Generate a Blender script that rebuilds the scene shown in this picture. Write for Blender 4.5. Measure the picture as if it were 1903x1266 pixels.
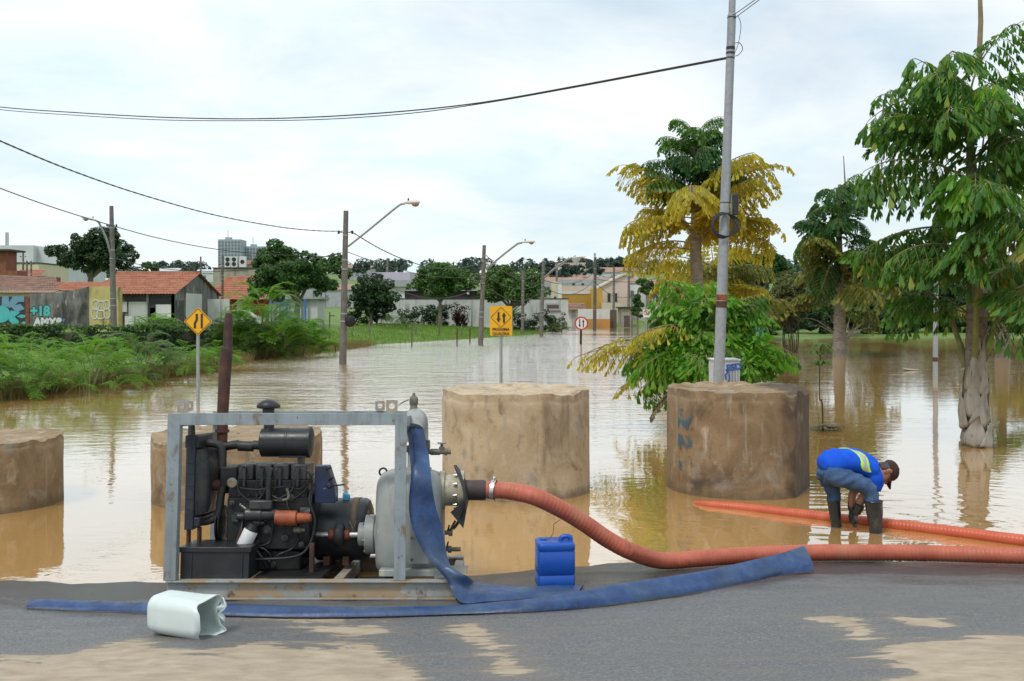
import bpy, bmesh, math, random
import numpy as np
from mathutils import Vector, Matrix, Euler
from mathutils.noise import noise as pnoise, fractal

for o in list(bpy.data.objects): bpy.data.objects.remove(o)
scene = bpy.context.scene
C = scene.collection
rad = math.radians
PI = math.pi

# ---------------------------------------------------------------- camera
W_PX, H_PX, HORIZON, CAM_H = 1903.0, 1266.0, 577.0, 2.2
F = 1903.0                                   # focal length in photograph pixels (36 mm lens, 36 mm sensor)
cam_d = bpy.data.cameras.new('camera'); cam = bpy.data.objects.new('camera', cam_d); C.objects.link(cam)
cam.location = (0, 0, CAM_H); cam.rotation_euler = (PI/2, 0, 0)
cam_d.sensor_width = 36; cam_d.lens = 36; cam_d.shift_y = -(H_PX/2-HORIZON)/W_PX
cam_d.clip_start = .1; cam_d.clip_end = 6000
cam_d.dof.use_dof = True; cam_d.dof.focus_distance = 8.6; cam_d.dof.aperture_fstop = 11.0
scene.camera = cam

# ---------------------------------------------------------------- world, sun, exposure
SUN_EL, SUN_AZ = rad(58), rad(-35)           # azimuth: 0 = behind the camera, minus = from the left
wd = bpy.data.worlds.new('World'); scene.world = wd; wd.use_nodes = True
nt = wd.node_tree; nt.nodes.clear()
def wn(t, **k):
    n = nt.nodes.new(t)
    for a, v in k.items(): setattr(n, a, v)
    return n
wout = wn('ShaderNodeOutputWorld'); bg = wn('ShaderNodeBackground'); bg.inputs[1].default_value = .1
sky = wn('ShaderNodeTexSky', sky_type='NISHITA', sun_disc=False, sun_elevation=SUN_EL, sun_rotation=PI+SUN_AZ, air_density=1.0, dust_density=.6, ozone_density=1.0)
tc = wn('ShaderNodeTexCoord'); sep = wn('ShaderNodeSeparateXYZ'); nt.links.new(tc.outputs['Generated'], sep.inputs[0])
zc = wn('ShaderNodeMath', operation='MAXIMUM'); nt.links.new(sep.outputs[2], zc.inputs[0]); zc.inputs[1].default_value = 0
za = wn('ShaderNodeMath', operation='ADD'); nt.links.new(zc.outputs[0], za.inputs[0]); za.inputs[1].default_value = .16
dx = wn('ShaderNodeMath', operation='DIVIDE'); dy = wn('ShaderNodeMath', operation='DIVIDE')
for d, i in ((dx, 0), (dy, 1)): nt.links.new(sep.outputs[i], d.inputs[0]); nt.links.new(za.outputs[0], d.inputs[1])
cmb = wn('ShaderNodeCombineXYZ'); nt.links.new(dx.outputs[0], cmb.inputs[0]); nt.links.new(dy.outputs[0], cmb.inputs[1])
def wnoise(scale, detail, rough, dist, off):
    mp = wn('ShaderNodeMapping'); mp.inputs[1].default_value = off; nt.links.new(cmb.outputs[0], mp.inputs[0])
    n = wn('ShaderNodeTexNoise'); n.inputs['Scale'].default_value = scale; n.inputs['Detail'].default_value = detail
    n.inputs['Roughness'].default_value = rough; n.inputs['Distortion'].default_value = dist
    nt.links.new(mp.outputs[0], n.inputs['Vector']); return n
n1 = wnoise(.62, 8, .56, .35, (3.1, 1.7, 0)); n2 = wnoise(1.5, 7, .6, .5, (7.3, 2.2, 1))
cr = wn('ShaderNodeValToRGB'); cr.color_ramp.elements[0].position = .36; cr.color_ramp.elements[1].position = .58
cr.color_ramp.elements[0].color = (.62,)*3+(1,); cr.color_ramp.elements[1].color = (1, 1, 1, 1)
nt.links.new(n1.outputs['Fac'], cr.inputs[0])
cc = wn('ShaderNodeValToRGB')                # cloud tone: thin bright and thicker blue-grey cloud
cc.color_ramp.elements[0].position = .36; cc.color_ramp.elements[0].color = (.76, .90, .97, 1)
cc.color_ramp.elements[1].position = .60; cc.color_ramp.elements[1].color = (.93, .985, 1.0, 1)
nt.links.new(n2.outputs['Fac'], cc.inputs[0])
cs = wn('ShaderNodeMix', data_type='RGBA', blend_type='MULTIPLY'); cs.inputs[0].default_value = 1
nt.links.new(cc.outputs[0], cs.inputs[6]); cs.inputs[7].default_value = (9.0, 9.0, 9.0, 1)
mx = wn('ShaderNodeMix', data_type='RGBA'); nt.links.new(cr.outputs[0], mx.inputs[0])
nt.links.new(sky.outputs[0], mx.inputs[6]); nt.links.new(cs.outputs[2], mx.inputs[7])
nt.links.new(mx.outputs[2], bg.inputs[0]); nt.links.new(bg.outputs[0], wout.inputs[0])
sun_d = bpy.data.lights.new('sun', 'SUN'); sun = bpy.data.objects.new('sun', sun_d); C.objects.link(sun)
sun_d.energy = 1.5; sun_d.angle = rad(10); sun_d.color = (1, .965, .91)
sun.rotation_euler = (PI/2-SUN_EL, 0, SUN_AZ)
vs = scene.view_settings; vs.view_transform = 'Standard'; vs.look = 'None'; vs.gamma = 1; vs.use_curve_mapping = False; vs.exposure = .30
scene.cycles.use_denoising = True
scene.cycles.max_bounces = 6; scene.cycles.transparent_max_bounces = 8; scene.cycles.caustics_reflective = False; scene.cycles.caustics_refractive = False

# ---------------------------------------------------------------- pixel / place arithmetic
def P(px, py, Y): return Vector(((px-W_PX/2)/F*Y, Y, CAM_H-(py-HORIZON)/F*Y))
def Wt(px, py, z=0):                         # a point on the water
    return P(px, py, (CAM_H-z)*F/(py-HORIZON))
SLOPE, EDGE = .085, 8.58
def edge_y(x):
    u = min(1, max(0, (x-.3)/2.2)); return EDGE+(.075*x if x < 0 else .045*x)+.34*u*u*(3-2*u)+.09*math.sin(x*.9+.4)+.04*math.sin(x*2.7)
def road_z(x, y):
    t = edge_y(x)-y
    z = SLOPE*t if t < 3.6 else SLOPE*3.6+.03*(t-3.6)
    if t < 4.2: z += .014*pnoise((x*.7, y*.9, 3.3))+.009*pnoise((x*2.1, y*2.5, 8.1))+.004*pnoise((x*6, y*7, 1.1))
    return max(z, -.75)
def Rd(px, py, h=0.0):                       # a point on the road, h above it
    lo, hi = 3.0, 14.0
    for _ in range(40):
        m = (lo+hi)/2; p = P(px, py, m)
        if p.z > road_z(p.x, p.y)+h: lo = m
        else: hi = m
    return P(px, py, lo)

# ---------------------------------------------------------------- object helpers
def tag(o, label=None, cat=None, group=None, kind=None):
    for k, v in (('label', label), ('category', cat), ('group', group), ('kind', kind)):
        if v: o[k] = v
    return o
def empty(name, loc=(0, 0, 0), rot=(0, 0, 0)):
    o = bpy.data.objects.new(name, None); o.empty_display_size = .2; C.objects.link(o)
    o.location = loc; o.rotation_euler = rot; return o
def thing(name, label, cat, loc=(0, 0, 0), rot=(0, 0, 0), group=None):
    return tag(empty(name, loc, rot), label, cat, group)
def from_mesh(name, me, mat=None, parent=None, loc=None):
    o = bpy.data.objects.new(name, me); C.objects.link(o)
    if mat and not me.materials: me.materials.append(mat)
    if parent: o.parent = parent
    if loc is not None: o.location = loc
    return o
def basis(d):
    d = d.normalized(); u = Vector((0, 0, 1)) if abs(d.z) < .95 else Vector((0, 1, 0))
    a = d.cross(u).normalized(); b = a.cross(d).normalized(); return a, b
class MB:
    def __init__(s): s.v = []; s.f = []; s.m = []
    def add(s, vs, fs, mi=0):
        o = len(s.v); s.v += [tuple(v) for v in vs]; s.f += [tuple(i+o for i in f) for f in fs]; s.m += [mi]*len(fs); return s
    def box(s, a, b, mi=0):
        x0, x1 = sorted((a[0], b[0])); y0, y1 = sorted((a[1], b[1])); z0, z1 = sorted((a[2], b[2]))
        return s.add([(x0,y0,z0),(x1,y0,z0),(x1,y1,z0),(x0,y1,z0),(x0,y0,z1),(x1,y0,z1),(x1,y1,z1),(x0,y1,z1)],
              [(0,3,2,1),(4,5,6,7),(0,1,5,4),(1,2,6,5),(2,3,7,6),(3,0,4,7)], mi)
    def obox(s, c, ax, ay, az, mi=0):         # centre and three half-axis vectors
        c, ax, ay, az = map(Vector, (c, ax, ay, az)); vs = []
        for k in (-1, 1):
            for i, j in ((-1,-1),(1,-1),(1,1),(-1,1)): vs.append(c+ax*i+ay*j+az*k)
        return s.add(vs, [(0,3,2,1),(4,5,6,7),(0,1,5,4),(1,2,6,5),(2,3,7,6),(3,0,4,7)], mi)
    def tube(s, pts, r, n=10, cap=True, mi=0, flat=1.0, up=None):
        pts = [Vector(p) for p in pts]; k = len(pts); rs = r if hasattr(r, '__len__') else [r]*k
        vs, fs = [], []; pa = None
        for i, p in enumerate(pts):
            d = (pts[min(i+1, k-1)]-pts[max(i-1, 0)])
            if d.length < 1e-9: d = Vector((0, 0, 1))
            d.normalize()
            if pa is None:
                a, b = basis(d) if up is None else (d.cross(Vector(up)).normalized(), None)
                if b is None: b = a.cross(d).normalized()
            else:
                a = (pa-d*pa.dot(d)); a = a.normalized() if a.length > 1e-6 else basis(d)[0]; b = a.cross(d).normalized()
            pa = a
            for j in range(n):
                t = 2*PI*j/n; vs.append(p+a*(rs[i]*math.cos(t))+b*(rs[i]*flat*math.sin(t)))
        for i in range(k-1):
            for j in range(n):
                q = (j+1) % n; fs.append((i*n+j, i*n+q, (i+1)*n+q, (i+1)*n+j))
        if cap: fs.append(tuple(range(n-1, -1, -1))); fs.append(tuple((k-1)*n+j for j in range(n)))
        return s.add(vs, fs, mi)
    def lathe(s, prof, o, d=(0, 0, 1), n=20, mi=0):   # prof: (radius, height) along d
        d = Vector(d).normalized(); a, b = basis(d); o = Vector(o); vs, fs = [], []
        for r, h in prof:
            for j in range(n):
                t = 2*PI*j/n; vs.append(o+d*h+a*(r*math.cos(t))+b*(r*math.sin(t)))
        for i in range(len(prof)-1):
            for j in range(n):
                q = (j+1) % n; fs.append((i*n+j, i*n+q, (i+1)*n+q, (i+1)*n+j))
        if prof[0][0] > 1e-4: fs.append(tuple(range(n-1, -1, -1)))
        if prof[-1][0] > 1e-4: fs.append(tuple((len(prof)-1)*n+j for j in range(n)))
        return s.add(vs, fs, mi)
    def prism(s, poly, off, mi=0):            # closed polygon (3-D points) pushed by a vector
        n = len(poly); poly = [Vector(p) for p in poly]; off = Vector(off)
        return s.add(poly+[p+off for p in poly], [tuple(range(n-1, -1, -1)), tuple(range(n, 2*n))]+[(i, (i+1) % n, n+(i+1) % n, n+i) for i in range(n)], mi)
    def ball(s, c, r, n=12, m=8, mi=0):
        r = r if hasattr(r, '__len__') else (r, r, r); vs, fs = [], []
        for i in range(m+1):
            ph = PI*i/m
            for j in range(n):
                t = 2*PI*j/n; vs.append((c[0]+r[0]*math.sin(ph)*math.cos(t), c[1]+r[1]*math.sin(ph)*math.sin(t), c[2]-r[2]*math.cos(ph)))
        for i in range(m):
            for j in range(n):
                q = (j+1) % n; fs.append((i*n+j, i*n+q, (i+1)*n+q, (i+1)*n+j))
        return s.add(vs, fs, mi)
    def loft(s, rings, cap=True, mi=0):
        n = len(rings[0]); vs = [v for r in rings for v in r]; fs = []
        for i in range(len(rings)-1):
            for j in range(n):
                q = (j+1) % n; fs.append((i*n+j, i*n+q, (i+1)*n+q, (i+1)*n+j))
        if cap: fs.append(tuple(range(n-1, -1, -1))); fs.append(tuple((len(rings)-1)*n+j for j in range(n)))
        return s.add(vs, fs, mi)
    def mesh(s, name, smooth=35, fix=True):
        me = bpy.data.meshes.new(name); me.from_pydata(s.v, [], s.f); me.polygons.foreach_set('material_index', s.m)
        if fix:
            bm = bmesh.new(); bm.from_mesh(me); bmesh.ops.remove_doubles(bm, verts=bm.verts, dist=1e-5)
            bmesh.ops.recalc_face_normals(bm, faces=bm.faces); bm.to_mesh(me); bm.free()
        if smooth:
            me.shade_smooth(); me.set_sharp_from_angle(angle=rad(smooth))
        return me
    def build(s, name, mat, parent=None, smooth=35, bevel=0, local=False, fix=True):
        if parent is not None and not local:      # vertices were given in the world; the parents are not turned
            t = Vector((0, 0, 0)); q = parent
            while q is not None: t += q.location; q = q.parent
            s.v = [(v[0]-t.x, v[1]-t.y, v[2]-t.z) for v in s.v]
        elif parent is None and not local and s.v:
            a = np.array(s.v); t = Vector(((a[:,0].min()+a[:,0].max())/2, (a[:,1].min()+a[:,1].max())/2, a[:,2].min()))
            s.v = [(v[0]-t.x, v[1]-t.y, v[2]-t.z) for v in s.v]
        else: t = None
        me = s.mesh(name, smooth, fix)
        for m in (mat if isinstance(mat, (list, tuple)) else [mat]): me.materials.append(m)
        o = bpy.data.objects.new(name, me); C.objects.link(o)
        if parent is not None: o.parent = parent
        elif t is not None: o.location = t
        if bevel:
            b = o.modifiers.new('bevel', 'BEVEL'); b.width = bevel; b.segments = 2; b.limit_method = 'ANGLE'; b.angle_limit = rad(40)
        return o
def copy_tree(o, parent=None):
    c = o.copy(); C.objects.link(c)
    if parent is not None: c.parent = parent
    for ch in list(o.children): copy_tree(ch, c)
    return c
def cat_rom(pts, n):
    pts = [Vector(p) for p in pts]; out = []; k = len(pts)
    for i in range(k-1):
        p0 = pts[max(i-1, 0)]; p1 = pts[i]; p2 = pts[i+1]; p3 = pts[min(i+2, k-1)]
        for j in range(n):
            t = j/n; t2 = t*t; t3 = t2*t
            out.append(.5*((2*p1)+(p2-p0)*t+(2*p0-5*p1+4*p2-p3)*t2+(3*p1-p0-3*p2+p3)*t3))
    out.append(pts[-1]); return out
def resample(pts, step):
    pts = [Vector(p) for p in pts]; L = [0]
    for a, b in zip(pts, pts[1:]): L.append(L[-1]+(b-a).length)
    n = max(2, int(L[-1]/step)); out = []; i = 0
    for k in range(n+1):
        s = L[-1]*k/n
        while i < len(L)-2 and L[i+1] < s: i += 1
        t = (s-L[i])/max(1e-9, L[i+1]-L[i]); out.append(pts[i].lerp(pts[i+1], t))
    return out
def text_mesh(txt, size, bold=0.0):
    cu = bpy.data.curves.new('lettering', 'FONT'); cu.body = txt; cu.size = size; cu.align_x = 'CENTER'; cu.align_y = 'CENTER'; cu.offset = bold; cu.extrude = .001
    ob = bpy.data.objects.new('lettering', cu); C.objects.link(ob)
    dg = bpy.context.evaluated_depsgraph_get(); me = bpy.data.meshes.new_from_object(ob.evaluated_get(dg))
    bpy.data.objects.remove(ob); bpy.data.curves.remove(cu); me.materials.clear(); return me
def fuse(mb, voxel, smooth=6, name='body'):
    """union of overlapping closed shapes as one continuous surface"""
    me = mb.mesh(name, 0); ob = bpy.data.objects.new(name, me); C.objects.link(ob)
    r = ob.modifiers.new('r', 'REMESH'); r.mode = 'VOXEL'; r.voxel_size = voxel
    if smooth: sm = ob.modifiers.new('s', 'SMOOTH'); sm.iterations = smooth; sm.factor = .5
    dg = bpy.context.evaluated_depsgraph_get(); me2 = bpy.data.meshes.new_from_object(ob.evaluated_get(dg))
    bpy.data.objects.remove(ob); bpy.data.meshes.remove(me); me2.shade_smooth(); me2.name = name; return me2
def sd_poly(px, py, poly):                   # signed distance (minus inside) of numpy points to a polygon
    d = np.full(px.shape, 1e9); ins = np.zeros(px.shape, bool); n = len(poly)
    for i in range(n):
        ax, ay = poly[i]; bx, by = poly[(i+1) % n]; ex, ey = bx-ax, by-ay; wx, wy = px-ax, py-ay
        t = np.clip((wx*ex+wy*ey)/(ex*ex+ey*ey+1e-12), 0, 1)
        d = np.minimum(d, np.hypot(wx-ex*t, wy-ey*t))
        c = ((ay > py) != (by > py)) & (px < (bx-ax)*(py-ay)/((by-ay) if abs(by-ay) > 1e-12 else 1e-12)+ax)
        ins ^= c
    return np.where(ins, -d, d)

# ---------------------------------------------------------------- materials
def lin(r, g, b):
    f = lambda c: (c/255/12.92) if c/255 <= .04045 else ((c/255+.055)/1.055)**2.4
    return (f(r), f(g), f(b))
class NT:
    def __init__(s, name):
        s.m = bpy.data.materials.new(name); s.m.use_nodes = True; s.t = s.m.node_tree; s.t.nodes.clear()
        s.out = s.n('ShaderNodeOutputMaterial'); s.b = s.n('ShaderNodeBsdfPrincipled'); s.l(s.b.outputs[0], s.out.inputs[0]); s.c = s.n('ShaderNodeTexCoord')
    def n(s, t, **k):
        x = s.t.nodes.new(t)
        for a, v in k.items(): setattr(x, a, v)
        return x
    def l(s, a, b): s.t.links.new(a, b)
    def noise(s, scale, detail=5, rough=.55, dist=0, stretch=None, off=(0, 0, 0), coord='Object'):
        mp = s.n('ShaderNodeMapping'); s.l(s.c.outputs[coord], mp.inputs[0]); mp.inputs['Location'].default_value = off
        if stretch: mp.inputs['Scale'].default_value = stretch
        x = s.n('ShaderNodeTexNoise'); x.inputs['Scale'].default_value = scale; x.inputs['Detail'].default_value = detail
        x.inputs['Roughness'].default_value = rough; x.inputs['Distortion'].default_value = dist; s.l(mp.outputs[0], x.inputs['Vector']); return x.outputs['Fac']
    def ramp(s, fac, stops, interp='LINEAR'):
        r = s.n('ShaderNodeValToRGB'); e = r.color_ramp; e.interpolation = interp
        while len(e.elements) < len(stops): e.elements.new(.5)
        for el, (p, c) in zip(e.elements, stops):
            el.position = p; el.color = tuple(c)+(1,) if hasattr(c, '__len__') else (c, c, c, 1)
        s.l(fac, r.inputs[0]); return r.outputs[0]
    def mix(s, fac, a, b, mode='MIX'):
        x = s.n('ShaderNodeMix', data_type='RGBA', blend_type=mode)
        for v, i in ((fac, 0), (a, 6), (b, 7)):
            if hasattr(v, 'default_value') or hasattr(v, 'is_linked'): s.l(v, x.inputs[i])
            elif i == 0: x.inputs[0].default_value = v
            else: x.inputs[i].default_value = tuple(v)+(1,) if len(v) == 3 else v
        return x.outputs[2]
    def math(s, op, a, b):
        x = s.n('ShaderNodeMath', operation=op)
        for v, i in ((a, 0), (b, 1)):
            if hasattr(v, 'is_linked'): s.l(v, x.inputs[i])
            else: x.inputs[i].default_value = v
        return x.outputs[0]
    def bump(s, h, strength, dist=.01, prev=None):
        x = s.n('ShaderNodeBump'); x.inputs['Strength'].default_value = strength; x.inputs['Distance'].default_value = dist
        s.l(h, x.inputs['Height'])
        if prev is not None: s.l(prev, x.inputs['Normal'])
        return x.outputs[0]
    def set(s, **k):
        for a, v in k.items():
            i = s.b.inputs[{'base': 'Base Color', 'rough': 'Roughness', 'metal': 'Metallic', 'normal': 'Normal', 'spec': 'Specular IOR Level', 'ior': 'IOR', 'emit': 'Emission Color', 'es': 'Emission Strength'}[a]]
            if hasattr(v, 'is_linked'): s.l(v, i)
            elif hasattr(v, '__len__'): i.default_value = tuple(v)+(1,) if len(v) == 3 else v
            else: i.default_value = v
        return s
MATS = {}
def pm(name, stops, scale=4, detail=6, rough=.6, metal=0, bump=.2, bscale=40, bdist=.004, layers=(), stretch=None, spec=.5, rvar=.12, dist=.3):
    """procedural surface: noise-driven colours, weathering layers (colour, scale, low, high, stretch, amount), fine relief"""
    t = NT(name); col = t.ramp(t.noise(scale, detail, .6, dist, stretch), stops)
    for i, (c, sc, lo, hi, st, am) in enumerate(layers):
        mk = t.ramp(t.noise(sc, 7, .62, .4, st, (3.7*i+1.3, 2.1*i, 5.9*i)), [(lo, 0), (hi, am)])
        col = t.mix(mk, col, c)
    rv = t.ramp(t.noise(scale*2.3, 5, .6), [(.3, max(.02, rough-rvar)), (.7, min(1, rough+rvar))])
    t.set(base=col, rough=rv, metal=metal, spec=spec)
    if bump: t.set(normal=t.bump(t.noise(bscale, 6, .6), bump, bdist))
    MATS[name] = t.m; return t.m
def leafm(name, stops, rough=.45, trans=.35):
    t = NT(name); g = t.n('ShaderNodeNewGeometry'); col = t.ramp(g.outputs['Random Per Island'], stops)
    col = t.mix(t.ramp(t.noise(1.1, 3), [(.35, 0), (.7, .45)]), col, stops[0][1])
    t.set(base=col, rough=rough, spec=.4)
    tr = t.n('ShaderNodeBsdfTranslucent'); t.l(t.mix(1, col, (1.3, 1.35, .7), 'MULTIPLY'), tr.inputs[0])
    ms = t.n('ShaderNodeMixShader'); ms.inputs[0].default_value = trans; t.l(t.b.outputs[0], ms.inputs[1]); t.l(tr.outputs[0], ms.inputs[2]); t.l(ms.outputs[0], t.out.inputs[0])
    MATS[name] = t.m; return t.m

rust = (.11, .042, .02); mudc = (.36, .25, .14); black = (.012, .012, .013)
pm('frame_paint', [(.3, (.22, .26, .275)), (.7, (.30, .34, .355))], 6, rough=.42, bump=.1, layers=[((.17, .095, .055), 9, .56, .66, (1, 1, .5), .85), ((.15, .165, .165), 3, .45, .7, (4, 4, .3), .7), ((.10, .05, .03), 24, .63, .68, None, .9)])
pm('skid_paint', [(.3, (.26, .27, .26)), (.7, (.36, .37, .36))], 5, rough=.6, bump=.25, layers=[(mudc, 4.5, .47, .56, (1, 1, 2), .85), (rust, 11, .58, .68, None, .8)])
pm('casing_paint', [(.3, (.26, .275, .265)), (.7, (.37, .38, .36))], 4, rough=.45, bump=.15, layers=[((.20, .175, .12), 7, .55, .68, (1, 1, .35), .75), ((.62, .55, .36), 5, .64, .70, None, .6)])
pm('cream_metal', [(.3, (.40, .36, .25)), (.7, (.56, .52, .40))], 6, rough=.5, bump=.2, layers=[((.09, .075, .055), 10, .5, .66, None, .8)])
pm('grime_black', [(.3, (.007, .007, .008)), (.7, (.020, .019, .019))], 9, rough=.52, bump=.5, bscale=60, layers=[((.075, .062, .048), 11, .62, .72, None, .55)], rvar=.2, spec=.35)
pm('grime_grey', [(.3, (.018, .018, .019)), (.7, (.050, .050, .050))], 8, rough=.5, bump=.4, bscale=50, layers=[((.13, .10, .07), 9, .6, .7, None, .6)], rvar=.18)
pm('satin_black', [(.3, (.013, .014, .017)), (.7, (.028, .029, .032))], 5, rough=.38, bump=.05, layers=[((.12, .10, .075), 6, .64, .78, None, .5)])
pm('rubber_black', [(.3, (.014, .014, .015)), (.7, (.03, .03, .03))], 6, rough=.55, bump=.2, layers=[((.20, .15, .09), 5, .6, .75, None, .55)])
pm('boot_rubber', [(.3, (.016, .017, .017)), (.7, (.035, .036, .035))], 6, rough=.33, bump=.1, layers=[((.16, .13, .09), 9, .60, .72, None, .6)])
pm('rust_brown', [(.3, (.045, .018, .012)), (.7, (.12, .045, .025))], 9, rough=.7, bump=.4, bscale=70, layers=[((.03, .016, .013), 4, .5, .65, (1, 1, .3), .8)])
pm('rust_orange', [(.3, (.22, .055, .02)), (.7, (.40, .10, .035))], 10, rough=.6, bump=.2, layers=[(black, 7, .5, .66, None, .8)])
pm('panel_blue', [(.3, (.012, .022, .075)), (.7, (.018, .035, .12))], 6, rough=.4, bump=.1, layers=[((.42, .46, .42), 11, .6, .66, None, .9), (black, 5, .48, .66, None, .8)])
pm('radiator_black', [(.3, (.014, .018, .03)), (.7, (.03, .035, .05))], 6, rough=.5, bump=.3, layers=[((.10, .05, .03), 8, .6, .72, None, .7)])
pm('steel_bright', [(.3, (.55, .55, .54)), (.7, (.7, .7, .7))], 12, rough=.3, metal=.9, bump=.05)
pm('brass_grey', [(.3, (.10, .085, .06)), (.7, (.22, .20, .16))], 12, rough=.5, metal=.3, bump=.3, layers=[((.35, .33, .28), 20, .58, .68, None, .7)])
pm('white_filter', [(.3, (.62, .62, .6)), (.7, (.78, .78, .76))], 6, rough=.4, bump=.02, layers=[((.2, .17, .13), 14, .62, .75, None, .5)])
pm('hose_blue', [(.3, (.009, .032, .115)), (.5, (.015, .052, .165)), (.7, (.034, .088, .215))], 7, rough=.42, bump=.35, bscale=22, bdist=.012, layers=[((.06, .09, .115), 1.6, .45, .70, (1, 2, 1), .6), ((.016, .022, .035), 2.6, .55, .75, None, .6), ((.12, .10, .07), 24, .58, .70, None, .5)])
pm('hose_red', [(.3, (.38, .085, .048)), (.7, (.52, .135, .075))], 6, rough=.5, bump=.15, layers=[((.42, .22, .13), 2.2, .5, .7, None, .6), ((.06, .035, .025), 3.5, .60, .74, (1, 1, 1), .7)])
pm('hose_red_bright', [(.3, (.50, .085, .035)), (.7, (.60, .125, .055))], 6, rough=.4, bump=.1, layers=[((.06, .03, .02), 5, .62, .76, None, .6)])
pm('plastic_blue', [(.3, (.006, .068, .36)), (.7, (.010, .09, .44))], 5, rough=.4, bump=.06, bscale=30, layers=[((.10, .14, .22), 9, .62, .78, None, .5)])
pm('plastic_white', [(.3, (.60, .68, .66)), (.7, (.70, .77, .75))], 3, rough=.4, bump=.03, layers=[((.50, .45, .36), 6, .6, .76, None, .5)])
pm('galvanised', [(.3, (.27, .29, .31)), (.7, (.38, .40, .42))], 14, rough=.5, metal=.15, bump=.1, layers=[((.20, .21, .22), 3, .5, .75, (5, 5, .4), .6)])
pm('pole_concrete', [(.3, (.12, .112, .10)), (.7, (.21, .195, .172))], 5, rough=.85, bump=.4, bscale=30, layers=[((.09, .08, .07), 3, .5, .66, (6, 6, .5), .7)])
pm('pole_wood', [(.3, (.09, .075, .06)), (.7, (.16, .135, .11))], 6, rough=.9, bump=.4, stretch=(6, 6, .4))
pm('cable_black', [(.3, (.012, .012, .013)), (.7, (.03, .03, .03))], 8, rough=.5, bump=0)
pm('lamp_white', [(.3, (.55, .54, .50)), (.7, (.68, .67, .63))], 8, rough=.45, bump=.02, layers=[((.25, .2, .15), 8, .6, .8, None, .4)])
pm('lamp_glass', [(.3, (.28, .19, .12)), (.7, (.38, .28, .19))], 6, rough=.15, bump=0)
pm('sign_yellow', [(.3, (.80, .40, .004)), (.7, (.85, .45, .008))], 4, rough=.4, bump=.02, layers=[((.5, .27, .02), 3, .62, .8, None, .4)])
pm('sign_black', [(.3, (.02, .02, .02)), (.7, (.03, .03, .03))], 6, rough=.5, bump=0)
pm('sign_red', [(.3, (.50, .02, .03)), (.7, (.58, .03, .045))], 6, rough=.4, bump=0)
pm('sign_white', [(.3, (.74, .74, .74)), (.7, (.80, .80, .80))], 4, rough=.45, bump=0, layers=[((.5, .47, .42), 3, .6, .8, None, .4)])
pm('box_white', [(.3, (.55, .57, .60)), (.7, (.66, .68, .71))], 3, rough=.5, bump=.03, layers=[((.35, .33, .3), 4, .6, .78, (3, 3, .4), .5)])
pm('paint_blue', [(.3, (.03, .10, .42)), (.7, (.05, .15, .5))], 9, rough=.5, bump=0)
pm('shirt_blue', [(.3, (.008, .075, .56)), (.7, (.012, .11, .68))], 6, rough=.85, bump=.5, bscale=9, bdist=.02, spec=.2)
pm('hivis', [(.3, (.50, .86, .03)), (.7, (.56, .92, .05))], 6, rough=.6, bump=.1)
pm('reflex_grey', [(.3, (.36, .39, .38)), (.7, (.46, .49, .48))], 30, rough=.4, bump=.05)
pm('denim', [(.3, (.045, .09, .19)), (.7, (.10, .17, .31))], 7, rough=.9, bump=.5, bscale=16, bdist=.015, spec=.15, layers=[((.025, .045, .10), 5, .5, .7, None, .7), ((.17, .24, .36), 9, .62, .75, (1, 3, 1), .5)])
pm('skin', [(.3, (.36, .17, .105)), (.7, (.44, .22, .14))], 9, rough=.55, bump=.1, bscale=60)
pm('cap_cloth', [(.3, (.045, .026, .02)), (.7, (.075, .045, .034))], 12, rough=.9, bump=.3, spec=.2)
pm('cap_brim', [(.3, (.075, .018, .018)), (.7, (.11, .03, .028))], 12, rough=.9, bump=.3, spec=.2)
pm('hair_dark', [(.3, (.03, .025, .022)), (.7, (.10, .09, .085))], 40, rough=.8, bump=.4)
pm('leather_brown', [(.3, (.07, .05, .032)), (.7, (.12, .09, .06))], 10, rough=.7, bump=.2)
# ================================================================ the setting
# ---- asphalt road running down into the flood
t = NT('asphalt')
at = t.n('ShaderNodeAttribute', attribute_name='mud'); wet = t.n('ShaderNodeAttribute', attribute_name='wet')
base = t.ramp(t.noise(55, 5, .8), [(.32, (.045, .046, .049)), (.52, (.135, .136, .142)), (.70, (.33, .33, .33))])
base = t.mix(t.ramp(t.noise(.9, 6, .6, .4, (1, 2.2, 1)), [(.3, 0), (.75, .6)]), base, (.16, .155, .15))
base = t.mix(t.ramp(t.noise(2.6, 6, .6, .5, (.7, 3, 1), (4, 2, 0)), [(.48, 0), (.8, .55)]), base, (.21, .175, .135))
wetf = t.ramp(t.math('ADD', wet.outputs['Fac'], t.math('MULTIPLY', t.math('SUBTRACT', t.noise(1.5, 7, .62, .4, (.6, 2.2, 1), (2, 7, 0)), .5), 1.3)), [(.25, 0), (.62, 1)])
base = t.mix(t.math('MULTIPLY', wetf, .68), base, (.026, .026, .029))
ragged = t.math('MULTIPLY', t.math('SUBTRACT', t.noise(2.6, 10, .70, .5, (.8, 3.2, 1)), .5), 2.3)
mk = t.math('ADD', at.outputs['Fac'], ragged)
mud = t.ramp(mk, [(.48, 0), (.56, .95)])
film = t.ramp(mk, [(.10, 0), (.55, .42)])
mudcol = t.ramp(t.noise(5, 7, .6, .3, (1, 2, 1)), [(.3, (.33, .255, .175)), (.7, (.50, .41, .30))])
base = t.mix(film, base, (.24, .20, .15)); base = t.mix(mud, base, mudcol)
rgh = t.ramp(t.noise(1.4, 5, .6, .3, (1, 2, 1), (9, 1, 0)), [(.3, .30), (.7, .62)])
rgh = t.mix(t.math('MULTIPLY', wetf, .8), rgh, (.16,)*3); rgh = t.mix(mud, rgh, (.72,)*3)
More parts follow.
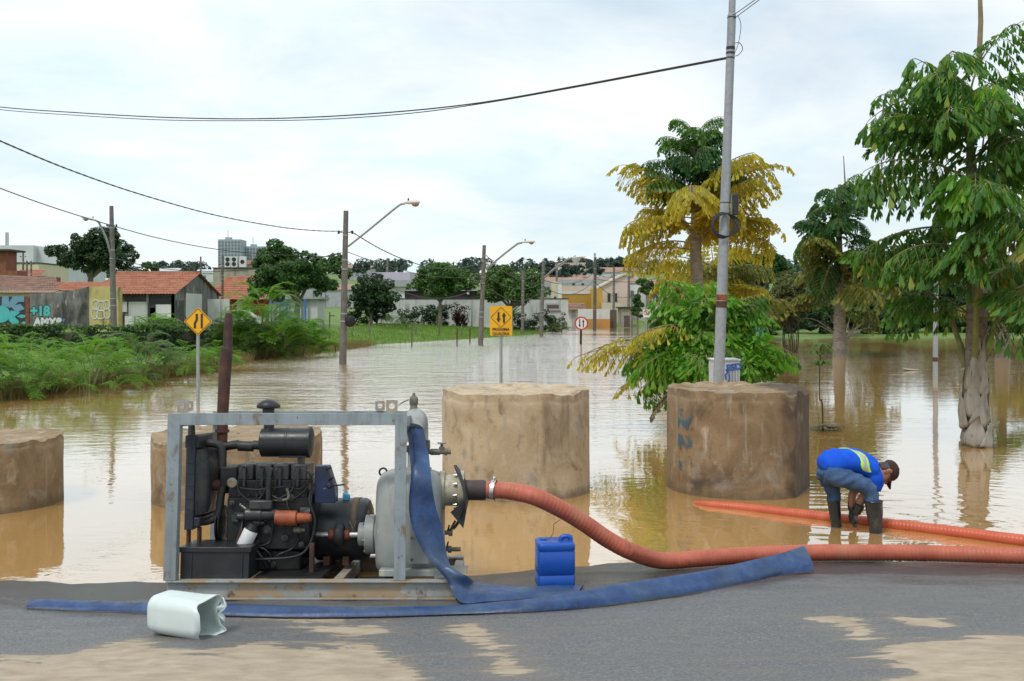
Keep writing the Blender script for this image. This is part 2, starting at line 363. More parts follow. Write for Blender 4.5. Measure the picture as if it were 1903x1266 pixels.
nb = t.bump(t.noise(70, 4, .75), .7, .009); nb = t.bump(t.noise(9, 5, .6), .25, .012, nb); nb = t.bump(mud, .5, .006, nb)
t.set(base=base, rough=rgh, normal=nb, spec=.5); M_asphalt = t.m
def rpoly(pts): return [(Rd(x, y).x, Rd(x, y).y) for x, y in pts]
mud_shapes = [
 [(-300, 1300), (-60, 1236), (120, 1216), (250, 1188), (330, 1205), (380, 1215), (470, 1196), (600, 1200), (690, 1200), (752, 1232), (770, 1266), (740, 1330), (-300, 1400)],
 [(848, 1164), (878, 1160), (905, 1185), (945, 1202), (930, 1214), (965, 1225), (982, 1248), (935, 1256), (905, 1245), (915, 1225), (885, 1205), (858, 1190)],
 [(1498, 1150), (1560, 1146), (1610, 1160), (1640, 1176), (1590, 1186), (1560, 1166)], [(1655, 1142), (1740, 1150), (1775, 1166), (1700, 1164)],
 [(1612, 1225), (1660, 1200), (1720, 1190), (1830, 1180), (2000, 1182), (2100, 1240), (2000, 1300), (1690, 1300), (1660, 1245)],
 [(560, 1168), (700, 1160), (740, 1176), (660, 1186)], [(0, 1225), (60, 1215), (110, 1228), (40, 1240)], [(455, 1150), (560, 1142), (700, 1148), (560, 1160)]]
xs = np.concatenate([np.linspace(-60, -6.2, 24), np.arange(-6, 6.61, .06), np.linspace(6.8, 60, 24)])
ys = np.concatenate([np.linspace(-40, 4.8, 18), np.arange(4.9, 9.6, .05), np.linspace(9.7, 17, 12)])
gx, gy = np.meshgrid(xs, ys); gz = np.array([[road_z(x, y) for x in xs] for y in ys])
vv = np.stack([gx.ravel(), gy.ravel(), gz.ravel()], 1); nx, ny = len(xs), len(ys)
ii = np.arange(nx*ny).reshape(ny, nx); ff = np.stack([ii[:-1, :-1].ravel(), ii[:-1, 1:].ravel(), ii[1:, 1:].ravel(), ii[1:, :-1].ravel()], 1)
me = bpy.data.meshes.new('road'); me.from_pydata(vv.tolist(), [], ff.tolist()); me.shade_smooth()
fld = np.full(nx*ny, -1.0)
for s in mud_shapes: fld = np.maximum(fld, np.clip(.5-sd_poly(vv[:, 0], vv[:, 1], rpoly(s))/.42, -1, 1))
a = me.attributes.new('mud', 'FLOAT', 'POINT'); a.data.foreach_set('value', np.clip(fld, -.6, 1).astype(np.float32))
wetv = np.clip(1-(vv[:, 2]-.005)/.15, 0, 1)
a = me.attributes.new('wet', 'FLOAT', 'POINT'); a.data.foreach_set('value', wetv.astype(np.float32))
road = from_mesh('road', me, M_asphalt); tag(road, kind='structure')

# ---- flood water
t = NT('flood_water')
wc = t.ramp(t.noise(.16, 4, .55, .3), [(.35, (.50, .275, .080)), (.65, (.57, .325, .11))])
rip1 = t.noise(1.05, 3, .5, .6, (.55, 1.5, 1)); rip2 = t.noise(4.2, 3, .55, .5, (.7, 1.5, 1)); sxyz = t.n('ShaderNodeSeparateXYZ'); t.l(t.c.outputs['Object'], sxyz.inputs[0])
wob = t.math('MULTIPLY', t.math('SUBTRACT', t.noise(.12, 3, .5, .4, (.6, 1, 1), (4.4, 1.2, 0)), .5), 22)
openw = t.ramp(t.math('DIVIDE', t.math('ADD', t.math('ABSOLUTE', t.math('ADD', sxyz.outputs[0], 1.5), 0), wob), 30), [(.10, 1), (.36, .05)])   # wind reaches the open middle, trees shelter the sides
dist_ = t.ramp(t.math('DIVIDE', t.math('ADD', sxyz.outputs[1], t.math('MULTIPLY', wob, .3)), 60), [(.20, .008), (.42, .10), (.80, 1)])
calm = t.math('MULTIPLY', t.math('MULTIPLY', openw, dist_), 15)
calm = t.math('ADD', calm, .12)
sp = t.n('ShaderNodeVectorMath', operation='DISTANCE'); t.l(t.c.outputs['Object'], sp.inputs[0]); WC = Wt(1600, 978); sp.inputs[1].default_value = WC
fall = t.ramp(t.math('DIVIDE', sp.outputs['Value'], 4.2), [(.05, 1), (1.0, 0)])
ring = t.math('SINE', t.math('ADD', t.math('MULTIPLY', sp.outputs['Value'], 17), t.math('MULTIPLY', rip1, 16)), 0)
h = t.math('ADD', t.math('MULTIPLY', rip1, 2.0), t.math('MULTIPLY', rip2, 1.0))
h = t.math('ADD', t.math('MULTIPLY', h, calm), t.math('MULTIPLY', t.math('MULTIPLY', ring, fall), .30))
nrm_ = t.bump(h, .6, .012)
t.set(base=wc, rough=.6, spec=.0)
gl = t.n('ShaderNodeBsdfGlossy'); gl.inputs['Roughness'].default_value = .015; gl.inputs['Color'].default_value = (1, 1, 1, 1); t.l(nrm_, gl.inputs['Normal'])
lw = t.n('ShaderNodeLayerWeight'); lw.inputs['Blend'].default_value = .5
fr_ = t.math('ADD', t.math('MULTIPLY', t.math('POWER', lw.outputs['Facing'], 2.4), .82), .14)   # silty surface film: strong sheen at grazing angles
ms = t.n('ShaderNodeMixShader'); t.l(fr_, ms.inputs[0]); t.l(t.b.outputs[0], ms.inputs[1]); t.l(gl.outputs[0], ms.inputs[2]); t.l(ms.outputs[0], t.out.inputs[0]); M_water = t.m
water = MB().add([(-70, 4, 0), (130, 4, 0), (130, 190, 0), (-70, 190, 0)], [(0, 1, 2, 3)]).build('flood_water', M_water, local=True, smooth=0); tag(water, kind='structure')

# ---- terrain: bed of the flood, banks, field, hill of the town; one sheet to the horizon
shore_px = [(-160, 775), (0, 742), (130, 725), (300, 703), (390, 690), (470, 668), (590, 656), (700, 641), (850, 632), (990, 623), (1045, 613), (1130, 609.5), (1200, 609), (1290, 617), (1440, 632), (1600, 627), (1760, 629), (1950, 628), (2300, 628)]
shore = [(Wt(*p).x, Wt(*p).y) for p in shore_px]
flood = [(-40, 5), (-40, 15)]+shore+[(140, 60), (140, 5)]
def sstep(a, b, x): u = np.clip((x-a)/(b-a), 0, 1); return u*u*(3-2*u)
def terrain(x, y):
    d = sd_poly(x, y, flood)
    z = np.where(d < 0, np.maximum(d*.22, -.8), np.minimum(d*.055, .75)+np.clip(d-25, 0, 60)*.012)
    z = z+26*sstep(230, 720, y)*(1-.25*sstep(-50, -400, x))+(.05*np.sin(x*.7+y*.3)*np.sin(y*.45-x*.2))*np.clip(d/4, 0, 1)
    return np.where((y < 17) & (d < 3), np.minimum(z, -.78), z)
def ground_z(x, y): return float(terrain(np.array([x], float), np.array([y], float))[0])
xs = np.concatenate([np.linspace(-2600, -130, 22), np.linspace(-110, -42, 14), np.arange(-40, 50, 1.1), np.linspace(52, 110, 14), np.linspace(130, 2600, 22)])
ys = np.concatenate([np.linspace(-600, 2, 12), np.arange(4, 24, 2), np.arange(24, 150, 1.1), np.linspace(152, 260, 20), np.linspace(280, 760, 24), np.linspace(900, 4200, 14)])
gx, gy = np.meshgrid(xs, ys); gz = terrain(gx, gy)
nx, ny = len(xs), len(ys); ii = np.arange(nx*ny).reshape(ny, nx)
vv = np.stack([gx.ravel(), gy.ravel(), gz.ravel()], 1); ff = np.stack([ii[:-1, :-1].ravel(), ii[:-1, 1:].ravel(), ii[1:, 1:].ravel(), ii[1:, :-1].ravel()], 1)
me = bpy.data.meshes.new('ground'); me.from_pydata(vv.tolist(), [], ff.tolist()); me.shade_smooth()
gm = pm('grass_ground', [(.3, (.09, .17, .028)), (.7, (.17, .24, .055))], .35, rough=.95, bump=.6, bscale=3, bdist=.08, layers=[((.22, .18, .10), .22, .56, .70, None, .7), ((.06, .13, .025), 1.4, .5, .68, None, .6)])
tag(from_mesh('ground', me, gm), kind='structure')

# ---- grass tufts on the field (uncountable)
def blades(name, mat, pts, h, w, n_per, rng, spread=.12):
    pts = np.asarray(pts); k = len(pts)*n_per; base = np.repeat(pts, n_per, 0)+np.c_[rng.normal(0, spread, (k, 2)), np.zeros(k)]
    az = rng.uniform(0, 2*PI, k); hh = h*rng.uniform(.5, 1.3, k); ln = rng.uniform(.1, .6, k)*hh
    side = np.c_[np.cos(az), np.sin(az), np.zeros(k)]*(w/2); lean = np.c_[-np.sin(az)*ln, np.cos(az)*ln, hh]
    mid = base+lean*.55+np.c_[np.zeros((k, 2)), .08*hh]
    v = np.stack([base-side, base+side, mid+side*.7, mid-side*.7, base+lean], 1).reshape(-1, 3); q = np.arange(k)[:, None]*5
    f = np.concatenate([q+np.array([[0, 1, 2, 3]])], 0).tolist()+(q+np.array([[3, 2, 4]])).tolist()
    me = bpy.data.meshes.new(name); me.from_pydata(v.tolist(), [], f); return from_mesh(name, me, mat)
rng = np.random.default_rng(5)
leafm('grass_blade', [(0, (.11, .22, .03)), (.5, (.16, .29, .042)), (.85, (.22, .30, .06)), (1, (.28, .24, .10))], .7)
leafm('dry_grass', [(0, (.17, .13, .06)), (.5, (.26, .20, .10)), (1, (.13, .14, .05))], .8)
gx_ = rng.uniform(-14, 8, 9000); gy_ = rng.uniform(52, 104, 9000); gd_ = sd_poly(gx_, gy_, flood); ok = (gd_ > .1) & (gd_ < 26)
gp = np.c_[gx_[ok], gy_[ok], terrain(gx_[ok], gy_[ok])-.02][:5600]
tag(blades('field_grass', MATS['grass_blade'], gp, .20, .035, 5, rng, .35), 'short green grass covering the field behind the flood', 'grass', kind='stuff')

# ---- concrete rings standing in the water
def conc(name, a, b, stains):
    m = pm(name, [(.3, a), (.5, tuple((p+q)/2 for p, q in zip(a, b))), (.72, b)], 2.2, 8, rough=.85, bump=.4, bscale=26, bdist=.012, dist=.8, rvar=.08,
      layers=[((.56, .49, .38), 5, .56, .70, (1, 1, .6), .7), ((.15, .09, .045), 6, .55, .70, (1, 1, .7), .65), ((.07, .045, .03), 30, .665, .70, None, .85), ((.10, .065, .04), 1.1, .58, .70, (2.2, 2.2, .6), .6), ((.24, .125, .06), 3.2, .57, .70, (1, 1, .7), .7), ((.36, .35, .32), 2.6, .58, .72, (1, 1, .8), .7), ((.36, .32, .26), 3.4, .60, .66, (3, 3, .35), .55)]+stains)
    nt_ = m.node_tree; bs = next(n for n in nt_.nodes if n.type == 'BSDF_PRINCIPLED'); src = bs.inputs['Base Color'].links[0].from_socket      # wet foot and water mark
    tcn = nt_.nodes.new('ShaderNodeTexCoord'); sx = nt_.nodes.new('ShaderNodeSeparateXYZ'); nz = nt_.nodes.new('ShaderNodeTexNoise'); nz.inputs['Scale'].default_value = 5; ad = nt_.nodes.new('ShaderNodeMath'); ad.operation = 'MULTIPLY_ADD'; ad.inputs[1].default_value = -.22
    rp = nt_.nodes.new('ShaderNodeValToRGB'); rp.color_ramp.elements[0].position = .52; rp.color_ramp.elements[0].color = (.62,)*3+(1,); rp.color_ramp.elements[1].position = .62; rp.color_ramp.elements[1].color = (0, 0, 0, 1)
    nt_.links.new(tcn.outputs['Object'], sx.inputs[0]); nt_.links.new(tcn.outputs['Object'], nz.inputs['Vector']); nt_.links.new(nz.outputs['Fac'], ad.inputs[0]); nt_.links.new(sx.outputs[2], ad.inputs[2]); nt_.links.new(ad.outputs[0], rp.inputs[0])
    mxn = nt_.nodes.new('ShaderNodeMix'); mxn.data_type = 'RGBA'; nt_.links.new(rp.outputs[0], mxn.inputs[0]); nt_.links.new(src, mxn.inputs[6]); mxn.inputs[7].default_value = (.13, .09, .05, 1); nt_.links.new(mxn.outputs[2], bs.inputs['Base Color'])
    return m
conc('ring_concrete_tan', (.39, .29, .175), (.59, .47, .32), [((.20, .15, .095), 1.4, .58, .72, None, .5)])
conc('ring_concrete_brown', (.18, .115, .058), (.36, .25, .14), [((.075, .055, .04), 1.7, .54, .68, None, .85), ((.17, .20, .21), 2.4, .63, .72, (2, 2, .5), .6)])
conc('ring_concrete_ochre', (.20, .135, .07), (.38, .275, .16), [((.10, .07, .045), 1.6, .56, .7, None, .75)])
def ring(px, py_front, wpx, z_top, mat, label, seed, notches=(), chord=None, rough_rim=.02, name='concrete_ring'):
    Yf = CAM_H*F/(py_front-HORIZON); R = wpx/2/F*Yf; R = R*(Yf+R)/Yf; Yc = Yf+R; X = (px-W_PX/2)/F*Yc; n = 120; vs = []; fs = []
    lev = [('o', -.6), ('o', .0), ('o', .15), ('o', .35), ('o', .55), ('o', .8), ('o', .90), ('p', .93), ('p', .96), ('p', .985), ('p', 1.0), ('m', 1.0), ('i', .99), ('c', .975), ('d', .97), ('e', .975)]
    for kind, hf in lev:
        for j in range(n):
            th = 2*PI*j/n                       # 0 = towards the camera, + = to the right
            r = R
            if chord:
                m_, hw = chord; dd = (th-m_+PI) % (2*PI)-PI
                if abs(dd) < hw: r = min(R, R*math.cos(hw)/math.cos(dd))
            s, c = math.sin(th), -math.cos(th)
            nz = fractal((s*2.1+seed, c*2.1, hf*1.2), .9, 2.1, 4)
            zt = z_top+rough_rim*(fractal((s*5+seed*3, c*5, 2.2), .8, 2.2, 5))
            for (na, nw, nd) in notches:
                dd = (th-rad(na)+PI) % (2*PI)-PI; zt -= nd*math.exp(-(dd/rad(nw))**2)*(1+.35*pnoise((dd*9, seed, 1)))
            r += .010*nz
            if kind == 'p': r -= .010+.010*pnoise((s*4+seed, c*4, 5))+.010*pnoise((s*17, c*17, seed+hf*9))+.006*pnoise((s*41, c*41, seed+hf*20))
            if kind == 'm': r -= .06
            if kind == 'i': r -= .13
            if kind in 'cde': r *= {'c': .72, 'd': .4, 'e': .02}[kind]; hf_ = hf+.012*pnoise((s*r*4+seed, c*r*4, 1.5))
            z = zt*hf if hf > 0 else hf
            if kind in 'cde': z = z_top*hf_
            vs.append((X+s*r, Yc+c*r, z))
    for i in range(len(lev)-1):
        for j in range(n): q = (j+1) % n; fs.append((i*n+j, i*n+q, (i+1)*n+q, (i+1)*n+j))
    mb = MB().add(vs, fs); o = mb.build(name, mat, smooth=50); tag(o, label, 'concrete ring', 'concrete rings standing in the flood')
    sub = o.modifiers.new('sub', 'SUBSURF'); sub.levels = sub.render_levels = 1; sub.subdivision_type = 'SIMPLE'
    return o, Vector((X, Yc, 0)), R
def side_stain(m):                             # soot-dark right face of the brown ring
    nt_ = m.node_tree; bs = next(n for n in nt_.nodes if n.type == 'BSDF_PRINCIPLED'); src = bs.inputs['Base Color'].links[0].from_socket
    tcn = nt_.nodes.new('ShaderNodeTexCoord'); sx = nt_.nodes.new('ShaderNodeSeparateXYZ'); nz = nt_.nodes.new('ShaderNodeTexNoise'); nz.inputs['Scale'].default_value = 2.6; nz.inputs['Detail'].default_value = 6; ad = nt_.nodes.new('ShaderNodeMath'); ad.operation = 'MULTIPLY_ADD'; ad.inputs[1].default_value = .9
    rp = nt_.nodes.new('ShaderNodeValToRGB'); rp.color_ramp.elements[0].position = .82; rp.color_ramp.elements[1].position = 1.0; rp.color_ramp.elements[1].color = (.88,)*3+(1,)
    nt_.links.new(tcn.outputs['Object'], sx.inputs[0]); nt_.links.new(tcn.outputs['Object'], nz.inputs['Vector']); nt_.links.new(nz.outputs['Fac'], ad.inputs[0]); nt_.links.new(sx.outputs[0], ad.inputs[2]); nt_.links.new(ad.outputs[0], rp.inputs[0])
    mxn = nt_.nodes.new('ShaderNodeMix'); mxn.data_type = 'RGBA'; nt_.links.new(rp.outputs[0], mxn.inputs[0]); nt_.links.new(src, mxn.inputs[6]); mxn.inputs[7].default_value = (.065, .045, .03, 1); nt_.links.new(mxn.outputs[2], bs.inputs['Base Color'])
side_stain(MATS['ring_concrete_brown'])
ring_a, ra_c, ra_R = ring(958.5, 934, 274, 1.235, MATS['ring_concrete_tan'], 'pale tan concrete ring behind the orange hose, tallest and cleanest of the rings', 1.3, [(42, 12, .03), (-38, 9, .02)])
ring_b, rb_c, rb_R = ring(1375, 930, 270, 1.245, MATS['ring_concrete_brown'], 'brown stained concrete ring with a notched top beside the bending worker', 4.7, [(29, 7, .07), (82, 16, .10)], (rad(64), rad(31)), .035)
ring_c, rc_c, rc_R = ring(443, 952, 310, .755, MATS['ring_concrete_ochre'], 'low ochre concrete ring half hidden behind the engine of the pump', 7.9, [(-50, 14, .05)], None, .05)
ring_d, rd_c, rd_R = ring(-28, 962, 270, .755, MATS['ring_concrete_ochre'], 'low ochre concrete ring cut off by the left edge of the photo', 11.2, [(10, 20, .03)], None, .04)
# worn blue paint down the left of the brown ring
def on_ring(c, R, th, z, off=.004): return Vector((c.x+math.sin(th)*(R+off), c.y-math.cos(th)*(R+off), z))
t = NT('worn_blue_paint'); mk = t.ramp(t.noise(7, 6, .65), [(.50, 0), (.60, .8)]); trn = t.n('ShaderNodeBsdfTransparent'); ms = t.n('ShaderNodeMixShader')
t.set(base=(.07, .15, .20), rough=.8); t.l(mk, ms.inputs[0]); t.l(trn.outputs[0], ms.inputs[1]); t.l(t.b.outputs[0], ms.inputs[2]); t.l(ms.outputs[0], t.out.inputs[0])
mb = MB(); vs = []; fs = []; k = 0
for i in range(13):
    z = 1.02-i*.062
    for th in np.linspace(rad(-66), rad(-50), 5): vs.append(on_ring(rb_c, rb_R, th, z, .012+.004*math.sin(i)))
for i in range(12):
    if i in (4, 8): continue
    for j in range(4): fs.append((i*5+j, i*5+j+1, (i+1)*5+j+1, (i+1)*5+j))
mb.add(vs, fs).build('faded_paint', t.m, ring_b, smooth=60)
# ================================================================ diesel pump on its skid
r0 = Rd(306, 1119); r1 = Rd(848, 1114)
PX, PY, PZ = r0.x, (r0.y+r1.y)/2, (r0.z+r1.z)/2+.004
TH = math.atan(SLOPE)
pump = thing('diesel_pump', 'diesel engine water pump in a grey steel frame on the wet road', 'pump', (PX, PY, PZ), (-TH, 0, 0))
S_, C_ = math.sin(TH), math.cos(TH)
def M(px, py, d):                             # point of the pump that shows at a photograph pixel, d metres behind its front
    k = (py-HORIZON)/F
    z = (CAM_H-k*PY-k*d*C_-PZ+d*S_)/(C_+k*S_)
    Yw = PY+d*C_+z*S_
    return Vector(((px-W_PX/2)/F*Yw-PX, d, z))
def mbox(mb, x0, y0, x1, y1, d0, d1, mi=0):
    a = M(x0, y1, d0); b = M(x1, y0, d0); return mb.box((a.x, d0, a.z), (b.x, d1, b.z), mi)
def mr(px, py, d, rpx):                       # radius in metres of rpx pixels there
    return (M(px+rpx, py, d)-M(px, py, d)).length
def part(mb, name, mat, parent=None, bevel=0, smooth=35): return mb.build(name, MATS[mat] if isinstance(mat, str) else mat, parent or pump, smooth, bevel, local=True)
def ipart(name, mat, x0, y0, x1, y1, d0, d1, parent=None, bevel=.004): return part(mbox(MB(), x0, y0, x1, y1, d0, d1), name, mat, parent, bevel)
def xcyl(mb, x0, x1, yc, rp, d, prof=None, n=24, mi=0):   # cylinder lying along the pump
    a = M(x0, yc, d); b = M(x1, yc, d); r = mr((x0+x1)/2, yc, d, rp); L = b.x-a.x
    prof = prof or [(1, 0), (1, 1)]
    return mb.lathe([(r*p, L*q) for p, q in prof], (a.x, d, a.z), (1, 0, 0), n, mi)
DEP = 1.22
# skid: two I beams and cross members
def ibeam(mb, d0, y_top, x0, x1, dep=.10):
    a = M(x0, 1119, 0); b = M(x1, 1119, 0); zt = M(x0, y_top, 0).z
    mb.box((a.x, d0, 0), (b.x, d0+dep, .014)); mb.box((a.x, d0, zt-.014), (b.x, d0+dep, zt)); mb.box((a.x, d0+.04, .0145), (b.x, d0+.052, zt-.0145)); return zt
mb = MB(); ZT = ibeam(mb, 0, 1080, 306, 848); part(mb, 'skid_beam', 'skid_paint', bevel=.003)
mb = MB(); ibeam(mb, DEP-.10, 1080, 306, 848); part(mb, 'skid_beam', 'skid_paint', bevel=.003)
xl, xr = M(306, 1119, 0).x, M(848, 1119, 0).x
for f in (.015, .33, .56, .73, .97):
    x = xl+(xr-xl)*f; mb = MB().box((x, .105, .02), (x+.07, DEP-.105, ZT-.02)); part(mb, 'cross_member', 'skid_paint', bevel=.003)
part(MB().box((xr-.17, .10, ZT+.001), (xr+.06, .62, ZT+.012)), 'deck_plate', 'skid_paint', bevel=.002)
part(MB().box((xl+.62, .11, ZT+.001), (xl+1.12, DEP-.11, ZT+.010)), 'drip_tray', 'grime_black', bevel=.002)
# frame: angle-iron posts and top rails
zt = M(318, 768, 0).z; zb = ZT+.001
def post(x0, x1, d, inward):
    w = x1-x0; mb = MB(); mb.box((x0, d, zb), (x1, d+.012, zt-.001))
    sx = x1-.012 if inward > 0 else x0
    mb.box((sx if inward > 0 else x0, d+.0125, zb), (sx+.012 if inward > 0 else x0+.012, d+.075, zt-.001)); part(mb, 'frame_post', 'frame_paint', bevel=.002)
pl0, pl1 = M(308, 900, 0).x, M(331, 900, 0).x; pr0, pr1 = M(733, 900, 0).x, M(755, 900, 0).x
post(pl0, pl1, 0, 1); post(pr0, pr1, 0, -1); post(pl0+.005, pl1+.005, DEP-.09, 1); post(pr0-.005, pr1-.005, DEP-.09, -1)
h = .088
for d in (.0005, DEP-.09):
    part(MB().box((pl1+.001, d, zt-h), (pr0-.001, d+.012, zt)).box((pl1+.001, d+.0125, zt-.012), (pr0-.001, d+.075, zt)), 'top_rail', 'frame_paint', bevel=.002)
for x0, x1 in ((pl0, pl1), (pr0, pr1)):
    part(MB().box((x0, .09, zt-.10), (x1, DEP-.095, zt-.022)), 'side_rail', 'frame_paint', bevel=.003)
# lifting eyes: flat lug with a hole
def lug(x, d, w=.085, hgt=.095):
    n = 16; cx, cz, r = x, zt+hgt*.55, w*.27; out = []
    sq = [(-w/2, 0), (w/2, 0), (w/2, hgt*.8), (w*.3, hgt), (-w*.3, hgt), (-w/2, hgt*.8)]
    vs = []; fs = []
    pts = []
    for j in range(n):
        t = 2*PI*j/n; ux, uz = math.cos(t), math.sin(t); k = 1e9
        for (sx, lim) in ((ux, w/2), (-ux, w/2)):
            if sx > 1e-6: k = min(k, lim/sx)
        if uz > 1e-6: k = min(k, hgt*.45/uz)
        if uz < -1e-6: k = min(k, hgt*.55/-uz)
        pts.append(((cx+r*ux, cz+r*uz), (cx+ux*k, cz+uz*k)))
    for y in (d, d+.012):
        for a, b in pts: vs += [(a[0], y, a[1]), (b[0], y, b[1])]
    for j in range(n):
        q = (j+1) % n; i0, o0, i1, o1 = 2*j, 2*j+1, 2*q, 2*q+1; m = 2*n
        fs += [(i0, o0, o1, i1), (m+i0, m+i1, m+o1, m+o0), (i0, i1, m+i1, m+i0), (o0, m+o0, m+o1, o1)]
    part(MB().add(vs, fs), 'lifting_eye', 'skid_paint', smooth=30)
lug(M(340, 760, .05).x, .05); lug(M(728, 760, .05).x, .05); lug(M(352, 760, DEP-.1).x-.01, DEP-.1, .08, .085); lug(M(706, 760, DEP-.1).x, DEP-.1, .08, .085)

DE = .60                                       # the engine's centre plane
# exhaust stack
ex = part(MB().tube([M(411, 905, DE+.1), M(413, 830, DE+.1), M(414, 768, DE+.1), M(418, 690, DE+.1), M(421, 652, DE+.1), M(421.3, 648, DE+.1), M(423, 645, DE+.1), M(424, 612, DE+.1), M(425, 590, DE+.1), M(425.4, 583, DE+.1), M(425.5, 581, DE+.1)],
   [mr(415, 800, DE+.1, q) for q in (8.5, 9, 10.5, 11.5, 11.5, 11.3, 8.6, 8.2, 7.6, 6, 3)], 18), 'exhaust_stack', 'rust_brown')
part(MB().lathe([(mr(413, 800, DE, 13), -.012), (mr(413, 800, DE, 13), .012)], M(413, 801, DE+.1), (0, 0, 1), 18), 'clamp', 'rust_brown', ex)
# air intake: mushroom cap, stem, filter canister, hose
c = M(499, 765, DE); u = mr(499, 760, DE, 1)
part(MB().lathe([(11*u, -.02), (11*u, .02), (21*u, .028), (22*u, .04), (21*u, .058), (14*u, .085), (6*u, .097), (.0005, .10)], c, (0, 0, 1), 24), 'intake_cap', 'satin_black')
part(MB().tube([M(500, 806, DE), M(500, 766, DE)], mr(500, 790, DE, 9.5), 18), 'intake_stem', 'satin_black')
af = part(xcyl(MB(), 486, 583, 822, 27, DE, [(.86, 0), (1, .02), (1, .48), (1.03, .49), (1.03, .52), (1, .53), (1, .90), (1.07, .905), (1.07, .95), (.95, .97), (.5, 1)], 28), 'air_filter', 'satin_black')
part(MB().tube([M(409, 832, DE), M(430, 828, DE), M(442, 826, DE), M(444, 829, DE), M(470, 830, DE), M(472, 827, DE), M(492, 829, DE)], [mr(440, 830, DE, q) for q in (8, 8, 8.5, 9.5, 9.5, 8.5, 8.5)], 16), 'intake_hose', 'rubber_black')
part(mbox(mbox(MB(), 518, 847, 570, 851, DE-.06, DE+.06), 552, 851, 562, 900, DE-.05, DE+.05), 'filter_bracket', 'grime_grey', bevel=.002)
# radiator, shroud, fan, pipes
rd_ = ipart('radiator', 'radiator_black', 342, 812, 363, 985, .30, .95, bevel=.004)
part(mbox(MB(), 343, 809, 371, 834, .31, .94), 'header_tank', 'satin_black', rd_, .012)
part(mbox(MB(), 344, 962, 371, 980, .31, .94), 'bottom_tank', 'radiator_black', rd_, .008)
part(MB().tube([M(356, 811, .6), M(356, 789, .6)], [mr(356, 800, .6, 7), mr(356, 800, .6, 6)], 14), 'filler_neck', 'satin_black', rd_)
for y in (858, 878, 900, 925, 945): ipart('core_band', 'grime_grey', 346, y, 360, y+2.5, .296, .2995, rd_, 0)
for x0 in (344, 364): ipart('radiator_leg', 'rust_brown', x0, 981, x0+7, 1076, .34, .40, rd_, .002)
a = M(363, 900, .34); rings = []
for f, (wx, ya, yb) in zip(range(5), ((0, 832, 962), (10, 834, 960), (17, 846, 955), (21, 862, 940), (23, 872, 930))):
    x = M(363+wx, 900, .34).x; z0, z1 = M(363, yb, .34).z, M(363, ya, .34).z; zc = (z0+z1)/2; hz = (z1-z0)/2; hy = .29-.018*f
    rings.append([(x, .625+hy*max(-1, min(1, 1.35*math.cos(t))), zc+hz*max(-1, min(1, 1.35*math.sin(t)))) for t in np.linspace(0, 2*PI, 24, endpoint=False)])
part(MB().loft(rings), 'fan_shroud', 'grime_grey')
fan = part(xcyl(MB(), 386, 396, 898, 8, .62), 'cooling_fan', 'grime_black')
cx = M(391, 898, .62)
for k in range(6):
    t = k*PI/3+.3; d1 = Vector((0, math.cos(t), math.sin(t))); d2 = Vector((.5, -math.sin(t), math.cos(t)))
    part(MB().obox(cx+d1*.13, d1*.10, d2*.035, d1.cross(d2)*.003), 'fan_blade', 'grime_black', fan)
part(MB().tube(cat_rom([M(368, 825, DE-.1), M(392, 824, DE-.1), M(408, 828, DE-.1), M(413, 842, DE-.1), M(413, 872, DE-.1)], 6), mr(400, 830, DE, 7.5), 14), 'upper_hose', 'rubber_black')
part(MB().tube(cat_rom([M(366, 971, DE-.15), M(385, 969, DE-.15), M(401, 962, DE-.15), M(408, 945, DE-.15), M(411, 920, DE-.15), M(416, 903, DE-.15)], 6), mr(400, 950, DE, 7), 14), 'lower_hose', 'rubber_black')
# engine block and fittings
EB0 = DE-.22
eng = ipart('engine_block', 'grime_black', 420, 925, 577, 1022, EB0, DE+.22, bevel=.012)
part(mbox(MB(), 424, 893, 572, 926, EB0+.03, DE+.19), 'cylinder_head', 'grime_black', eng, .006)
for i in range(4):
    x = 441+i*33; part(mbox(MB(), x, 863, x+30, 893, EB0+.07, DE+.14), 'rocker_cover', 'grime_grey', eng, .010)
    part(MB().tube([M(x+12, 905, EB0), M(x+13, 880, EB0+.03), M(x+14, 868, EB0+.06)], mr(x, 890, EB0, 3), 8), 'injector', 'grime_grey', eng)
    part(MB().tube(cat_rom([M(x+14, 868, EB0+.05), M(x+6, 873, EB0-.02), M(x+2, 912, EB0-.03), M(470+i*9, 935, EB0-.03)], 5), mr(x, 890, EB0, 1.3), 6), 'fuel_line', 'grime_grey', eng)
part(mbox(MB(), 408, 868, 440, 905, EB0+.04, DE+.14), 'thermostat_housing', 'grime_black', eng, .01)
part(xcyl(xcyl(xcyl(MB(), 394, 414, 902, 10, EB0+.12), 414, 424, 902, 15, EB0+.12), 424, 430, 902, 9, EB0+.12), 'water_pump', 'rust_brown', eng)
part(MB().lathe([(mr(431, 897, EB0, 9), 0), (mr(431, 897, EB0, 9), .012), (.0005, .016)], M(431, 897, EB0-.015), (.35, -1, .1), 20), 'oil_cap', 'skid_paint', eng)
part(xcyl(MB(), 407, 417, 975, 36, DE-.05, [(.9, 0), (1, .1), (1, .35), (.8, .5), (1, .65), (1, .9), (.9, 1)]), 'crank_pulley', 'grime_black', eng)
part(mbox(MB(), 462, 930, 505, 948, EB0-.10, EB0-.001), 'injection_pump', 'grime_grey', eng, .012)
part(xcyl(MB(), 454, 520, 956, 12, EB0-.05, [(.7, 0), (1, .06), (1, .5), (.85, .52), (.85, .9), (.6, 1)]), 'injection_pump_body', 'grime_grey', eng)
part(xcyl(xcyl(MB(), 512, 552, 963, 14, EB0-.09, [(.9, 0), (1, .03), (1, .97), (.9, 1)]), 553, 578, 963, 10, EB0-.09, [(1, 0), (.9, .5), (1, .55), (.7, 1)]), 'starter_motor', 'rust_orange', eng)
